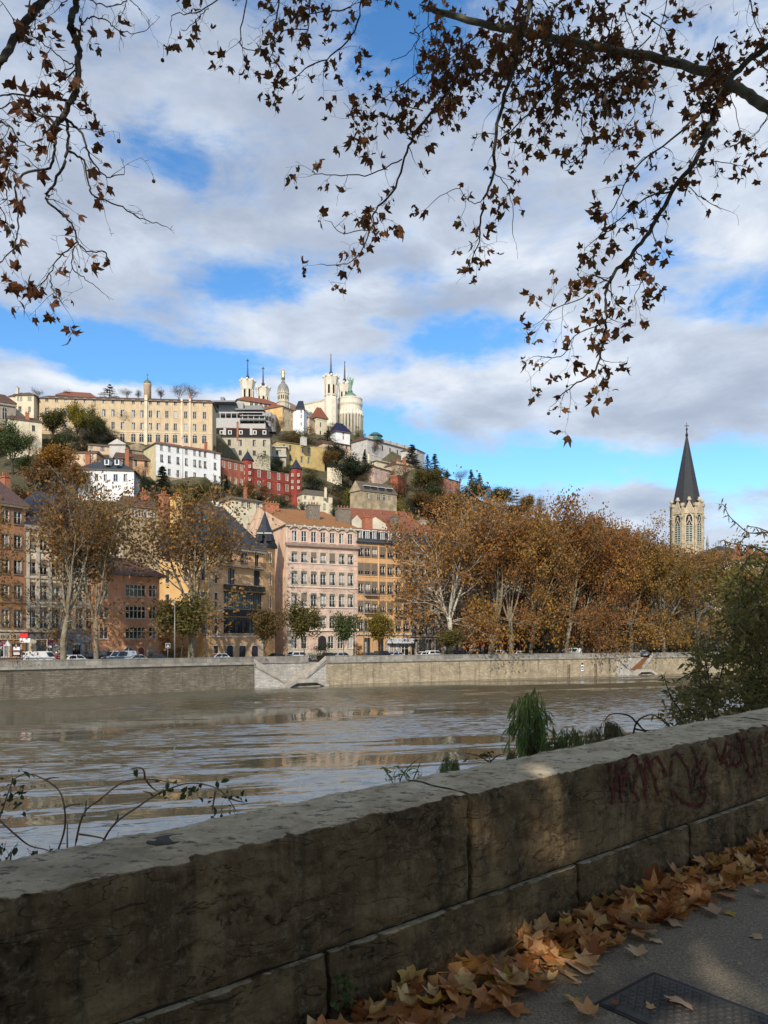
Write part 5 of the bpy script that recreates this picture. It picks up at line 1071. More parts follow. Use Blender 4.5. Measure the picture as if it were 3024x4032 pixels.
def broad(seed, trunk=.28, limbs=5, lean=.55, levels=3, leaves=7000, lsize=.42, up=.18, gauss=.9, kids=(5, 5, 4), tr=.5, low=0, side=.15):
    """a broad-leaved tree about 20 high, 14 wide; returns (trunk mesh writer, crown vertices, crown faces)"""
    r = random.Random(seed); tips = []; b = MB(); BK = BARK
    def br(p, d, L, rad, lev, up=up):
        n = 5 if lev == 0 else 4; pts = [p]; rs = [rad]; q = p.copy(); dd = d.copy()
        for i in range(n):
            dd = (dd + rdir(r)*(.16+.07*lev) + Vector((0, 0, up))).normalized(); q = q+dd*L/n; pts.append(q.copy()); rs.append(max(.012, rad*(1-.62*(i+1)/n)))
        b.tube(pts, rs, BK, 6 if lev == 0 else 4 if lev < 2 else 3, cap=False)
        if lev >= levels-1:
            for i in range(1, len(pts)): tips.append((pts[i], (pts[i]-pts[i-1]).normalized()))
        if lev < levels:
            k = kids[min(lev, len(kids)-1)]
            for i in range(k):
                t_ = .3+.7*(i+r.random())/k; j = min(n-1, int(t_*n)); base = pts[j].lerp(pts[j+1], t_*n-j)
                ax = rdir(r); pd = (pts[j+1]-pts[j]).normalized(); sd = pd.cross(ax).normalized(); nd = (pd*r.uniform(.45, .9)+sd*r.uniform(.6, 1.0)).normalized()
                br(base, nd, L*r.uniform(.45, .68), max(.015, rs[j]*.55), lev+1, up)
    H0 = 20*trunk; pts = [Vector((0, 0, -1)), Vector((0, 0, 0)), Vector((r.uniform(-.2, .2), r.uniform(-.2, .2), H0*.5)), Vector((r.uniform(-.4, .4), r.uniform(-.4, .4), H0))]
    b.tube(pts, [tr*1.35, tr*1.15, tr*.95, tr*.85], BK, 10)
    for i in range(limbs):
        a = 2*pi*(i+r.uniform(-.3, .3))/limbs; l_ = lean*r.uniform(.55, 1.2) if i else .1
        br(pts[3]-Vector((0, 0, H0*side*r.random())), Vector((cos(a)*l_, sin(a)*l_, 1)).normalized(), 9.0*r.uniform(.8, 1.1), tr*.5, 0)
    for i in range(low):      # low outer boughs that droop back towards the ground
        a = 2*pi*(i+r.random())/low; br(Vector((0, 0, H0*r.uniform(.75, 1.25))), Vector((cos(a), sin(a), r.uniform(.0, .35))).normalized(), r.uniform(4.5, 6.5), tr*.22, 1, -.04)
    V, Fc = [], []
    per = leaves/len(tips)
    for p, d in tips:
        for _ in range(int(per+r.random())):
            q = p+Vector((r.gauss(0, gauss), r.gauss(0, gauss), r.gauss(-.15, gauss*.8))); leafquad(V, Fc, q, rdir(r), lsize*r.uniform(.5, 1.1), lsize*r.uniform(.7, 1.3), r)
    return b, V, Fc
def conifer(seed, tiers=16, nb=9, leaves=26, droop=.25, w=.24, flat=False):
    r = random.Random(seed); b = MB(); b.tube([(0, 0, -1), (0, 0, 10), (0, 0, 19.6)], [.4, .28, .03], BARKD, 7); V, Fc = [], []
    for t_ in range(tiers):
        f = t_/(tiers-1); z = 1.5+18*f; R = 20*w*(1-f)**.85+.25
        if flat and t_ % 2: continue
        for k in range(nb):
            a = r.uniform(0, 2*pi); L_ = R*r.uniform(.65, 1.15); e = Vector((cos(a), sin(a), -droop if not flat else .05)); p0 = Vector((0, 0, z+r.uniform(-.5, .5)))
            b.tube([p0, p0+e*L_], [.07, .015], BARKD, 3, cap=False)
            for i in range(leaves):
                s = r.random()**.7*L_; q = p0+e*s+Vector((r.gauss(0, .3), r.gauss(0, .3), r.gauss(-.12, .18))); leafquad(V, Fc, q, (e+rdir(r)*.6).normalized(), .28, .75, r)
    return b, V, Fc
def bush(seed, leaves=3000, lsize=.5, bumps=9):
    r = random.Random(seed); b = MB(); V, Fc = [], []
    cs = [(Vector((r.uniform(-4.5, 4.5), r.uniform(-4, 4), r.uniform(6, 15))), r.uniform(2.2, 4.2)) for _ in range(bumps)]+[(Vector((r.uniform(-5, 5), r.uniform(-4, 4), r.uniform(1, 6))), r.uniform(2.5, 4)) for _ in range(bumps)]
    for c, R in cs:
        b.tube([(c.x*.1, c.y*.1, -1), (c.x*.5, c.y*.5, c.z*.5), c], [.25, .16, .04], BARKD, 4)
        for _ in range(leaves//len(cs)):
            d = rdir(r); q = c+d*R*(r.random()**.45); q.z = max(.1, q.z); leafquad(V, Fc, q, (d+rdir(r)).normalized(), lsize*r.uniform(.5, 1.1), lsize*r.uniform(.7, 1.4), r)
    return b, V, Fc
PROTO = {}
def proto(key, gen):
    b, V, Fc = gen
    xs = sorted(v[0] for v in V); ys = sorted(v[1] for v in V); zs = sorted(v[2] for v in V); n = len(V)
    W_ = max(xs[int(n*.985)]-xs[int(n*.015)], ys[int(n*.985)]-ys[int(n*.015)]); T_ = zs[int(n*.995)]
    me = bpy.data.meshes.new('crown'); me.from_pydata(V, [], Fc); me.update()
    PROTO[key] = (b, me, W_, T_, {}, {})
proto('plane1', broad(11, .25, 6, .50, 3, 11500, .30, gauss=.52, tr=.33, low=5)); proto('plane2', broad(27, .22, 5, .55, 3, 11500, .30, gauss=.52, tr=.33, low=5)); proto('plane3', broad(35, .28, 6, .45, 3, 11500, .30, gauss=.52, tr=.33, low=5)); proto('planeL1', broad(41, .27, 6, .5, 3, 5200, .30, gauss=.6, tr=.32, low=3)); proto('planeL2', broad(43, .25, 6, .55, 3, 5200, .30, gauss=.6, tr=.32, low=3))
proto('thin1', broad(51, .30, 4, .5, 3, 3600, .40, gauss=.75, kids=(5, 5, 5), tr=.36)); proto('thin2', broad(63, .26, 5, .6, 3, 3400, .40, gauss=.75, kids=(5, 5, 5), tr=.36))
proto('round1', broad(71, .18, 6, .7, 3, 6500, .55, gauss=.9)); proto('round2', broad(83, .20, 6, .75, 3, 6500, .55, gauss=.9))
proto('bare1', broad(91, .22, 5, .6, 3, 900, .35, gauss=.5, kids=(6, 6, 5), tr=.35)); proto('bare2', broad(97, .25, 5, .55, 3, 900, .35, gauss=.5, kids=(6, 6, 5), tr=.35))
proto('conifer', conifer(5)); proto('conifer2', conifer(9, 13, 8, 26, .15, .2)); proto('cedar', conifer(15, 13, 12, 30, 0, .42, True)); proto('cypress', conifer(19, 20, 9, 20, -.6, .10))
proto('bush1', bush(3)); proto('bush2', bush(8)); proto('young', broad(105, .25, 5, .42, 2, 4200, .62, gauss=.8, kids=(6, 6), tr=.16)); proto('young2', broad(111, .22, 5, .40, 2, 3600, .62, gauss=.85, kids=(6, 6), tr=.16))
def tree(name, label, key, leaf, loc, height, width, rz=0.0, bark=None, group=None, cat='tree', tilt=(0, 0)):
    b, me, W_, T_, tc, cc = PROTO[key]
    bk = (bark or BARKD).name
    if bk not in tc: d = b.data('trunk'); [d.materials.__setitem__(i, bark or BARKD) for i in range(len(d.materials))]; tc[bk] = d
    if leaf.name not in cc: d = me.copy(); d.name = 'crown'; d.materials.clear(); d.materials.append(leaf); cc[leaf.name] = d
    t_ = thing(name, label, cat, loc, rz, group); t_.rotation_euler = (tilt[0], tilt[1], rz); s = height/T_; k = width/W_; t_.scale = (k, k, s)
    link('trunk', tc[bk], t_); link('crown', cc[leaf.name], t_)
    return t_
def hill_tree(name, label, key, leaf, sx, base, top, wpx, bark=None, d=None, group=None, cat='tree', rz=None):
    d = d or hd(sx, base); p = P(sx, base, d)
    return tree(name, label, key, leaf, p, (base-top)/F*d*1.0, wpx/F*d, RW.uniform(0, 6.28) if rz is None else rz, bark, group, cat)

# plane trees on the far quay: (column of the trunk, distance behind the quay wall, top row, crown width in columns, kind, leaf, where it stands)
GP = 'plane trees along the far quay'
for sx, off_, top, wpx, key, lf, lab in [
    (-95, 6, 1880, 330, 'planeL2', L_PLANE, 'big russet plane tree at the left edge, its trunk out of the picture'),
    (250, 5, 1850, 400, 'planeL1', L_PLANE2, 'tall plane tree with a pale mottled trunk beside the white van'),
    (380, 5, 1880, 360, 'planeL2', L_PLANE2, 'tall plane tree with a pale mottled trunk between the white hatchback and the terracotta house'),
    (752, 9, 1885, 470, 'planeL1', L_PLANE2, 'plane tree with a slanting stem in front of the yellow corner building'),
    (1774, 7, 1935, 420, 'plane1', L_PLANE, 'russet plane tree with a slender white stem in front of the greige building'),
    (1932, 6, 1985, 330, 'plane3', L_PLANE, 'russet plane tree with a leaning trunk just left of the dark red building'),
    (2011, 6, 1960, 330, 'plane2', L_PLANE, 'russet plane tree standing right before the dark red building'),
    (2088, 6, 2010, 300, 'plane1', L_PLANE, 'russet plane tree with a thick leaning trunk right of the dark red building'),
    (2228, 6, 1965, 330, 'plane2', L_PLANE, 'tallest russet plane tree of the row, beside the white van with a green roof'),
    (2289, 9, 2030, 260, 'plane3', L_PLANE, 'russet plane tree directly above the blue sign on the quay wall'),
    (2352, 7, 2020, 300, 'plane1', L_PLANE, 'russet plane tree with a thin bent stem before the stone hall'),
    (2426, 6, 2050, 290, 'plane3', L_PLANE, 'russet plane tree with twin trunks left of the second river stair'),
    (2484, 8, 2080, 280, 'plane2', L_PLANE, 'russet plane tree above the second river stair'),
    (2614, 6, 2110, 290, 'plane1', L_PLANE, 'russet plane tree just in front of the church tower'),
    (2747, 6, 2150, 280, 'plane3', L_PLANE2, 'russet plane tree right of the church tower'),
    (2836, 6, 2170, 280, 'plane2', L_PLANE2, 'russet plane tree partly hidden by the riverside bush'),
    (2950, 6, 2190, 280, 'plane1', L_PLANE2, 'russet plane tree at the right edge behind the bush')]:
    Y = ray_quay(sx).y+off_; p = XY(sx, Y); k = 1.0
    tree('plane_tree', lab, key, lf, (p.x, p.y, QZ), ZS(top, Y)-QZ, wpx/F*Y, 0.0 if sx in (752, 1932, 2088, 2228) else RW.uniform(0, 6.28), BARKP if sx == 1774 else BARK, GP, tilt=(0, radians({1932: 8, 2088: 6, 752: 5, 2228: 4}.get(sx, RW.uniform(-2, 2)))))
for sx, yy in ((2160, 2000), (2550, 2090), (2390, 2035)):
    Y = ray_quay(sx).y+17; p = XY(sx, Y); tree('plane_tree', {2160: 'russet plane tree in the second row, behind the leaning trunks', 2550: 'russet plane tree in the second row, left of the church tower', 2390: 'russet plane tree in the second row, before the middle of the stone hall'}[sx], 'plane2', L_PLANE, (p.x, p.y, QZ), ZS(yy, Y)-QZ, 300/F*Y, RW.uniform(0, 6), BARK, GP)
for nm, lab, key, lf, sx, off_, base, top, wpx in [
    ('young_tree', 'bushy green tree before the yellow corner building, beside the lamp post', 'young', L_OLIVE, 716, 7, 0, 2335, 175),
    ('young_tree', 'slim young tree with thinning brown leaves in front of the pale gable foot', 'young2', L_RUST, 1046, 5, 0, 2395, 115),
    ('young_tree', 'brown-green young tree at the left of the pink building', 'young', L_OLIVE, 1198, 5, 0, 2368, 125),
    ('young_tree', 'light green slender tree at the right of the pink building', 'young2', L_GREEN, 1356, 5, 0, 2412, 95),
    ('young_tree', 'yellow-green young tree in front of the ochre building', 'young', L_YELLOW, 1488, 5, 0, 2405, 110),
    ('young_tree', 'small yellow-green tree at the foot of the white-stemmed plane', 'young2', L_OLIVE, 1768, 4, 0, 2475, 105)]:
    Y = ray_quay(sx).y+off_; p = XY(sx, Y); tree(nm, lab, key, lf, (p.x, p.y, QZ), ZS(top, Y)-QZ, wpx/F*Y, RW.uniform(0, 6), BARKD)
for lab, lf, sx, off_, top, wpx in [('dark red shrub between the terracotta house and the yellow building', leafmat('dark_red_leaves', [(.05, .012, .012), (.085, .02, .016), (.03, .01, .01)], .2), 648, 12, 2490, 50), ('dark green hedge beneath the bushy tree', L_DARK, 690, 11, 2550, 110), ('dark evergreen shrub at the top of the first river stair', L_DARK, 1268, 6, 2530, 75), ('golden shrub beside the door of the pink building', L_ORANGE, 1408, 8, 2530, 45), ('low clipped dark bush by the parked cars', L_DARK, 1765, 4, 2560, 45), ('dark evergreen mass right of the dark red building', L_DARK, 2135, 6, 2440, 120), ('dark green shrub beneath the plane trees before the church', L_GREEN, 2690, 9, 2470, 120), ('dark shrub right of the second river stair', L_DARK, 2580, 9, 2500, 70), ('dark shrub under the plane right of the church', L_DARK, 2740, 9, 2490, 90)]:
    Y = ray_quay(sx).y+off_; p = XY(sx, Y); tree('shrub', lab, 'bush1', lf, (p.x, p.y, QZ), ZS(top, Y)-QZ, wpx/F*Y, RW.uniform(0, 6), BARKD, cat='shrub')

for row in [
 # name, label, proto, leaf, sx, base, top, width px
 ('tree', 'yellow-green tree in front of the left half of the convent', 'round1', L_YELLOW, 300, 1742, 1592, 90), ('tree', 'tallest yellow-green tree right of centre in the clump before the convent', 'round2', L_OLIVE, 355, 1742, 1596, 100), ('tree', 'olive tree at the left of the clump before the convent', 'round1', L_OLIVE, 215, 1742, 1612, 110),
 ('tree', 'dark green tree low in the clump before the convent', 'round2', L_GREEN, 385, 1750, 1640, 80), ('tree', 'purple-brown bare tree against the convent wall', 'bare1', L_PURP, 492, 1712, 1628, 85), ('shrub', 'small orange shrub beside the purple-brown tree', 'bush1', L_ORANGE, 424, 1702, 1660, 34),
 ('shrub', 'grey-green thicket below the yellow-green clump', 'bush2', L_GREEN, 245, 1775, 1690, 120), ('shrub', 'brownish thicket left of the pink cottage', 'bush1', L_BARE, 320, 1775, 1728, 70), ('shrub', 'dark clipped hedge under the convent windows', 'bush1', L_DARK, 440, 1738, 1698, 70), ('shrub', 'dark green shrub right of the clump, above the hedge', 'bush2', L_DARK, 365, 1745, 1700, 90),
 ('tree', 'large dark green tree at the left edge below the cream gabled house', 'round2', L_GREEN, 50, 1860, 1655, 150), ('tree', 'dark green tree between the left edge and the golden tree', 'round1', L_GREEN, 108, 1905, 1800, 110), ('tree', 'golden-orange tree left of the slate pyramid roof', 'round1', L_ORANGE, 225, 1915, 1762, 150), ('tree', 'rust-coloured tree under the golden-orange one', 'round2', L_RUST, 165, 1945, 1810, 150), ('tree', 'rust-coloured tree just left of the white pyramid-roofed house', 'round1', L_PLANE, 295, 1960, 1830, 110),
 ('tree', 'spreading cedar on the skyline behind the convent roof', 'cedar', L_RUST, 432, 1580, 1514, 75), ('tree', 'bare skyline tree right of the cedar', 'bare1', L_BARE, 500, 1580, 1528, 60), ('tree', 'small bare skyline tree left of the domed turret', 'bare2', L_BARE, 545, 1580, 1534, 50), ('tree', 'bare skyline tree right of the domed turret', 'bare2', L_BARE, 632, 1585, 1528, 60),
 ('tree', 'tall bare skyline tree behind the right half of the convent', 'bare1', L_BARE, 705, 1590, 1508, 80), ('tree', 'bare skyline tree near the right end of the convent', 'bare2', L_BARE, 755, 1592, 1516, 60), ('tree', 'small russet skyline tree behind the red-tiled block', 'bare2', L_RUST, 262, 1575, 1533, 40), ('tree', 'small bare skyline tree behind the cream villa', 'bare1', L_BARE, 150, 1575, 1530, 50),
 ('conifer', 'broad dark conifer at the foot of the white house', 'conifer', L_DARK, 640, 1968, 1838, 80), ('tree', 'dark round evergreen left of the broad conifer', 'round1', L_DARK, 580, 1968, 1880, 70), ('tree', 'pale nearly bare tree before the orange house', 'bare1', L_BARE, 552, 1955, 1815, 75),
 ('tree', 'bare brown tree below the modern building', 'bare1', L_RUST, 1096, 1742, 1632, 75), ('shrub', 'olive bushes under the slate-hipped white house', 'bush1', L_OLIVE, 1195, 1745, 1684, 90), ('shrub', 'brown-green bushes left of the cream tower house', 'bush2', L_RUST, 1140, 1745, 1690, 80), ('conifer', 'small spreading cedar right of the cream tower house', 'cedar', L_DARK, 1290, 1742, 1697, 70), ('shrub', 'brown thicket at the foot of the basilica tower', 'bush1', L_BARE, 1300, 1705, 1668, 55), ('shrub', 'brown bushes right of the basilica apse', 'bush2', L_OLIVE, 1420, 1735, 1682, 50),
 ('shrub', 'green bushes behind the red building between its turrets', 'bush1', L_GREEN, 1035, 1852, 1798, 120), ('tree', 'dark conifer-like shrub before the beige balcony wing', 'round1', L_DARK, 1096, 1860, 1806, 45), ('tree', 'dark pine left of the pale-peach house', 'round1', L_DARK, 1322, 1850, 1752, 90), ('tree', 'large dark spreading pine below the pale-peach house', 'round2', L_DARK, 1392, 1922, 1792, 170), ('tree', 'bronze-green tree left of the large dark pine', 'round1', L_RUST, 1300, 1860, 1770, 70),
 ('shrub', 'dark ivy bank right of the red turret', 'bush1', L_DARK, 1245, 1945, 1886, 120), ('shrub', 'ivy-covered bank below the large dark pine', 'bush2', L_DARK, 1345, 1945, 1895, 110), ('shrub', 'brown scrub on the rock garden under the yellow wall', 'bush1', L_OLIVE, 1225, 1895, 1842, 70),
 ('tree', 'olive-yellow tree in front of the white house base', 'round1', L_OLIVE, 760, 2005, 1905, 140), ('tree', 'olive tree with yellow tips left of the red terrace', 'round2', L_YELLOW, 725, 2025, 1925, 120), ('shrub', 'dark olive shrubs in front of the brick-red house', 'bush2', L_OLIVE, 935, 1962, 1898, 110), ('shrub', 'dark olive shrubs before the deep red building', 'bush1', L_OLIVE, 1020, 1968, 1906, 100), ('conifer', 'small dark cypress beside the brick-red house', 'cypress', L_DARK, 887, 1930, 1873, 24), ('shrub', 'dark green shrub at the foot of the deep red building', 'bush1', L_GREEN, 1112, 1985, 1944, 75), ('shrub', 'small dark ivy clump under the red turret', 'bush2', L_DARK, 1188, 2015, 1966, 36),
 ('tree', 'bright yellow-green tree below the dormered tan house', 'round1', L_YELLOW, 1425, 2062, 1928, 150), ('tree', 'golden tree right of the yellow-green one', 'round2', L_YELLOW, 1535, 2062, 1955, 130), ('tree', 'pale brown bare tree before the ridge building', 'bare2', L_RUST, 1466, 1822, 1722, 95), ('tree', 'pale bare shrubby tree left of the yellow-green tree', 'bare1', L_BARE, 1350, 2010, 1925, 75), ('conifer', 'small dark cypress left of the pinkish tall house', 'cypress', L_DARK, 1440, 1835, 1770, 26),
 ('conifer', 'dark conifer against the right end of the ridge building', 'conifer2', L_DARK, 1622, 1842, 1752, 64), ('conifer', 'left one of two blue-green conifers on the skyline', 'conifer2', L_BLUE, 1683, 1855, 1790, 30), ('conifer', 'right one of two blue-green conifers on the skyline', 'conifer2', L_BLUE, 1712, 1862, 1788, 44), ('tree', 'gnarled brown bare tree before the terracotta wall', 'bare1', L_RUST, 1592, 1945, 1812, 100), ('tree', 'bare brown tree left of the gnarled one', 'bare2', L_BARE, 1545, 1935, 1835, 60), ('tree', 'large olive-brown tree left of the roofless terracotta house', 'round1', L_OLIVE, 1685, 1962, 1842, 130),
 ('tree', 'small dark round tree above the roofless terracotta house', 'round2', L_DARK, 1758, 1895, 1852, 34), ('tree', 'large green tree right of the roofless terracotta house', 'round2', L_GREEN, 1880, 1998, 1888, 140), ('conifer', 'dark skyline conifer left of the pair on the slope', 'conifer2', L_BLUE, 1855, 1925, 1850, 34), ('conifer', 'dark skyline conifer right of the pair on the slope', 'conifer2', L_BLUE, 1888, 1935, 1864, 34), ('tree', 'bare skyline tree right of the roofless terracotta house', 'bare1', L_BARE, 1812, 1915, 1848, 60), ('tree', 'green skyline tree on the falling ridge', 'round1', L_OLIVE, 1972, 2010, 1922, 95),
 ('conifer', 'umbrella-like pine on the lower ridge', 'cedar', L_DARK, 2035, 2010, 1927, 44), ('tree', 'russet skyline tree beyond the umbrella-like pine', 'round1', L_RUST, 2078, 2035, 1950, 65), ('tree', 'bare tree at the low end of the ridge', 'bare2', L_BARE, 2125, 2050, 1950, 60), ('tree', 'rust-brown tree under the olive-brown one', 'round2', L_RUST, 1650, 2030, 1930, 150), ('tree', 'orange-brown tree below the roofless terracotta house', 'round1', L_PLANE, 1760, 2040, 1950, 120), ('tree', 'grey-brown bare tree right of the golden tree', 'bare2', L_BARE, 1605, 2030, 1950, 90), ('shrub', 'dark green shrub right of the golden tree', 'bush1', L_DARK, 1612, 2050, 1975, 40),
 ('tree', 'rust-brown tree on the lower slope left of the umbrella-like pine', 'round2', L_RUST, 1930, 2060, 1975, 110), ('tree', 'rust-brown tree on the lower slope under the umbrella-like pine', 'round1', L_RUST, 2030, 2080, 1985, 110)]:
    nm, lab, key, lf, sx, base, top, w = row
    hill_tree(nm, lab, key, lf, sx, base, top, w, cat='shrub' if nm == 'shrub' else 'tree')
for lab, lf, sx, base, top, w in [('olive bush on the slope between the convent and the mansard block', L_OLIVE, 848, 1800, 1745, 50), ('dark green bush at the foot of the mansard block', L_GREEN, 905, 1832, 1795, 60), ('rust-coloured bush behind the brick-red house', L_RUST, 850, 1850, 1800, 55), ('dark bush under the right end of the white house', L_DARK, 862, 1945, 1895, 60), ('olive bush under the middle of the white house', L_OLIVE, 815, 1940, 1890, 80), ('green bush left below the white house', L_GREEN, 690, 1950, 1898, 80), ('brown bush above the small ivory flat-roofed house', L_RUST, 860, 2000, 1940, 90), ('green bush behind the chimneys of the pink building', L_GREEN, 1085, 2010, 1965, 70),
        ('rust-coloured scrub left of the orange house', L_RUST, 430, 1850, 1800, 60), ('olive scrub under the mustard-yellow house', L_OLIVE, 1130, 1870, 1832, 80), ('brown scrub left of the tan dormered house', L_RUST, 1340, 1985, 1930, 70), ('dark green scrub right of the ivory house', L_GREEN, 1330, 2030, 1975, 60), ('olive scrub between the pale-peach house and the dark pine', L_OLIVE, 1440, 1920, 1875, 60), ('rust-coloured scrub right of the rose-coloured house', L_RUST, 1560, 1960, 1900, 80), ('green scrub left of the large green slope tree', L_GREEN, 1800, 2010, 1950, 90)]:
    hill_tree('shrub', lab, 'bush1', lf, sx, base, top, w, cat='shrub')
fr = random.Random(77)      # autumn woodland between the houses
fill = []
for i in range(170):
    sx = fr.uniform(-500, 2700); c = lerp_tab(CRS, sx); y = c+ (SYF-40-c)*fr.random()**.8+18
    if 150 < sx < 1650 and y < 1850: continue
    if any(abs(sx-a) < 38 and abs(y-b_) < 22 for a, b_ in fill): continue
    if 560 < sx < 1340 and y < 2020: continue
    fill.append((sx, y))
for sx, y in fill:
    d = hd(sx, y); hpx = fr.uniform(26, 44)/1000*F*300/d
    hill_tree('tree', 'small autumn tree of the mixed wood between the houses on the lower hillside', fr.choice(['round1', 'round2', 'bush1', 'bare1']), fr.choice([L_RUST, L_PLANE, L_OLIVE, L_GREEN, L_RUST]), sx, y+6, y-hpx, hpx*fr.uniform(.8, 1.3), d=d, group='small trees of the hillside wood')

# ------------------------------------------------------------------ cars, riders, walkers, lamps and signs on the far quay
RUB = mat('tyre_rubber', (.02, .02, .02), .8); RIM = mat('wheel_rim', (.35, .35, .36), .35, metal=.8); HLIGHT = mat('lamp_glass', (.55, .55, .55), .15, spec=.8); TLIGHT = mat('tail_lamp', (.35, .01, .01), .2)
def car(name, label, kind, paint, sx, off_, group='cars parked along the far quay', flip=False, dz=0):
    Y = ray_quay(sx).y+off_; p = XY(sx, Y); d = qdir(sx); t_ = thing(name, label, 'van' if kind == 'van' else 'car', (p.x, p.y, QZ+dz), atan2(d.y, d.x)+(pi if flip else 0), group)
    L_, Wd, Ht, belt = {'hatch': (4.0, 1.72, 1.48, .92), 'suv': (4.4, 1.82, 1.68, 1.05), 'sedan': (4.5, 1.78, 1.44, .90), 'van': (5.0, 1.92, 2.0, 1.15)}[kind]
    xf = {'hatch': (.95, .30, -1.35, -1.85), 'suv': (1.0, .4, -1.7, -2.1), 'sedan': (.9, .25, -1.0, -1.75), 'van': (1.75, 1.05, -2.4, -2.46)}[kind]      # windscreen foot, roof front, roof rear, rear foot
    hw = Wd/2; b = MB(); prof = [(L_/2, .45), (L_/2-.05, .70), (L_/2-.25, belt-.12), (xf[0], belt), (xf[3], belt), (-L_/2+.05, belt-.05), (-L_/2, .5), (-L_/2+.1, .28), (L_/2-.1, .28)]
    n = len(prof); vs = []
    for y, k in ((-hw+.10, .0), (-hw, .12), (hw, .12), (hw-.10, .0)):
        for x, z in prof: vs.append((x*(1-.0 if k else .985), y, z if k == 0 or z < belt-.2 else z-.06))
    fs = [tuple(range(n)), tuple(range(4*n-1, 3*n-1, -1))]
    for r_ in range(3):
        for i in range(n): j = (i+1) % n; fs.append((r_*n+i, (r_+1)*n+i, (r_+1)*n+j, r_*n+j))
    b.mesh(vs, fs, paint, True)
    hr = hw-.20; zt = Ht
    g = [(xf[0], -hw+.08, belt-.02), (xf[0], hw-.08, belt-.02), (xf[3], hw-.08, belt-.02), (xf[3], -hw+.08, belt-.02), (xf[1], -hr, zt-.06), (xf[1], hr, zt-.06), (xf[2], hr, zt-.06), (xf[2], -hr, zt-.06)]
    top = [(xf[1]-.1, -hr+.12, zt), (xf[1]-.1, hr-.12, zt), (xf[2]+.1, hr-.12, zt), (xf[2]+.1, -hr+.12, zt)]
    b.mesh(g+top, [(4, 5, 9, 8), (5, 6, 10, 9), (6, 7, 11, 10), (7, 4, 8, 11), (8, 9, 10, 11), (0, 1, 5, 4), (1, 2, 6, 5), (2, 3, 7, 6), (3, 0, 4, 7)], paint, False)
    body = b.build('body', t_)
    w = MB(); V = [Vector(v) for v in g]
    def pane(a, c, d_, e, o): w.face([tuple(v+o) for v in (a, c, d_, e)], GLASS)
    m_ = lambda q, c, f: q.lerp(c, f)
    def quad(i, j, k, l, f0, f1, v0, v1, o):
        A_, B_, C_, D_ = V[i], V[j], V[k], V[l]; f = lambda s, t2: (A_.lerp(B_, s)).lerp(D_.lerp(C_, s), t2)
        w.face([tuple(f(f0, v0)+o), tuple(f(f1, v0)+o), tuple(f(f1, v1)+o), tuple(f(f0, v1)+o)], GLASS)
    quad(0, 1, 5, 4, .07, .93, .1, .92, Vector((.02, 0, .01))); w.build('windscreen', t_); w = MB(); quad(2, 3, 7, 6, .1, .9, .25 if kind != 'van' else .45, .9, Vector((-.02, 0, .01))); w.build('rear_window', t_)
    if kind == 'van': spans = [(.02, .24)]
    else: spans = [(.04, .46), (.50, .92)]
    if kind == 'van' and flip: spans.append((.30, .62))
    for f0, f1 in spans:
        w = MB(); quad(3, 0, 4, 7, 1-f1, 1-f0, .12, .88, Vector((0, -.02, .01))); w.build('side_window', t_); w = MB(); quad(1, 2, 6, 5, f0, f1, .12, .88, Vector((0, .02, .01))); w.build('side_window', t_)
    for x in (L_*.31, -L_*.30):
        for y in (-hw+.12, hw-.12):
            wb = MB(); n_ = 14; vs = []; 
            for yy, r_ in ((-.11, .20), (-.11, .32), (.11, .32), (.11, .20)):
                for i in range(n_): a = 2*pi*i/n_; vs.append((r_*cos(a), yy, r_*sin(a)))
            wb.mesh(vs, [(r_*n_+i, r_*n_+(i+1) % n_, (r_+1)*n_+(i+1) % n_, (r_+1)*n_+i) for r_ in range(3) for i in range(n_)], RUB); wb.mesh([(.2*cos(2*pi*i/n_), -.09 if y < 0 else .09, .2*sin(2*pi*i/n_)) for i in range(n_)], [tuple(range(n_))], RIM)
            wb.build('wheel', t_, (x, y, .32))
    for y in (-hw+.3, hw-.3):
        hb = MB(); hb.box(L_/2-.16, L_/2-.02, y-.18, y+.18, .60, .74, HLIGHT); hb.build('headlight', t_); tb_ = MB(); tb_.box(-L_/2-.01, -L_/2+.1, y-.14, y+.14, .66, .86, TLIGHT); tb_.build('tail_light', t_)
    return t_
CARW = mat('white_car_paint', (.72, .73, .74), .25, .03, coat=.5); CARS = mat('silver_car_paint', (.34, .37, .40), .3, .05, coat=.5); CARK = mat('black_car_paint', (.02, .022, .025), .2, .1, coat=.6); CARB = mat('blue_silver_van_paint', (.36, .40, .46), .3, .05, coat=.5); CARG = mat('dark_grey_car_paint', (.06, .065, .07), .25, .1, coat=.5)
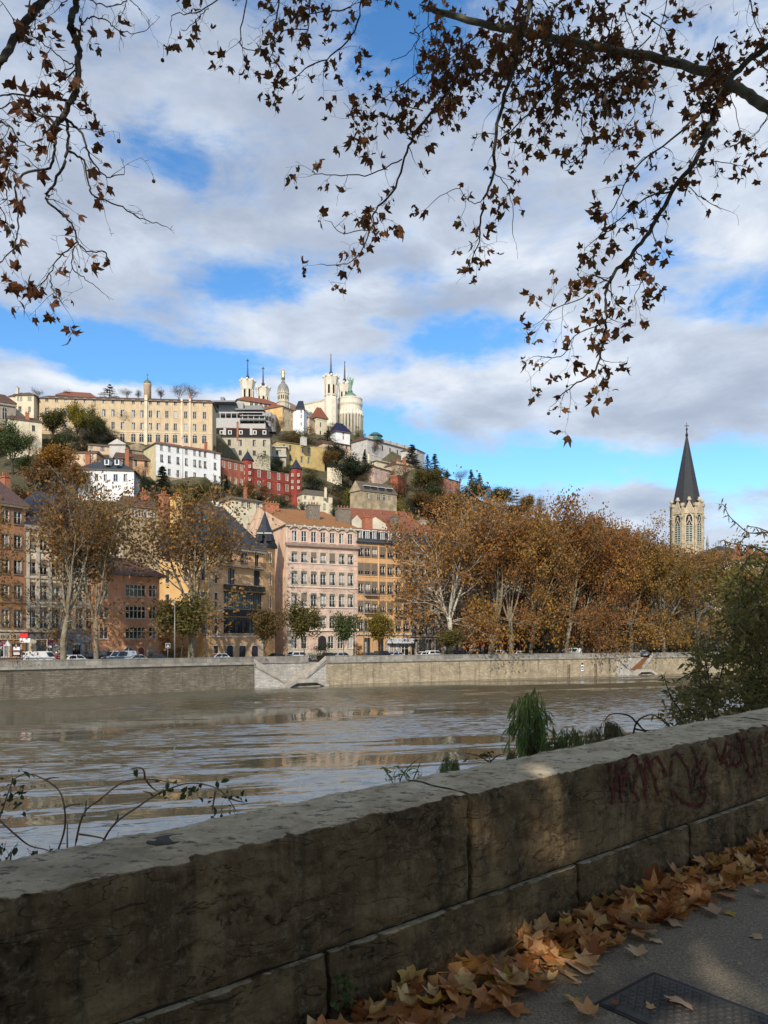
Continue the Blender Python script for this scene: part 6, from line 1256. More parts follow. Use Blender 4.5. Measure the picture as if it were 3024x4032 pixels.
for nm, lab, kind, pt, sx, off_, fl in [
    ('van', 'white panel van by the grey shopfronts, behind a red-jacketed rider', 'van', CARW, 165, 10.5, False), ('car', 'white hatchback between the two tall plane trunks', 'hatch', CARW, 306, 9.5, False), ('van', 'silver-blue people carrier in front of the terracotta house', 'van', CARB, 466, 10, True), ('van', 'dark trailer-like van left of the silver-blue people carrier', 'van', CARG, 402, 14, False),
    ('car', 'silver saloon just right of the silver-blue people carrier', 'sedan', CARS, 548, 9.5, False), ('car', 'black estate car left of the pedestrian crossing sign', 'hatch', CARK, 628, 9, False), ('car', 'white car seen nose-on below the blue ground-floor door', 'hatch', CARW, 855, 10, True), ('car', 'black saloon under the pale gable wall', 'sedan', CARK, 1098, 9, False), ('car', 'white estate car behind the brown-green young tree', 'suv', CARW, 1180, 9.5, False),
    ('car', 'silver round-roofed car at the right of the pink building', 'hatch', CARS, 1350, 9, False), ('car', 'dark car half hidden by the evergreen shrub', 'sedan', CARK, 1300, 9.5, False), ('car', 'dark car under the yellow-green young tree', 'sedan', CARG, 1455, 9, False), ('car', 'dark estate car left of the white awning', 'suv', CARK, 1512, 10, False), ('car', 'white saloon under the white awning', 'hatch', CARW, 1568, 9, False), ('car', 'white hatchback just right of the white awning', 'hatch', CARW, 1662, 9, True), ('car', 'white family car left of the clipped dark bush', 'suv', CARW, 1712, 9, False),
    ('car', 'white-roofed dark car right of the clipped dark bush', 'suv', CARK, 1808, 9, False), ('car', 'low black car under the red shop sign', 'sedan', CARK, 1885, 9, False), ('car', 'white van-like car before the leaning plane trunk', 'suv', CARW, 1970, 9, False), ('car', 'small white car right of the orange-clad walker', 'hatch', CARW, 2034, 10, True), ('car', 'black car behind the thick leaning plane trunk', 'sedan', CARK, 2085, 9, False), ('van', 'white van with a green roof box beneath the tallest plane', 'van', CARW, 2246, 9, True), ('car', 'dark car left of the green-roofed white van', 'suv', CARG, 2195, 10, False), ('car', 'black car near the thin bent plane stem', 'suv', CARK, 2370, 10, False), ('car', 'silver car above the second river stair', 'hatch', CARS, 2532, 9, False), ('car', 'black car right of the second river stair', 'sedan', CARK, 2585, 9, False), ('car', 'white car beneath the plane before the church', 'hatch', CARW, 2690, 9, False), ('car', 'dark car at the right end of the visible quay', 'sedan', CARG, 2760, 9, False)]:
    car(nm, lab, kind, pt, sx, off_, flip=fl)
b = MB(); Y = ray_quay(2246).y+9; p = XY(2246, Y); b.box(-1.0, 1.0, -.7, .7, 2.0, 2.28, mat('green_box', (.03, .16, .08), .5)); o_ = [o for o in SC.objects if o.get('label', '').startswith('white van with a green roof')][0]; b.build('roof_box', o_)

SKIN = mat('skin', (.42, .26, .19), .6, .05)
def figure(name, label, sx, off_, jacket, trousers, hair=BARKD, helmet=None, rz=0, pose='stand', dz=0, cat='person'):
    Y = ray_quay(sx).y+off_; p = XY(sx, Y); t_ = thing(name, label, cat, (p.x, p.y, QZ+dz), rz)
    sit = pose == 'ride'; hip = .88 if not sit else .80
    kn = [(-.10, -.03, .48), (.10, .05, .48)] if not sit else [(-.16, -.42, .72), (.16, -.42, .72)]; ft = [(-.11, .05, .06), (.11, -.02, .06)] if not sit else [(-.15, -.42, .25), (.15, -.42, .25)]
    hand = [(-.26, -.08, .82), (.26, .02, .82)] if not sit else [(-.22, -.55, 1.0), (.22, -.55, 1.0)]; elb = [(-.25, .02, 1.10), (.25, .04, 1.10)] if not sit else [(-.28, -.22, 1.05), (.28, -.22, 1.05)]
    def body(k, parts, m):
        b = MB()
        if 'torso' in parts: b.tube([(0, 0, hip-.05), (0, 0, hip+.18), (0, -.01, hip+.42), (0, 0, hip+.56), (0, 0, hip+.62)], [.155*k, .15*k, .18*k, .13*k, .06*k], m, 12)
        for i in (0, 1):
            s = -1 if i == 0 else 1
            if 'arms' in parts: b.tube([(s*.15, 0, hip+.52), elb[i], Vector(elb[i]).lerp(Vector(hand[i]), .85 if k > 1 else 1)], [.065*k, .05*k, .038*k], m, 8)
            if 'legs' in parts: b.tube([(s*.09, 0, hip+.02), kn[i], Vector(kn[i]).lerp(Vector(ft[i]), .93)], [.095*k, .07*k, .05*k], m, 8); 
            if 'feet' in parts: b.tube([Vector(ft[i])+Vector((0, .06, 0)), Vector(ft[i])+Vector((0, -.15, -.01))], [.05, .045], m, 8)
        if 'head' in parts: b.tube([(0, 0, hip+.56), (0, -.01, hip+.68)], [.055, .055], m, 8); b.lathe([(.03, hip+.62), (.075, hip+.66), (.088, hip+.75), (.078, hip+.83), (.03, hip+.875)], m, 12); b.tube([(0, -.085, hip+.74), (0, -.11, hip+.715)], [.012, .018], m, 5)
        return b
    def rm(b, nm):
        o = b.build(nm, t_); md = o.modifiers.new('remesh', 'REMESH'); md.mode = 'VOXEL'; md.voxel_size = .028; md.use_smooth_shade = True; return o
    rm(body(1, ('torso', 'arms', 'legs', 'feet', 'head'), SKIN), 'body'); rm(body(1.16, ('torso', 'arms'), jacket), 'jacket'); rm(body(1.14, ('legs',), trousers), 'trousers')
    hb = MB()
    if helmet: hb.lathe([(.105, hip+.73), (.125, hip+.78), (.11, hip+.88), (.05, hip+.925)], helmet, 12); hb.build('helmet', t_)
    else: hb.lathe([(.085, hip+.76), (.098, hip+.80), (.085, hip+.865), (.03, hip+.90)], hair, 12, (0, .015)); hb.build('hair', t_)
    return t_
REDJ = mat('red_jacket', (.22, .02, .02), .7); BLK = mat('black_clothes', (.015, .015, .017), .9); ORJ = mat('orange_workwear', (.80, .12, .03), .7); WHJ = mat('white_top', (.6, .6, .6), .8)
rd = figure('person', 'rider in a red jacket and white helmet beside the white panel van', 222, 7.5, REDJ, BLK, helmet=WHITE, rz=atan2(qdir(222).y, qdir(222).x)-pi/2+pi, pose='ride', dz=.22)
sc_ = thing('motor_scooter', 'dark red motor scooter ridden past the white panel van', 'scooter', rd.location-Vector((0, 0, .22)), rd.rotation_euler[2])
b = MB(); b.tube([(0, .75, .55), (0, .35, .8), (0, 0, .78), (0, -.1, .4), (0, -.5, .35), (0, -.62, .95)], [.12, .17, .16, .14, .13, .09], REDJ, 8); b.build('body', sc_)
b = MB(); b.tube([(-.32, -.58, 1.05), (0, -.62, 1.0), (.32, -.58, 1.05)], .025, IRON, 6); b.build('handlebar', sc_)
for y in (.55, -.75):
    b = MB(); n_ = 14; b.mesh([(x, y+r_*cos(2*pi*i/n_), .25+r_*sin(2*pi*i/n_)) for x, r_ in ((-.06, .14), (-.06, .25), (.06, .25), (.06, .14)) for i in range(n_)], [(r_*n_+i, r_*n_+(i+1) % n_, ((r_+1) % 4)*n_+(i+1) % n_, ((r_+1) % 4)*n_+i) for r_ in range(4) for i in range(n_)], RUB); b.build('wheel', sc_)
figure('person', 'person in black walking below the red shop sign', 1850, 4, BLK, BLK, rz=.6); figure('person', 'person in dark clothes just left of the walker below the red sign', 1836, 5, BLK, BLK, rz=-.4)
figure('person', 'person in black left of the white-topped walker', 1967, 4, BLK, BLK, rz=.4); figure('person', 'person in a white top near the leaning plane trunk', 1983, 4, WHJ, BLK, rz=-.3); figure('person', 'person in bright orange workwear before the dark red building', 2017, 3.5, ORJ, ORJ, rz=.2, dz=.15)
figure('person', 'person in dark clothes between the white-topped and the orange-clad walkers', 1998, 5, BLK, BLK, rz=1.2)
GREYM = mat('galvanised_post', (.22, .22, .21), .5, .1, metal=.4)
def lamp(label, sx, off_, top, arm=1):
    Y = ray_quay(sx).y+off_; p = XY(sx, Y); h_ = ZS(top, Y)-QZ; t_ = thing('street_lamp', label, 'street lamp', (p.x, p.y, QZ), atan2(qdir(sx).y, qdir(sx).x))
    b = MB(); b.tube([(0, 0, -.2), (0, 0, h_*.5), (0, 0, h_)], [.11, .09, .06], GREYM, 8); b.build('post', t_)
    if arm: b = MB(); b.tube([(0, 0, h_-.15), (arm*.8, 0, h_+.05), (arm*2.2, 0, h_+.35)], [.05, .045, .04], GREYM, 6); b.build('arm', t_); b = MB(); b.tube([(arm*1.9, 0, h_+.28), (arm*2.4, 0, h_+.38), (arm*2.9, 0, h_+.46)], [.05, .11, .06], GREYM, 8); b.build('lantern', t_)
    else: b = MB(); b.lathe([(.08, h_), (.2, h_+.2), (.22, h_+.5), (.08, h_+.65)], GREYM, 8); b.build('lantern', t_)
lamp('tall lamp post with a slanting arm before the yellow corner building', 815, 6, 2412, 1); lamp('thin grey lamp post beside the bushy green tree', 688, 4, 2380, 0); lamp('slender lamp post between the pink and ochre buildings', 1433, 5, 2330, -.6); lamp('slender lamp post before the ochre building near the red roof line', 1394, 12, 2335, -.5)
lamp('thin lamp post under the planes before the stone hall', 2388, 5, 2440, 0)
def sign(name, label, sx, off_, ymid, kind):
    Y = ray_quay(sx).y+off_; p = XY(sx, Y); h_ = ZS(ymid, Y)-QZ; t_ = thing(name, label, 'road sign', (p.x, p.y, QZ), atan2(qdir(sx).y, qdir(sx).x))
    b = MB(); b.tube([(0, .03, -.2), (0, .03, h_+.25)], .035, GREYM, 6); b.build('post', t_)
    b = MB(); BL = mat('sign_blue', (.02, .06, .25), .5); RDS = mat('sign_red', (.45, .02, .02), .5); SW = mat('sign_white', (.72, .72, .72), .5)
    if kind == 'cross':
        b.box(-.36, .36, -.02, .0, h_-.36, h_+.36, SW); b.box(-.31, .31, -.03, -.02, h_-.31, h_+.31, mat('sign_dark_blue', (.02, .03, .07), .5)); b.face([(-.22, -.034, h_-.2), (.22, -.034, h_-.2), (0, -.034, h_+.22)], SW); b.box(-.03, .03, -.04, -.034, h_-.12, h_+.1, IRON)
    elif kind == 'nopark':
        c = [(.34*cos(2*pi*i/20), -.02, h_+.34*sin(2*pi*i/20)) for i in range(20)]; b.face(c, RDS); b.face([(x*.78, -.026, h_+(z-h_)*.78) for x, y, z in c], BL); b.mesh([(-.24, -.03, h_+.18), (-.18, -.03, h_+.24), (.24, -.03, h_-.18), (.18, -.03, h_-.24)], [(0, 1, 2, 3)], RDS)
        b.box(-.25, .25, -.02, .0, h_-.75, h_-.45, SW)
    elif kind == 'tri':
        b.face([(-.42, -.02, h_-.36), (.42, -.02, h_-.36), (0, -.02, h_+.4)], SW); b.face([(-.42, 0, h_-.36), (0, 0, h_+.4), (.42, 0, h_-.36)], GREYM)
    b.build('plate', t_)
sign('road_sign', 'square blue and white pedestrian crossing sign on a striped post', 661, 5, 2542, 'cross'); sign('road_sign', 'round no-parking sign with a white plate, left of the first mottled plane trunk', 196, 12, 2530, 'nopark'); sign('road_sign', 'back of a triangular sign before the beige shop', 30, 6, 2532, 'tri'); sign('road_sign', 'round sign at the left edge before the beige shop', 2, 8, 2532, 'nopark'); sign('road_sign', 'small round sign close to the first mottled plane trunk', 223, 12, 2524, 'nopark')
# red tobacconist-like hanging sign on the cream/brown boundary
Y = 111.5; p = XY(104, Y); t_ = thing('shop_sign', 'bright red projecting shop sign above the beige and grey shops', 'shop sign', (p.x, p.y-.3, ZS(2503, Y)), .25)
b = MB(); b.box(-.7, .35, -.25, .1, -.35, .38, mat('bright_red_sign', (.62, .015, .025), .4)); b.build('panel', t_); b = MB(); b.box(-.72, .7, -.2, .08, -1.0, -.38, mat('sign_white', (.72, .72, .72), .5)); b.build('lower_panel', t_); b = MB(); b.box(.35, .5, -.05, .3, -.1, 0, IRON); b.build('bracket', t_)
Y = 112.2; p = XY(63, Y-.6); t_ = thing('poster', 'white and dark red poster in the beige shop window', 'poster', (p.x, p.y, ZS(2580, Y)), .27)
b = MB(); b.box(-.55, .55, -.03, 0, 0, 1.25, mat('poster_red', (.13, .012, .016), .6)); b.box(-.5, .5, -.04, -.03, .75, 1.22, MATS['sign_white']); b.box(-.5, .5, -.04, -.03, .1, .3, MATS['sign_white']); b.box(-.45, .45, -.04, -.03, .38, .46, MATS['sign_white']); b.box(-.1, .1, -.045, -.04, 1.02, 1.14, BLUEG); b.build('sheet', t_)
# navigation sign and ladders on the quay wall
q0 = qpt(2292, .06, 0); t_ = thing('river_sign', 'small blue and white navigation sign on the quay wall', 'river sign', (q0[0], q0[1], ZS(2630, ray_quay(2292).y)), atan2(qdir(2292).y, qdir(2292).x))
b = MB(); b.box(-.36, .36, -.03, .0, -.62, .62, MATS['sign_white']); b.box(-.29, .29, -.04, -.03, -.40, .38, MATS['sign_blue']); b.face([(-.18, -.045, -.2), (.18, -.045, -.2), (0, -.045, .2)], MATS['sign_white']); b.box(-.22, .22, -.03, .0, .72, 1.05, IRON); b.build('plate', t_)
for sx, lab in ((2239, 'rusty mooring ladder recess left of the blue river sign'), (2345, 'rusty mooring ladder right of the blue river sign')):
    q0 = qpt(sx, .02, 0); t_ = thing('ladder', lab, 'ladder', (q0[0], q0[1], 0), atan2(qdir(sx).y, qdir(sx).x)); b = MB()
    RST = mat('rusty_iron', (.10, .06, .035), .9, .3, 4)
    for x in (-.24, .24): b.box(x-.04, x+.04, -.10, 0, -.3, 2.6, RST)
    for i in range(9): b.tube([(-.24, -.06, .1+i*.28), (.24, -.06, .1+i*.28)], .025, RST, 5)
    b.build('frame', t_)
# three white dishes on the slate roof, aerials by the spire
h_ = [o for o in SC.objects if o.get('label', '').startswith('yellow corner building')][0]
for (sx, sy), lab in zip(((841, 1977), (858, 1982), (869, 1998)), ('upper left of the three white satellite dishes over the slate roof', 'middle one of the three white satellite dishes over the slate roof', 'lowest of the three white satellite dishes over the slate roof')):
    Y = 148; p = P(sx, sy, Y); t_ = thing('satellite_dish', lab, 'satellite dish', p); t_.rotation_euler = (radians(72), 0, radians(15))
    b = MB(); b.lathe([(.1, -.10), (.36, 0.0), (.38, .02), (.33, .0), (.08, -.07)], mat('dull_white_dish', (.5, .5, .49), .6), 16); b.build('dish', t_); b = MB(); b.tube([(0, 0, -.1), (0, -.3, -.5), (0, -2.6, -1.2)], .04, GREYM, 5); b.build('mast', t_)
for sx, top, lab in ((2785, 2108, 'dark spired pinnacle right of the church tower'),):
    Y = 250; p = XY(sx, Y); t_ = thing('pinnacle', lab, 'pinnacle', (p.x, p.y, ZS(2230, Y))); b = MB(); z = ZS(top, Y)-ZS(2230, Y); b.lathe([(.9, -10), (.9, z*.4), (.45, z*.45), (.3, z*.7), (.5, z*.72), (.1, z)], STONED, 6); b.build('shaft', t_)
for sx, top, lab in ((2818, 2135, 'left one of the three thin television aerials near the right edge'), (2828, 2126, 'tallest of the three thin television aerials near the right edge'), (2838, 2130, 'right one of the three thin television aerials near the right edge')):
    Y = 238; p = XY(sx, Y); t_ = thing('aerial', lab, 'aerial', (p.x, p.y, ZS(2185, Y)-4)); b = MB(); z = ZS(top, Y)-t_.location.z; b.tube([(0, 0, 0), (0, 0, z)], .06, IRON, 5); b.build('mast', t_); b = MB()
    for i in range(4): b.box(-.7+i*.1, .7-i*.1, -.03, .03, z-.3-i*.35, z-.24-i*.35, IRON)
    b.build('elements', t_)
# ------------------------------------------------------------------ near side: parapet, pavement, bank
WT, WN = Vector((.783, .622)), Vector((-.622, .783))
def WP(s, d, h): p = WT*s+WN*(2.5+d); return Vector((p.x, p.y, 5.4+.0423*s+h))
def on_wall(sx, sy, d=0.0):       # photograph point on the wall's inner face -> (s, h)
    a = (sx-CX)/F; Y = (2.5+d)/(WN.x*a+WN.y); p = Vector((a*Y, Y)); s = p.dot(WT); return s, ZS(sy, Y)-5.4-.0423*s
def on_ground(sx, sy):            # photograph point on the near pavement -> (s, d)
    a = (sx-CX)/F; k = WT.x*a+WT.y; Y = (5.4-H)/((HY-sy)/F-.0423*k); p = Vector((a*Y, Y)); return p.dot(WT), p.dot(WN)-2.5
m, t = newmat('parapet_stone')
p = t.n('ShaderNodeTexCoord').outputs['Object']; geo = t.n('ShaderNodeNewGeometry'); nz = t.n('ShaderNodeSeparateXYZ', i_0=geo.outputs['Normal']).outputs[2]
spn = t.n('ShaderNodeSeparateXYZ', i_0=p); u = t.m('ADD', t.m('MULTIPLY', spn.outputs[0], .783), t.m('MULTIPLY', spn.outputs[1], .622))
st_ = t.n('ShaderNodeCombineXYZ', i_0=t.m('MULTIPLY', u, 9.0), i_1=t.m('MULTIPLY', spn.outputs[2], .9)).outputs[0]
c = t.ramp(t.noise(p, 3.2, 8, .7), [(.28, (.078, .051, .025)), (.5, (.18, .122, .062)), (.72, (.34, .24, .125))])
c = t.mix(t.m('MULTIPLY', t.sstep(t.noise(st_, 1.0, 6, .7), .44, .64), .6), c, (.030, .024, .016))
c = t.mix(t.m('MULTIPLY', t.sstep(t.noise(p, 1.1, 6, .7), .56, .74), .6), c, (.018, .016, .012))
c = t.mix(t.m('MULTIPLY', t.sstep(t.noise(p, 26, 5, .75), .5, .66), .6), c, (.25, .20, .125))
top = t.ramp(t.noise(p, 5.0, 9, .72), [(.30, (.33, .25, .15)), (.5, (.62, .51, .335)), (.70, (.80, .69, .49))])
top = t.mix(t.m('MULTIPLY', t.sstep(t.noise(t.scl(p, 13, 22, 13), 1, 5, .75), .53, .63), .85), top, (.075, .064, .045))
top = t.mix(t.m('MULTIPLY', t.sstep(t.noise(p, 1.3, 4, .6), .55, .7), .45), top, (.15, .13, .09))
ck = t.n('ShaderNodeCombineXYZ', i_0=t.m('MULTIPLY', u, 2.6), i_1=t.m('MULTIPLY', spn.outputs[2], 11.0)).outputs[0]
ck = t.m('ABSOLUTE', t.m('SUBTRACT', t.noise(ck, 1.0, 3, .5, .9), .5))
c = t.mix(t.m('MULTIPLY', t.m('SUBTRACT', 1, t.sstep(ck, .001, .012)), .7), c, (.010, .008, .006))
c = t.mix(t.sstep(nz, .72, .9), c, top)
b_ = t.n('ShaderNodeBsdfPrincipled', i_Base_Color=c, i_Roughness=.92); b_.inputs['Specular IOR Level'].default_value = .2
bm = t.n('ShaderNodeBump', i_Height=t.m('ADD', t.noise(p, 42, 6, .7), t.m('MULTIPLY', t.noise(p, 14, 5, .65), 1.6)), i_Strength=.9); bm.inputs['Distance'].default_value = .035
t.t.links.new(bm.outputs[0], b_.inputs['Normal']); finish(t, b_.outputs[0]); NEARW = m
def fr(v, o=4):
    a = 0; k = 1
    for i in range(o): a += mnoise.noise(v*k)/k; k *= 2.05
    return a
def wdisp(s, h, cracked=True):                  # how far the stone face stands back from its plane
    v = Vector((s, h*1.4, 0)); r = .014*fr(v*4.5+Vector((7, 1, 3)), 4)+.011*fr(Vector((s*16, h*22, 5)), 3)
    if not cracked: return .014+r
    w = mnoise.noise(Vector((s*1.7+.6*mnoise.noise(Vector((s*9, h*9, 2))), h*8.5+.5*mnoise.noise(Vector((s*7, h*7, 9)))+s*.9, 1)))
    crack = exp(-(w/.03)**2)*(.5+.5*max(0, min(1, fr(Vector((s*2, h*3, 8)), 2)+.5)))
    return .014+r+.028*crack
def block(b, s0, s1, h0, h1, d1, ds, mtl, top=False, round_=.018):
    """one dressed stone: dense displaced face towards the pavement, plain back"""
    ns = max(2, int((s1-s0)/ds)); nh = max(2, int((h1-h0)/min(ds, .03))); rows = []
    for j in range(nh+1):
        h = h0+(h1-h0)*j/nh; row = []
        for i in range(ns+1):
            s = s0+(s1-s0)*i/ns; d = wdisp(s, h)+(0 if top else .034)
            e = min(s-s0, s1-s, h-h0, (h1-h) if not top else 9); d += max(0, round_-e)**1.3*2.2
            if top and h1-h < .05: d += max(0, .05-(h1-h))**2*7*(1+.4*mnoise.noise(Vector((s*7, 3, 1))))
            row.append((s, d, h))
        rows.append(row)
    if top:
        for k, dd in enumerate([.03, .06, .10, .16, .22, .28, .34, .40, .45, .49, .51]):
            row = []
            for i in range(ns+1):
                s = s0+(s1-s0)*i/ns; lip = .010*fr(Vector((s*5, dd*6, 4)), 4)+.006*mnoise.noise(Vector((s*30, dd*30, 1)))
                row.append((s, dd+.015, h1+lip*(1 if k else .6)+.012*(1-((dd-.26)/.26)**2)-(0 if dd < .47 else (dd-.47)*.5)))
            rows.append(row)
        rows.append([(s, .525, h1-.06) for s, _, _ in rows[-1]])
    rows.append([(s, d1, h1-(.30 if top else 0)) for s, _, _ in rows[-1]] if top else [(s, .40, h1-.004) for s, _, _ in rows[-1]])
    if top: rows.append([(s, d1, h0) for s, _, _ in rows[-1]])
    off = len(b.v); n = ns+1
    vs = [tuple(WP(*q)) for r in rows for q in r]
    fs = [(j*n+i, j*n+i+1, (j+1)*n+i+1, (j+1)*n+i) for j in range(len(rows)-1) for i in range(ns)]
    b.mesh(vs, fs, mtl, True)
    for side in (0, ns):                                      # closes the ends
        b.face([tuple(WP(*r[side])) for r in rows], mtl)
pw_ = thing('stone_parapet', 'long weathered stone parapet of big blocks beside the pavement, with red graffiti', 'wall', (0, 0, 0))
MORT = mat('dark_joint', (.02, .018, .014), 1.0, .3, 4)
for s0, s1 in ((-9, -2.6), (-2.6, .2), (.2, 2.505), (2.52, 5.6), (5.61, 9), (9.01, 16), (16.01, 40)):
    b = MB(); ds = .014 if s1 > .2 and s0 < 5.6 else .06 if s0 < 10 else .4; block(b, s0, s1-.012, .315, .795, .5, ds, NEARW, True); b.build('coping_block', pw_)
for s0, s1 in ((-9, -1.5), (-1.5, .4), (.4, 1.745), (1.757, 3.35), (3.365, 4.457), (4.475, 6.3), (6.31, 9), (9.01, 40)):
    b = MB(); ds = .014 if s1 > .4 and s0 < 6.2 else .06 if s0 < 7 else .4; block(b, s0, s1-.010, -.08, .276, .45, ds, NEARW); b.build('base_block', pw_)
b = MB(); vs = [tuple(WP(s, d, h)) for s in (-9, 40) for d, h in ((.088, -.1), (.088, .60), (.44, .60), (.44, -.5))]; b.mesh(vs, [(0, 1, 2, 3), (4, 7, 6, 5), (0, 4, 5, 1), (1, 5, 6, 2), (2, 6, 7, 3)], MORT); b.build('mortar_core', pw_)
# red sprayed tag: strokes traced along the stone face
GRAF = mat('faded_red_spray', (.075, .013, .010), .9, .4, 9)
def g(pts): return [(2350+x*.4063, 2830+y*.4063) for x, y in pts]
strokes = [[(145, 430), (150, 560), (170, 700), (175, 830)], [(215, 440), (205, 620), (180, 790)], [(235, 450), (245, 600), (245, 800)], [(310, 380), (300, 520), (262, 700)], [(300, 420), (350, 350), (400, 370), (420, 450), (395, 600), (372, 700)], [(320, 560), (350, 640), (400, 740), (425, 800)], [(250, 560), (330, 540)],
           [(440, 440), (470, 560), (500, 790)], [(485, 380), (495, 560), (490, 640)], [(500, 370), (545, 480), (580, 600), (600, 750)], [(545, 480), (560, 390), (600, 370), (640, 440), (680, 570)], [(720, 560), (715, 470), (740, 360), (790, 330), (850, 400), (900, 500), (940, 600), (945, 680)], [(735, 680), (750, 750), (765, 820)], [(760, 700), (830, 780), (920, 840), (1000, 855), (1050, 810), (1075, 700), (1060, 600)],
           [(930, 270), (965, 370), (1005, 480)], [(1060, 330), (1020, 420), (1005, 500), (985, 590), (970, 670)], [(1100, 420), (1080, 500), (1045, 590), (1010, 740)], [(1150, 230), (1180, 340), (1220, 400)], [(1260, 180), (1240, 290), (1215, 460)], [(1240, 250), (1330, 240), (1400, 300)], [(1260, 340), (1290, 300), (1310, 370), (1300, 450), (1265, 460), (1250, 390), (1260, 340)], [(1350, 380), (1340, 440), (1390, 465), (1430, 420), (1420, 330)], [(1380, 140), (1420, 250), (1440, 340)], [(1450, 150), (1440, 260), (1470, 420), (1500, 540), (1530, 560), (1560, 450), (1555, 360), (1500, 230)], [(1600, 140), (1590, 280), (1620, 470)], [(1659, 120), (1640, 250)]]
b = MB()
for k, sk in enumerate(strokes):
    q = [on_wall(*xy) for xy in g(sk)]; fine = []
    for a, c in zip(q, q[1:]):
        n_ = max(2, int(sqrt((a[0]-c[0])**2+(a[1]-c[1])**2)/.007))
        fine += [(a[0]+(c[0]-a[0])*i/n_, a[1]+(c[1]-a[1])*i/n_) for i in range(n_)]
    fine.append(q[-1]); L_, R_ = [], []
    for i, (s, h) in enumerate(fine):
        a, c = fine[max(0, i-1)], fine[min(len(fine)-1, i+1)]; dx, dz = c[0]-a[0], c[1]-a[1]; l = sqrt(dx*dx+dz*dz) or 1; w = .0085*(1+.35*mnoise.noise(Vector((s*20, h*20, k))))
        for lst, sg in ((L_, 1), (R_, -1)): ss, hh_ = s-dz/l*w*sg, h+dx/l*w*sg; lst.append(tuple(WP(ss, wdisp(ss, hh_, False)-.007, hh_)))
    n_ = len(fine); b.mesh(L_+R_, [(i, i+1, n_+i+1, n_+i) for i in range(n_-1)], GRAF)
b.build('graffiti', pw_)
# dark round plug in the top of the wall
s_, h_ = on_wall(682, 3299, .26); b = MB(); cpt = WP(s_, .27, .81); pl_ = thing('round_plug', 'dark oval iron plug set into the top of the stone parapet', 'plug', cpt)
b.lathe([(.085, -.03), (.085, -.002), (.080, .001), (.02, .001)], mat('dark_plug_iron', (.055, .048, .040), .9, .35, 12, .4), 24, sx=1.15, sy=.8, rot=0); b.build('disc', pl_).rotation_euler = (0, 0, atan2(WT.y, WT.x))

m, t = newmat('pavement_asphalt'); p = t.n('ShaderNodeTexCoord').outputs['Object']
c = t.ramp(t.noise(p, 95, 4, .8), [(.3, (.085, .068, .044)), (.5, (.20, .165, .112)), (.72, (.44, .37, .26))]); c = t.mix(t.m('MULTIPLY', t.sstep(t.noise(p, 1.6, 5, .6), .45, .7), .5), c, (.05, .046, .038))
b_ = t.n('ShaderNodeBsdfPrincipled', i_Base_Color=c, i_Roughness=.9); bm = t.n('ShaderNodeBump', i_Height=t.noise(p, 150, 4, .8), i_Strength=.8); bm.inputs['Distance'].default_value = .006
t.t.links.new(bm.outputs[0], b_.inputs['Normal']); finish(t, b_.outputs[0])
b = MB(); b.mesh([tuple(WP(s, d, -.0)) for s in (-40, 60) for d in (.06, -30)], [(0, 1, 3, 2)], m); tag(b.build('pavement'), kind='structure')
BANK = mat('earth_bank', (.06, .05, .03), 1.0, .4, 1.2, .6)
b = MB(); vs = []
for s in [-40+i*4 for i in range(26)]:
    for d, h in ((.44, -.35), (1.2, -.75), (3.5, -2.2), (8, -4.9), (13, -8)): q = WP(s, d, h); q.z += .25*mnoise.noise(Vector((s*.7, d, 1))); vs.append(tuple(q))
b.mesh(vs, [(i*5+j, i*5+j+1, (i+1)*5+j+1, (i+1)*5+j) for i in range(25) for j in range(4)], BANK, True); tag(b.build('river_bank'), kind='structure')
# steel cover in the pavement
g0, g1, g2 = (on_ground(2369, 3954), on_ground(2580, 3841), on_ground(3024, 3905))
PL = mat('tread_plate_steel', (.095, .087, .075), .6, .25, 8, .3, 60, metal=.3); o3 = WP(g1[0], g1[1], 0)
ps = [WP(*g1, 0), WP(*g0, 0)]; e1 = ps[1]-ps[0]; L01 = e1.length; e2 = WP(*g2, 0)-ps[0]; e1 = e1.normalized(); e2 = (e2-e1*e2.dot(e1)).normalized(); Lu, Lv = L01, .80
cv = thing('access_cover', 'dark patterned steel cover plate let into the pavement', 'cover plate', ps[0]); b = MB(); up = e1.cross(e2).normalized(); up = up if up.z > 0 else -up
P_ = lambda a_, c_, z_: tuple(e1*a_+e2*c_+up*z_)
b.hexa([P_(0, 0, -.03), P_(Lu, 0, -.03), P_(Lu, Lv, -.03), P_(0, Lv, -.03), P_(0, 0, .006), P_(Lu, 0, .006), P_(Lu, Lv, .006), P_(0, Lv, .006)], PL)
for i in range(int((Lu-.03)/.031)):
    for j in range(22):
        a_, c_ = .025+i*.031, .025+j*.035+(.0175 if i % 2 else 0)
        if c_ > Lv-.03: continue
        for dx, dy in ((.010, .0), (-.005, .0095), (-.005, -.0095)):
            w_ = .0032; l = sqrt(dx*dx+dy*dy); nx_, ny_ = -dy/l*w_, dx/l*w_
            b.mesh([P_(a_+nx_, c_+ny_, .0062), P_(a_-nx_, c_-ny_, .0062), P_(a_+dx*1.3-nx_, c_+dy*1.3-ny_, .0062), P_(a_+dx*1.3+nx_, c_+dy*1.3+ny_, .0062), P_(a_+nx_*.5, c_+ny_*.5, .010), P_(a_-nx_*.5, c_-ny_*.5, .010), P_(a_+dx*1.2-nx_*.5, c_+dy*1.2-ny_*.5, .010), P_(a_+dx*1.2+nx_*.5, c_+dy*1.2+ny_*.5, .010)], [(4, 5, 6, 7), (0, 1, 5, 4), (1, 2, 6, 5), (2, 3, 7, 6), (3, 0, 4, 7)], PL)
b.build('plate', cv); b = MB(); w_ = .02
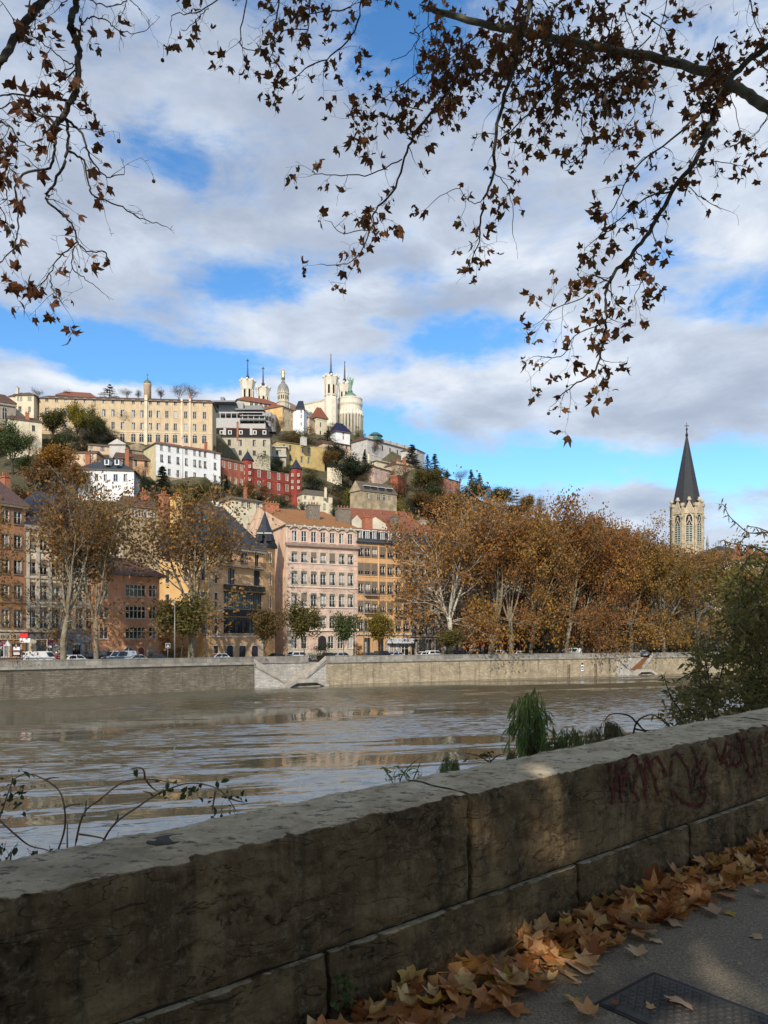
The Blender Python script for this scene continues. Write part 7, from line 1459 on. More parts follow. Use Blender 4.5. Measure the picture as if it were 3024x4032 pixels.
for a0, a1, c0_, c1 in ((-w_, 0, -w_, Lv+w_), (Lu, Lu+w_, -w_, Lv+w_), (0, Lu, -w_, 0), (0, Lu, Lv, Lv+w_)): b.hexa([P_(a0, c0_, -.03), P_(a1, c0_, -.03), P_(a1, c1, -.03), P_(a0, c1, -.03), P_(a0, c0_, .004), P_(a1, c0_, .004), P_(a1, c1, .004), P_(a0, c1, .004)], IRON)
b.build('frame', cv)

# ------------------------------------------------------------------ leaves
def leaf_shape(seed, curl=.3, fold=.25):
    """five-lobed plane leaf about 1 across, with a stalk; returns vertices and faces"""
    r = random.Random(seed); prof = []
    for k, (ang, ln) in enumerate([(-132, .36), (-112, .54), (-98, .44), (-76, .52), (-56, .80), (-44, .66), (-28, .52), (-14, .74), (0, 1.0), (14, .74), (28, .52), (44, .66), (56, .80), (76, .52), (98, .44), (112, .54), (132, .36), (180, .12)]):
        prof.append((radians(ang+r.uniform(-4, 4)), ln*r.uniform(.9, 1.08)*.62))
    V = [(0, 0, 0)]; ph = r.uniform(0, 6.28); k1 = r.uniform(.5, 1.4)
    def zf(x, y): return curl*(x*x+y*y)*k1+fold*abs(x)*.6+.10*sin(7*x+ph)*y+.09*cos(6*y+ph*2)*(x*x+y*y)**.5
    for a, l in prof:
        for f in (.5, 1.0): x, y = l*f*sin(a), l*f*cos(a); V.append((x, y, zf(x, y)))
    n = len(prof); Fc = []
    for i in range(n):
        j = (i+1) % n; Fc += [(0, 1+2*j, 1+2*i), (1+2*i, 1+2*j, 2+2*j, 2+2*i)]
    i = len(V); V += [(.012, 0, 0), (-.012, 0, 0), (-.02, -.42, -.06), (.0, -.44, -.06)]; Fc.append((i, i+1, i+2, i+3))
    return V, Fc
m, t = newmat('dry_leaf'); p = t.n('ShaderNodeTexCoord').outputs['Object']; oi = t.n('ShaderNodeObjectInfo').outputs['Random']; ri = t.n('ShaderNodeNewGeometry').outputs['Random Per Island']
c = t.ramp(t.m('FRACT', t.m('ADD', oi, ri)), [(0, (.55, .25, .07)), (.2, (.32, .105, .028)), (.4, (.62, .36, .15)), (.6, (.46, .17, .04)), (.75, (.64, .44, .22)), (.88, (.58, .36, .08)), (1, (.24, .085, .03))])
c = t.mix(t.m('MULTIPLY', t.sstep(t.noise(p, 9, 5, .7), .5, .75), .6), c, (.10, .04, .016))
d_ = t.n('ShaderNodeBsdfPrincipled', i_Base_Color=c, i_Roughness=.6); tr_ = t.n('ShaderNodeBsdfTranslucent', i_Color=c); mx = t.n('ShaderNodeMixShader', i_0=.25); t.t.links.new(d_.outputs[0], mx.inputs[1]); t.t.links.new(tr_.outputs[0], mx.inputs[2]); finish(t, mx.outputs[0]); DRY = m
YLEAF = leafmat('yellow_fallen_leaf', [(.50, .33, .05), (.42, .27, .05)], .3); TANLEAF = leafmat('pale_tan_leaf', [(.50, .33, .20)], .2); REDLEAF = leafmat('red_brown_leaf', [(.26, .06, .025)], .2)
LEAFM = []
for k in range(10):
    V, Fc = leaf_shape(200+k, [.25, .6, -.3, .45, .8, .1, .55, -.5, .35, .9][k], [.1, .3, .1, .5, .2, .05, .6, .2, .35, .1][k]); me = bpy.data.meshes.new('fallen_leaf'); me.from_pydata(V, [], Fc); me.update(); me.materials.append(DRY); [setattr(f, 'use_smooth', True) for f in me.polygons]; LEAFM.append(me)
lr = random.Random(12); GL = 'fallen leaves heaped along the foot of the parapet'
def pile_h(s, d): return max(0, .062*(1+.45*mnoise.noise(Vector((s*1.7, 0, 0)))+.2*mnoise.noise(Vector((s*5, 0, 0))))*(1-(-d)/(.34+.08*mnoise.noise(Vector((s*2, 5, 0))))))
slope_n = Vector((-.0423*WT.x, -.0423*WT.y, 1)).normalized()
def leaf_rot(tilt): return Euler((lr.gauss(0, tilt), lr.gauss(0, tilt), lr.uniform(0, 6.28)))
for i in range(272):
    s = 1.82+(6.4-1.82)*lr.random()**1.15; wd = .33+.08*mnoise.noise(Vector((s*2, 5, 0))); d = -wd*lr.random()**.85*1.02-.01
    o = link('fallen_leaf', lr.choice(LEAFM), None, WP(s, d, pile_h(s, d)+.012+.012*lr.random())); k = lr.uniform(.10, .175); o.scale = (k, k, k*lr.uniform(.8, 1.6)); o.rotation_euler = leaf_rot(.30 if d < -.08 else .6)
    tag(o, 'dry brown plane leaf in the heap along the foot of the parapet', 'leaf', GL)
V, Fc = [], []
for i in range(1000):            # the mass below the ones one can tell apart
    s = lr.uniform(.6, 14); wd = .31; d = -wd*lr.random()-.0; v_, f_ = leaf_shape(300+i % 25, .4, .3); R_ = leaf_rot(.4).to_matrix(); k = lr.uniform(.09, .17); q = WP(s, d, pile_h(s, d)*lr.uniform(.1, .95)+.004); n_ = len(V)
    V += [tuple(q+R_ @ Vector(x)*k) for x in v_]; Fc += [tuple(a+n_ for a in f) for f in f_]
me = bpy.data.meshes.new('leaf_litter'); me.from_pydata(V, [], Fc); me.update(); me.materials.append(DRY); tag(link('leaf_litter', me), 'dense litter of dry brown leaves filling the heap', 'leaves', None, 'stuff')
sm_ = LEAFM
for sx, sy, k, mi, mt_, rz, lab in [(2690, 3955, .165, 5, TANLEAF, 2.2, 'pale tan plane leaf lying alone on the steel cover plate'), (2566, 3979, .055, 0, None, .4, 'small orange leaf at the near edge of the steel cover plate'), (2425, 3965, .05, 1, REDLEAF, 1.4, 'tiny dark red leaf on the corner of the steel cover plate'), (2325, 4005, .14, 6, None, 1.0, 'curled orange-brown leaf between the heap and the cover plate, near the bottom edge'), (2260, 3945, .10, 4, YLEAF, 2.6, 'crumpled yellowish leaf on the asphalt above the curled orange-brown one'), (2275, 3880, .06, 2, TANLEAF, .1, 'small pale leaf scrap on the asphalt beside the heap'),
        (2815, 3605, .15, 3, TANLEAF, .9, 'pale star-shaped leaf on the asphalt right of the heap, largest of the loose ones'), (2880, 3600, .09, 2, YLEAF, 2.0, 'greenish-yellow leaf tip beside the pale star-shaped leaf'), (3000, 3528, .11, 1, TANLEAF, 2.4, 'curled pale leaf at the right edge close to the heap'), (2990, 3693, .10, 7, TANLEAF, 1.2, 'dark curled leaf alone on the asphalt at the right edge'), (2660, 3640, .16, 5, TANLEAF, 1.6, 'broad tan leaf at the outer edge of the heap'), (2515, 3768, .13, 3, TANLEAF, .3, 'tan leaf lying just off the heap above the cover plate'), (2580, 3708, .09, 2, TANLEAF, 2.9, 'slim grey-brown leaf just off the heap'), (2915, 3806, .03, 0, TANLEAF, 0, 'tiny leaf scrap on the asphalt above the cover plate'),
        (2300, 3820, .20, 0, TANLEAF, 1.9, 'broad light brown leaf lying flat on the middle of the heap'), (1985, 3890, .16, 8, YLEAF, .7, 'yellow leaf near the front of the heap'), (1920, 3880, .13, 3, YLEAF, 2.2, 'smaller yellow leaf left of the bigger yellow one on the heap'), (2560, 3490, .16, 8, REDLEAF, 1.4, 'red-brown leaf propped against the parapet'), (2520, 3545, .10, 4, YLEAF, 1.0, 'small yellow leaf on the heap below the red-brown one')]:
    s, d = on_ground(sx, sy); hh_ = pile_h(s, d) if d > -.42 else 0
    if hh_ > 0: s2, d2 = on_ground(sx, sy+hh_*420); s, d = s2, min(-.03, d2)
    o = link('fallen_leaf', sm_[mi].copy(), None, WP(s, d, hh_+.02 if hh_ else .012)); o.scale = (k, k, k); o.rotation_euler = (.1, -.08, rz) if 'propped' not in lab else (1.1, .1, -.6)
    if mt_: o.data.materials[0] = mt_
    tag(o, lab, 'leaf', 'loose fallen leaves')

# ------------------------------------------------------------------ plane tree branches hanging into the picture
OVERL = leafmat('hanging_plane_leaf', [(.11, .040, .016), (.17, .062, .020), (.075, .030, .014), (.22, .09, .026), (.13, .05, .02), (.10, .07, .028)], .4)
BR = mat('branch_bark', (.050, .042, .030), .95, .4, 9, .6); LIMB = mat('limb_bark', (.11, .105, .07), .9, .45, 6, .6)
tr_rng = random.Random(33)
LSH = [leaf_shape(500+i, [.5, -.8, 1.3, .3, -1.2, 1.7, .9, 2.0, -1.5, .6][i], [.3, .7, .4, .9, .5, .6, 1.2, .3, .9, 1.5][i]) for i in range(10)]
class Hang:
    def __init__(s, name, label, base):
        s.root = thing(name, label, 'tree', base); s.base = Vector(base); s.b = MB(); s.V = []; s.F = []; s.balls = []; s.k = .62 if 'left' in label else 1.0
    def leaf(s, p, size):
        r = tr_rng; v, f = r.choice(LSH); R_ = (Euler((r.uniform(0, 6.28), r.gauss(0, .5), r.uniform(0, 6.28))).to_matrix()) if r.random() < .5 else Euler((pi+r.gauss(0, .5), r.gauss(0, .6), r.uniform(0, 6.28))).to_matrix() @ Euler((pi/2, 0, 0)).to_matrix()
        n = len(s.V); s.V += [tuple(p-s.base+R_ @ (Vector(x)+Vector((0, .42, 0)))*size) for x in v]; s.F += [tuple(a+n for a in q) for q in f]
    def tube(s, pts, rad, m=BR, n=5): s.b.tube([Vector(p)-s.base for p in pts], rad, m, n, cap=False)
    def twig(s, p, d, L, rad, lev, leafp, size):
        r = tr_rng; n = max(3, int(L/.06)); pts = [p]; q = p.copy(); dd = d.copy(); rs = [rad]
        for i in range(n):
            dd = (dd+rdir(r)*.33+Vector((0, 0, -.055))).normalized(); q = q+dd*L/n; pts.append(q.copy()); rs.append(max(.0013, rad*(1-.75*(i+1)/n)))
        s.tube(pts, rs, BR, 4)
        for i in range(1, len(pts)):
            if r.random() < leafp*.11*s.k: s.leaf(pts[i], size*r.uniform(.45, 1.1))
            if r.random() < .20: s.tube([pts[i], pts[i]+(dd+rdir(r)).normalized()*r.uniform(.015, .05)], [.0022, .0012], BR, 3)
        if r.random() < leafp*.62*s.k:
            for _ in range(r.choice((1, 1, 1, 2, 3))): s.leaf(pts[-1]+rdir(r)*.03, size*r.uniform(.5, 1.15))
        if r.random() < .07:
            e = pts[-1]+Vector((r.uniform(-.02, .02), 0, -r.uniform(.05, .13))); s.tube([pts[-1], pts[-1].lerp(e, .5)+Vector((.006, 0, 0)), e], .0016, BR, 3); s.balls.append((e, r.uniform(.010, .019)))
        if lev < 2:
            for _ in range(int(L/.15+r.random())):
                i = r.randrange(1, len(pts)); t_ = (pts[i]-pts[i-1]).normalized(); s.twig(pts[i], (t_*.6+rdir(r)*.85).normalized(), L*r.uniform(.3, .65), max(.0018, rs[i]*.7), lev+1, leafp, size)
    def limb(s, pts, Y, r0, r1, dens, leafp, size=.132, m=None, tw=(.2, .5), n=7, wob=.02, tmin=0.0):
        """pts: photograph points; Y: depth at both ends; the line is kept, side twigs are grown from it"""
        r = tr_rng; W_ = []; k = len(pts)
        P3 = [P(x, y, Y[0]+(Y[1]-Y[0])*i/(k-1)+r.uniform(-.12, .12)) for i, (x, y) in enumerate(pts)]
        fine = smooth_tab([tuple(p) for p in P3], 5); fine = [Vector(p)+rdir(r)*wob*.5 for p in fine]
        rs = [r0+(r1-r0)*i/(len(fine)-1) for i in range(len(fine))]
        s.tube(fine, rs, m or BR, n)
        L = sum((a-c).length for a, c in zip(fine, fine[1:]))
        for _ in range(int(L*dens*1.5)):
            i = int(tmin*len(fine))+r.randrange(0, len(fine)-1-int(tmin*len(fine))); t_ = (fine[i+1]-fine[i]).normalized(); s.twig(fine[i], (t_*.45+rdir(r)*.8+Vector((0, 0, -.25))).normalized(), r.uniform(*tw), max(.003, min(.007, rs[i]*.5)), 0, leafp, size)
        s.twig(fine[-1], (fine[-1]-fine[-2]).normalized(), .16, max(.003, r1*.8), 1, leafp, size)
        return fine
    def done(s):
        s.b.build('branches', s.root); me = bpy.data.meshes.new('foliage'); me.from_pydata(s.V, [], s.F); me.update(); me.materials.append(OVERL); link('foliage', me, s.root)
        for p, rr in s.balls[:60]:
            b = MB(); b.lathe([(rr*sin(pi*i/8), -rr*cos(pi*i/8)) for i in range(9)], BR, 10); b.build('seed_ball', s.root, p-s.base)
r1 = lambda *a: [(x*.5878, y*.5878) for x, y in a]; r2 = lambda *a: [(600+x*.7836, y*.7836) for x, y in a]; r3 = lambda *a: [(1700+x*.798, y*.798) for x, y in a]
q = WT*(-7.2)+WN*1.2; Lt = Hang('hanging_plane_tree', 'plane tree at the left whose dark hanging twigs fill the upper left corner', (q.x, q.y, 5.1))
Lt.tube([Lt.base+Vector((0, 0, -.3)), Lt.base+Vector((.1, .1, 2.5)), Lt.base+Vector((.3, .4, 5.2)), Lt.base+Vector((.4, 1.0, 7.5)), Lt.base+Vector((0, .3, 11))], [.42, .36, .32, .26, .15], LIMB, 12)
hub = Lt.base+Vector((.4, 1.0, 7.0))
def feed(T_, hub, pt, r0, r1_, m=LIMB, sag=.8):
    mid = (hub+pt)/2+Vector((0, 0, sag)); T_.tube([hub, hub.lerp(mid, .5)+Vector((0, 0, sag*.4)), mid, mid.lerp(pt, .6)+Vector((0, 0, sag*.2)), pt], [r0, r0*.85, (r0+r1_)*.5, r1_*1.2, r1_], m, 8)
a = Lt.limb(r1((310, -30), (225, 80), (100, 260), (0, 410), (-60, 500)), (6.6, 6.2), .036, .028, 2.2, .5); feed(Lt, hub, a[0], .12, .036)
a = Lt.limb(r1((520, -40), (500, 60), (470, 170), (520, 290), (525, 420), (510, 600), (430, 760), (370, 830)), (6.6, 6.6), .030, .024, 2.5, .55); feed(Lt, hub, a[0], .10, .03)
for pts, ra, rb, dn, lp in [(r1((370, 830), (370, 980), (330, 1120), (160, 1170), (105, 1260), (120, 1480), (100, 1650), (0, 1760)), .013, .004, 4.0, .42), (r1((440, 800), (460, 930), (430, 1080), (350, 1250), (310, 1340), (420, 1440), (500, 1530), (520, 1620), (600, 1690), (700, 1690), (720, 1740)), .014, .004, 3.4, .42), (r1((430, 790), (540, 880), (580, 1000), (640, 1110), (720, 1190), (840, 1160)), .012, .003, 3.4, .32), (r1((460, 1010), (560, 1080), (600, 1260), (640, 1320), (820, 1390), (960, 1470), (1100, 1510)), .010, .003, 3.4, .4), (r1((520, 1620), (400, 1720), (330, 1830), (220, 1970)), .007, .003, 4.2, .5), (r1((330, 1830), (350, 1930), (400, 2000)), .005, .003, 4, .6), (r1((500, 1640), (480, 1780), (560, 1860), (650, 1930)), .006, .003, 4, .4),
                        (r1((-40, 640), (120, 630), (300, 650), (450, 670)), .006, .010, 4.5, .4), (r1((-40, 740), (100, 690), (250, 760), (370, 820)), .005, .010, 4.5, .6), (r1((-40, 800), (60, 850), (140, 940), (220, 1000)), .010, .004, 5, .75), (r1((-60, 900), (20, 1000), (50, 1100), (110, 1170)), .010, .004, 5, .75), (r1((-60, 1100), (-10, 1180), (30, 1240), (50, 1340)), .008, .004, 5, .8), (r1((-60, 1340), (10, 1400), (50, 1500), (80, 1560)), .006, .003, 4, .5), (r1((230, 200), (250, 100), (270, 60)), .004, .006, 4, .6), (r1((500, 440), (400, 380), (300, 300), (200, 230)), .006, .003, 5, .75), (r1((510, 430), (420, 480), (330, 500)), .005, .003, 5, .7), (r1((530, 250), (540, 180), (600, 120), (700, 130), (780, 190), (870, 220), (980, 200)), .007, .003, 3.2, .5), (r1((560, -20), (640, 20), (760, 40), (860, -10)), .006, .004, 4, .5), (r1((860, -20), (900, 30), (940, 70)), .004, .003, 3, .3)]:
    Lt.limb(pts, (6.6, 6.6+tr_rng.uniform(-.7, .5)), ra, rb, dn, lp, tw=(.12, .34), n=6)
# unseen leaf clusters added above and behind the camera, placed to shade the pavement
def shade_canopy(T_, n, box, feeds, hub, per=60, size=(.30, .52)):
    for i in range(n):
        pt = Vector(tuple(tr_rng.uniform(*v) for v in box))
        if i < feeds: feed(T_, hub+Vector((0, 0, tr_rng.uniform(-1, 3))), pt, .07, .02, LIMB, .3)
        for _ in range(per):
            q = pt-T_.base+Vector((tr_rng.gauss(0, .85), tr_rng.gauss(0, .85), tr_rng.gauss(0, .55))); leafquad(T_.V, T_.F, q, rdir(tr_rng), tr_rng.uniform(*size), tr_rng.uniform(*size), tr_rng)
shade_canopy(Lt, 90, ((-11, -.5), (-15, -1.8), (10.2, 14)), 26, hub, 74)
Lt.done()
q = WT*9.6+WN*1.1; Rt = Hang('hanging_plane_tree', 'plane tree at the right whose mottled limb and leafy branches hang across the upper right', (q.x, q.y, 5.8))
Rt.tube([Rt.base+Vector((0, 0, -.3)), Rt.base+Vector((0, 0, 3)), Rt.base+Vector((-.1, .1, 6)), Rt.base+Vector((0, 0, 10))], [.45, .38, .34, .2], LIMB, 12); hub = Rt.base+Vector((-.1, .1, 5.6))
a = Rt.limb(r3((1720, 580), (1659, 530), (1540, 455), (1400, 375), (1130, 292), (860, 240), (560, 180), (240, 118), (0, 45)), (8.3, 9.4), .062, .034, 1.9, .5, m=LIMB, n=10); feed(Rt, hub, a[0], .17, .062, sag=.35)
a = Rt.limb(r3((1740, 170), (1659, 225), (1540, 320), (1440, 440), (1380, 600), (1320, 760), (1190, 940), (1090, 1120), (1000, 1240), (900, 1350), (860, 1450), (860, 1590), (840, 1720), (800, 1840), (700, 1900), (620, 1970)), (8.4, 7.6), .036, .005, 3.6, .9, tw=(.15, .36)); feed(Rt, hub+Vector((0, 0, 2)), a[0], .09, .036, sag=.4)
for pts, Y, ra, rb, dn, lp in [(r3((490, -20), (450, 180), (360, 470), (310, 700), (310, 850), (260, 980), (240, 1120), (230, 1200), (190, 1310)), (8.6, 8.0), .026, .004, 3.6, .75), (r3((780, 250), (600, 420), (480, 560), (340, 690)), (8.7, 8.3), .012, .006, 3.6, .75), (r2((1520, 400), (1480, 470), (1340, 640), (1280, 760), (1220, 940), (1120, 1060), (1100, 1140), (1030, 1290), (940, 1330), (840, 1330)), (8.8, 8.0), .018, .003, 3.6, .75), (r2((1250, 800), (1100, 875), (950, 880), (830, 870), (800, 860)), (8.4, 8.0), .007, .003, 4, .8), (r2((1100, 1150), (950, 1170), (890, 1110)), (8.2, 8), .005, .003, 4, .7), (r2((1300, 700), (1180, 580), (1060, 590), (1000, 570)), (8.5, 8), .006, .003, 5, .95), (r2((1360, 560), (1220, 510), (1140, 500)), (8.5, 8.2), .006, .003, 5, .9),
                              (r3((1190, 940), (1050, 980), (900, 1100), (780, 1200)), (8, 7.7), .010, .004, 4.5, .95), (r3((1400, 480), (1180, 690), (1000, 830), (900, 1020), (840, 1060)), (8.3, 7.9), .012, .003, 4, .9), (r3((870, 1390), (780, 1360), (770, 1450), (620, 1520), (540, 1580)), (7.8, 7.5), .008, .003, 4.5, .95), (r3((860, 1590), (700, 1660), (640, 1760), (520, 1755)), (7.7, 7.4), .006, .003, 4.5, .95), (r3((1010, 1240), (1060, 1310), (1030, 1400), (990, 1490)), (7.8, 7.6), .006, .003, 5, 1.0), (r3((1290, 830), (1400, 800), (1560, 830)), (8, 8), .006, .003, 4.5, .9), (r3((1240, 900), (1340, 980), (1440, 1030)), (8, 7.8), .005, .003, 3.5, .7), (r3((800, -20), (850, 80), (880, 200), (870, 300), (830, 330)), (8.5, 8.5), .014, .006, 4, .8), (r3((1040, 290), (1060, 400), (1100, 470), (1080, 600), (1090, 690)), (8.6, 8.2), .007, .003, 4, .6), (r3((850, 330), (760, 520), (740, 640), (760, 720), (700, 800), (640, 810)), (8.5, 8), .006, .003, 3.8, .7), (r3((600, 180), (640, 350), (600, 520), (560, 640)), (8.7, 8.4), .007, .004, 5, .95), (r3((900, 320), (960, 400), (1000, 560), (950, 640), (900, 740)), (8.5, 8.2), .006, .003, 3.5, .55), (r3((310, 850), (380, 940), (400, 1060), (400, 1160)), (8.1, 8.0), .005, .003, 3, .7), (r3((260, 980), (200, 1000), (120, 930), (0, 1000)), (8.1, 8.0), .005, .003, 4, .8),
                              (r2((640, -20), (620, 130), (600, 270), (570, 300)), (8.2, 7.6), .009, .003, 4, .65), (r2((800, -20), (780, 140), (770, 220), (790, 250)), (8.4, 7.9), .008, .003, 3.6, .7), (r2((780, 145), (660, 160), (600, 250)), (8, 7.8), .005, .003, 3, .4), (r2((1050, -20), (1020, 150), (900, 280), (780, 340), (700, 400), (635, 440)), (8.5, 7.9), .010, .003, 4.4, .85), (r2((480, -20), (440, 180), (460, 240), (560, 260)), (8, 7.6), .007, .003, 3.4, .7), (r2((380, -30), (240, 50), (170, 70), (100, 75), (95, 170)), (8, 7.5), .006, .003, 3, .5), (r2((280, 40), (220, 100), (160, 160)), (7.8, 7.6), .004, .003, 3.5, .7), (r2((1000, 40), (880, 60), (740, 70)), (8.6, 8.3), .008, .004, 6, 1.0), (r2((1290, 160), (1340, 180), (1290, 260), (1210, 300)), (8.6, 8.3), .006, .003, 3, .5), (r2((1430, 110), (1340, 170), (1310, 340)), (8.6, 8.3), .006, .003, 3, .5), (r3((1659, 560), (1600, 660), (1530, 690)), (8.2, 8), .005, .003, 5, .6)]:
    Rt.limb(pts, Y, ra, rb, dn, lp, tw=(.14, .38), n=6)
for i in range(32):       # the dense leafy sprays of the upper right
    x0_, y0_ = tr_rng.uniform(1650, 3080), tr_rng.uniform(-80, 260); x1_, y1_ = x0_+tr_rng.uniform(-210, 150), y0_+tr_rng.uniform(120, 330)
    if i < 4: x0_ = tr_rng.uniform(1650, 2150); x1_ = x0_+tr_rng.uniform(-200, 60); y1_ = y0_+tr_rng.uniform(200, 480)
    Rt.limb([(x0_, y0_), ((x0_+x1_)/2+tr_rng.uniform(-40, 40), (y0_+y1_)/2), (x1_, y1_)], (tr_rng.uniform(8.2, 10.5), tr_rng.uniform(8.0, 10)), .008, .003, 4.6, .85, tw=(.15, .42), n=5)
shade_canopy(Rt, 70, ((-7, 7), (-1, 5.0), (15.5, 19.5)), 14, Rt.base+Vector((0, 0, 9)), 50)  # added out-of-view leaves overhead, placed to keep sun off the hanging leaves
shade_canopy(Rt, 48, ((-.5, 8), (-13, -1.8), (10.2, 14)), 12, Rt.base+Vector((0, 0, 8)), 70)  # added out-of-view leaves behind the camera, placed to shade parapet and pavement
Rt.done()

# ------------------------------------------------------------------ plants on the bank behind the parapet
def blade(V, Fc, p, d, l, w, r, droop=.0):
    n = rdir(r); a = d.cross(n); a = a.normalized() if a.length > .05 else d.orthogonal().normalized(); i = len(V); m1 = p+d*l*.45+a.cross(d)*l*.06; e = p+d*l+Vector((0, 0, -droop*l))
    V += [tuple(p), tuple(m1+a*w*.5), tuple(e), tuple(m1-a*w*.5)]; Fc.append((i, i+1, i+2, i+3))
class Plant:
    def __init__(s, name, label, base, cat, leaf, stem): s.root = thing(name, label, cat, base); s.o = Vector(base); s.b = MB(); s.V = []; s.F = []; s.leaf = leaf; s.stem = stem
    def tube(s, pts, rad, n=5): s.b.tube([Vector(p)-s.o for p in pts], rad, s.stem, n)
    def bl(s, p, d, l, w, r, dr=0): blade(s.V, s.F, Vector(p)-s.o, d, l, w, r, dr)
    def done(s):
        s.b.build('stems', s.root); me = bpy.data.meshes.new('leaves'); me.from_pydata(s.V, [], s.F); me.update(); me.materials.append(s.leaf); link('leaves', me, s.root)
pr = random.Random(9)
STB = mat('bramble_stem', (.19, .135, .085), .8, .3, 8); STG = mat('green_stem', (.085, .08, .035), .8, .3); STD = mat('dark_stem', (.055, .042, .03), .9, .3)
BUSHL = leafmat('olive_bush_leaf', [(.09, .09, .03), (.17, .17, .05), (.24, .21, .06), (.13, .135, .04), (.27, .20, .065), (.085, .09, .028)], .45)
WILLOW = leafmat('willow_leaf', [(.095, .145, .042), (.18, .22, .065), (.12, .165, .046), (.24, .24, .085)], .5); REED = leafmat('dry_reed_blade', [(.13, .11, .04), (.20, .16, .07), (.09, .085, .03), (.16, .12, .06)], .35); BRAML = leafmat('bramble_leaf', [(.035, .06, .02), (.06, .085, .028), (.045, .065, .025), (.10, .11, .03)], .35)
# big bush at the right
base = P(2960, 3150, 8.6); bush_ = Plant('riverside_bush', 'large olive-green bush rising behind the parapet at the right edge', (base.x, base.y, base.z-.6), 'bush', BUSHL, STD)
def inb(x, y):
    lim = lerp_tab([(2120, 2960), (2200, 2860), (2300, 2830), (2450, 2815), (2560, 2760), (2650, 2700), (2720, 2640), (2800, 2615), (2860, 2640), (2990, 2700)], y)
    return x > lim+60*mnoise.noise(Vector((x*.02, y*.02, 3)))
stems = []
for i in range(13):
    x1_, y1_ = pr.uniform(2720, 3180), pr.uniform(2200, 2720); Y1 = pr.uniform(7.6, 10.5); e = P(x1_, y1_, Y1); st0 = bush_.o+Vector((pr.uniform(-.5, .7), pr.uniform(-.5, .7), -.2)); m_ = st0.lerp(e, .5)+Vector((pr.uniform(-.2, .2), pr.uniform(-.2, .2), .25)); f_ = [Vector(v) for v in smooth_tab([tuple(st0), tuple(st0.lerp(m_, .5)), tuple(m_), tuple(m_.lerp(e, .6)+Vector((0, 0, .08))), tuple(e)], 4)]
    bush_.tube(f_, [.016*(1-.75*k/len(f_)) for k in range(len(f_))]); stems.append(f_)
cnt = 0
while cnt < 470:
    x, y = pr.uniform(2590, 3170), pr.uniform(2130, 3000)
    if not inb(x, y): continue
    cnt += 1; e = P(x, y, pr.uniform(7.4, 10.8)); near = min((v for f_ in stems for v in f_[4:]), key=lambda v: (v-e).length); st0 = near.lerp(e, .45) if (near-e).length > .7 else near
    m_ = st0.lerp(e, .5)+Vector((0, 0, .06)); bush_.tube([st0, m_, e], [.005, .004, .002], 3); dd = (e-st0).normalized()
    for k in range(28):
        q = st0.lerp(e, .15+.95*pr.random())+rdir(pr)*.06; bush_.bl(q, (dd*.3+rdir(pr)+Vector((0, 0, -.05))).normalized(), pr.uniform(.05, .095), pr.uniform(.024, .038), pr, .1)
for pts in [[(3100, 2150), (3024, 2098), (2950, 2098), (2900, 2060), (2870, 2030), (2850, 1990), (2838, 1985)], [(2950, 2098), (2920, 2130), (2900, 2180)], [(3060, 2110), (2990, 2080), (2945, 2072)], [(3100, 2240), (2980, 2160), (2880, 2140), (2850, 2125)], [(3080, 2300), (2960, 2190), (2900, 2120)], [(2680, 2800), (2640, 2740), (2620, 2680), (2615, 2655)], [(2760, 2640), (2700, 2660), (2660, 2690)]]:
    f_ = [P(x, y, 8.4) for x, y in pts]; f_ = [Vector(v) for v in smooth_tab([tuple(v) for v in f_], 4)]; bush_.tube(f_, [.009*(1-.75*k/len(f_)) for k in range(len(f_))], 5)
    for v in f_[2:]:
        for _ in range(3):
            if pr.random() < .55: bush_.bl(v, (rdir(pr)+Vector((-.3, 0, -.3))).normalized(), pr.uniform(.06, .10), .018, pr, .1)
bush_.done()
# weeping tuft, reed tuft and sprays in the middle
def weep(name, label, cx, ytop, wpx, ybot, Y, n, leaf, stem, ll=.14, lw=.017, lean=0, cat='plant', density=24):
    base = P(cx, ybot+120, Y); pl = Plant(name, label, (base.x, base.y, base.z), cat, leaf, stem)
    for i in range(n):
        x = pr.gauss(0, .42); x1_ = cx+x*wpx*.5*(1.0); y1_ = ytop+(abs(x)**1.5)*90*(wpx/200)+pr.random()**1.5*(ybot-ytop)*.6; tp = P(x1_, y1_, Y+pr.uniform(-.25, .25)); st0 = base+Vector((pr.uniform(-.06, .06), pr.uniform(-.06, .06), 0))
        ou = (1 if x > 0 else -1)*pr.uniform(.2, 1)*wpx/F*Y*.22; end = tp+Vector((ou, pr.uniform(-.1, .1), -pr.uniform(.12, .38)*(ybot-ytop)/F*Y*1.5)); f_ = [Vector(v) for v in smooth_tab([tuple(st0), tuple(st0.lerp(tp, .55)), tuple(tp), tuple(tp.lerp(end, .5)+Vector((ou*.15, 0, .03))), tuple(end)], 5)]
        pl.tube(f_, [.004*(1-.7*k/len(f_)) for k in range(len(f_))], 3)
        for k in range(density):
            j = pr.randrange(4, len(f_)); q = f_[j]+rdir(pr)*.01; pl.bl(q, (Vector((pr.gauss(0, .35)+ou, pr.gauss(0, .35), -1))).normalized(), ll*pr.uniform(.5, 1.2), lw*pr.uniform(.7, 1.3), pr)
    pl.done()
weep('weeping_willow_shrub', 'bright green weeping willow shoot standing tall behind the parapet', 2095, 2715, 190, 3000, 7.2, 40, WILLOW, STG)
weep('weeping_willow_shrub', 'low green willow tuft right of the tall weeping shoot', 2245, 2865, 170, 2960, 7.0, 30, WILLOW, STG, .09, .010)
weep('reed_tuft', 'tuft of yellowish dry reeds between the willow tuft and the big bush', 2385, 2835, 190, 2940, 7.2, 40, REED, STG, .13, .008)
weep('reed_tuft', 'few dry blades at the foot of the tall weeping shoot', 2020, 2960, 60, 3040, 6.6, 12, REED, STG, .10, .008)
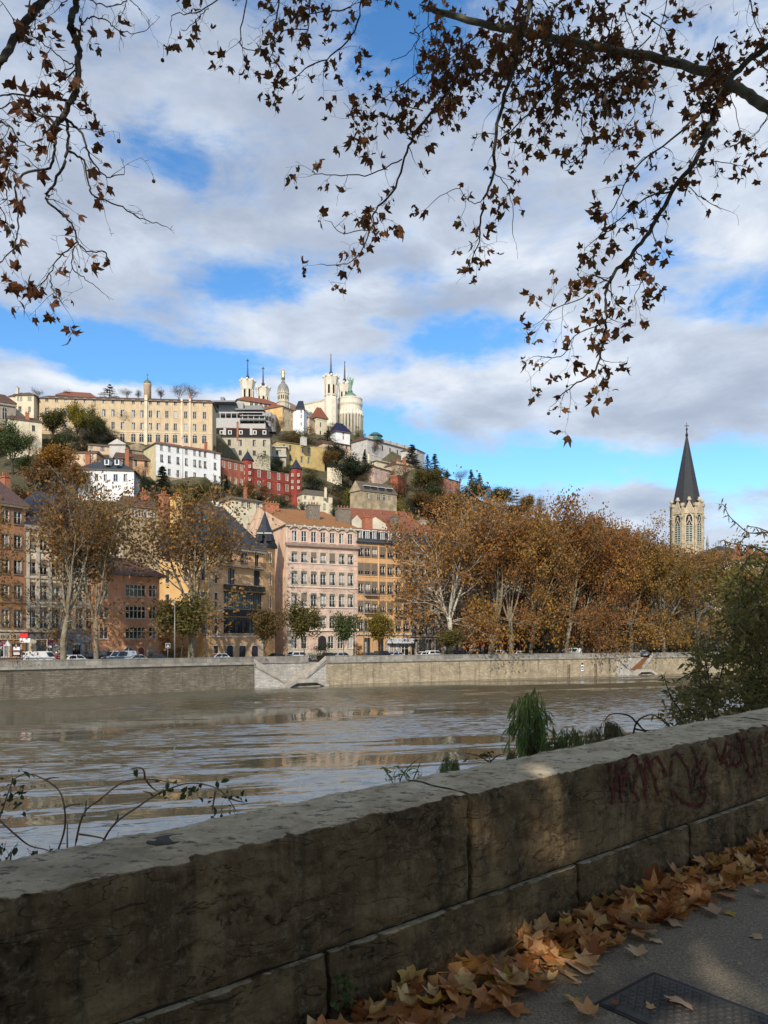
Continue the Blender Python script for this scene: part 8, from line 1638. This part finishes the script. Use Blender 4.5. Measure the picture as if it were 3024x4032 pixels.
weep('grass_tuft', 'small arching grass tuft behind the middle of the parapet', 1768, 2985, 110, 3070, 5.4, 22, WILLOW, STG, .07, .006)
def sprig(name, label, base, cat, leaf, stem, lines, Y, rad, leaves, ll, lw):
    pl = Plant(name, label, base, cat, leaf, stem)
    for pts in lines:
        f_ = [Vector(v) for v in smooth_tab([tuple(P(x, y, Y+pr.uniform(-.08, .08))) for x, y in pts], 4)]; pl.tube(f_, [max(.0015, rad*(1-.65*k/len(f_))) for k in range(len(f_))], 6)
    for (x0_, x1_, y0_, y1_, n) in leaves:
        for _ in range(n):
            q = P(pr.uniform(x0_, x1_), pr.uniform(y0_, y1_), Y+pr.uniform(-.15, .15)); d = (rdir(pr)+Vector((0, 0, -.35))).normalized(); l = ll*pr.uniform(.6, 1.25); oval(pl, q, d, l, l*lw, pr); pl.tube([q-d*.02+Vector((0, 0, .012)), q], [.0012, .001], 3)
    pl.done()
def oval(pl, p, d, l, w, r):
    n = rdir(r); a = d.cross(n); a = a.normalized() if a.length > .05 else d.orthogonal().normalized(); u_ = a.cross(d); i = len(pl.V); p = p-pl.o
    for f, k in ((0, 0), (.18, .62), (.42, 1), (.7, .78), (1, 0)): c = p+d*l*f+u_*l*.12*sin(f*3.1); pl.V += [tuple(c+a*w*.5*k+u_*w*.12*k), tuple(c), tuple(c-a*w*.5*k+u_*w*.12*k)]
    for k in range(4): pl.F += [(i+3*k, i+3*k+1, i+3*k+4, i+3*k+3), (i+3*k+1, i+3*k+2, i+3*k+5, i+3*k+4)]
b4 = lambda *a: [(x*.663, 2900+y*.663) for x, y in a]
bx = P(250, 3500, 3.9)
sprig('bramble', 'arching bare bramble stems with a few green leaves behind the parapet at the left', (bx.x, bx.y, bx.z), 'bramble', BRAML, STB,
      [b4((250, 980), (335, 705), (385, 540), (375, 380), (320, 290), (170, 220), (75, 265), (65, 340)), b4((380, 950), (440, 680), (495, 460), (600, 370), (715, 280), (850, 252), (1000, 270), (1060, 285)), b4((480, 950), (600, 650), (685, 515), (830, 410), (930, 345), (1080, 285), (1190, 280), (1290, 310), (1350, 360), (1400, 440)), b4((-60, 440), (0, 500), (100, 590), (180, 650), (290, 680), (360, 760)), b4((470, 580), (540, 590), (610, 605), (650, 630)), b4((860, 252), (855, 205), (830, 185), (780, 190)), b4((410, 800), (400, 690), (400, 520)), b4((60, 860), (60, 760), (70, 690), (100, 640)), b4((380, 420), (430, 405), (490, 400)), b4((500, 470), (510, 420), (512, 380)), b4((685, 515), (700, 480), (700, 455)), b4((910, 355), (890, 335), (850, 325)), b4((865, 255), (900, 300), (950, 335)), b4((1280, 320), (1270, 380), (1260, 440)), b4((1350, 360), (1400, 380), (1450, 390)), b4((270, 255), (310, 245), (350, 245)), b4((10, 700), (-20, 560), (20, 420), (60, 300))],
      3.9, .0062, [(0, 120, 3035, 3200, 30), (640, 780, 3080, 3150, 12), (820, 970, 3125, 3225, 22), (720, 900, 3075, 3130, 10), (0, 75, 3330, 3405, 12), (110, 200, 3340, 3390, 14), (430, 470, 3295, 3325, 3), (610, 660, 3070, 3110, 3), (520, 560, 3020, 3035, 3)], .042, .55)
bx = P(1600, 3200, 4.9)
sprig('leafy_sprig', 'low leafy sprig peeping over the parapet left of the grass tuft', (bx.x, bx.y, bx.z), 'plant', WILLOW, STG, [[(1560, 3140), (1580, 3060), (1620, 3010), (1660, 2980)], [(1600, 3130), (1640, 3040), (1655, 3000)], [(1530, 3120), (1545, 3080), (1530, 3060)]], 4.9, .005, [(1520, 1660, 3015, 3085, 60)], .06, .22)
bx = P(1900, 3150, 6)
sprig('twiggy_sprig', 'thin brown twig with a few leaves between the grass tuft and the weeping shoot', (bx.x, bx.y, bx.z), 'plant', leafmat('brown_green_leaf', [(.07, .055, .02), (.10, .07, .03)], .3), STD, [[(1930, 3110), (1930, 3000), (1925, 2985)], [(1925, 3000), (1880, 2975), (1830, 2965)], [(1930, 3000), (1960, 2975), (1985, 2970)]], 6, .006, [(1825, 1990, 2960, 2990, 12)], .06, .4)
bx = P(2480, 3000, 7)
sprig('arching_stems', 'dark bare arching stems between the reed tuft and the big bush', (bx.x, bx.y, bx.z), 'plant', BUSHL, STD, [[(2485, 2960), (2500, 2860), (2530, 2825), (2570, 2815), (2610, 2835), (2640, 2870)], [(2505, 2845), (2480, 2820), (2440, 2810), (2400, 2815), (2380, 2840)], [(2500, 2870), (2540, 2880), (2570, 2900)], [(2505, 2840), (2530, 2870), (2560, 2880)]], 7, .010, [(2600, 2640, 2840, 2880, 5)], .05, .3)
# ivy-leaved weed growing from the joint
bx = WP(*[on_wall(1345, 3880)[0], -.02, on_wall(1345, 3880)[1]]); wd_ = Plant('wall_weed', 'small dark green weed growing from a joint low in the parapet', (bx.x, bx.y, bx.z), 'plant', leafmat('weed_leaf', [(.03, .05, .012), (.06, .085, .02), (.04, .06, .015)], .3), STG)
for _ in range(46):
    s, h = on_wall(1345+pr.gauss(0, 18), 3885+pr.uniform(-60, 70)); q = WP(s, -pr.uniform(.005, .05), h); oval(wd_, q, (rdir(pr)+Vector((.3, -.4, -.5))).normalized(), pr.uniform(.018, .034), .024, pr)
wd_.tube([WP(on_wall(1340, 3800)[0], .01, on_wall(1340, 3800)[1]), WP(on_wall(1345, 3880)[0], -.03, on_wall(1345, 3880)[1]), WP(on_wall(1350, 3960)[0], -.02, on_wall(1350, 3960)[1])], .003, 4); wd_.done()
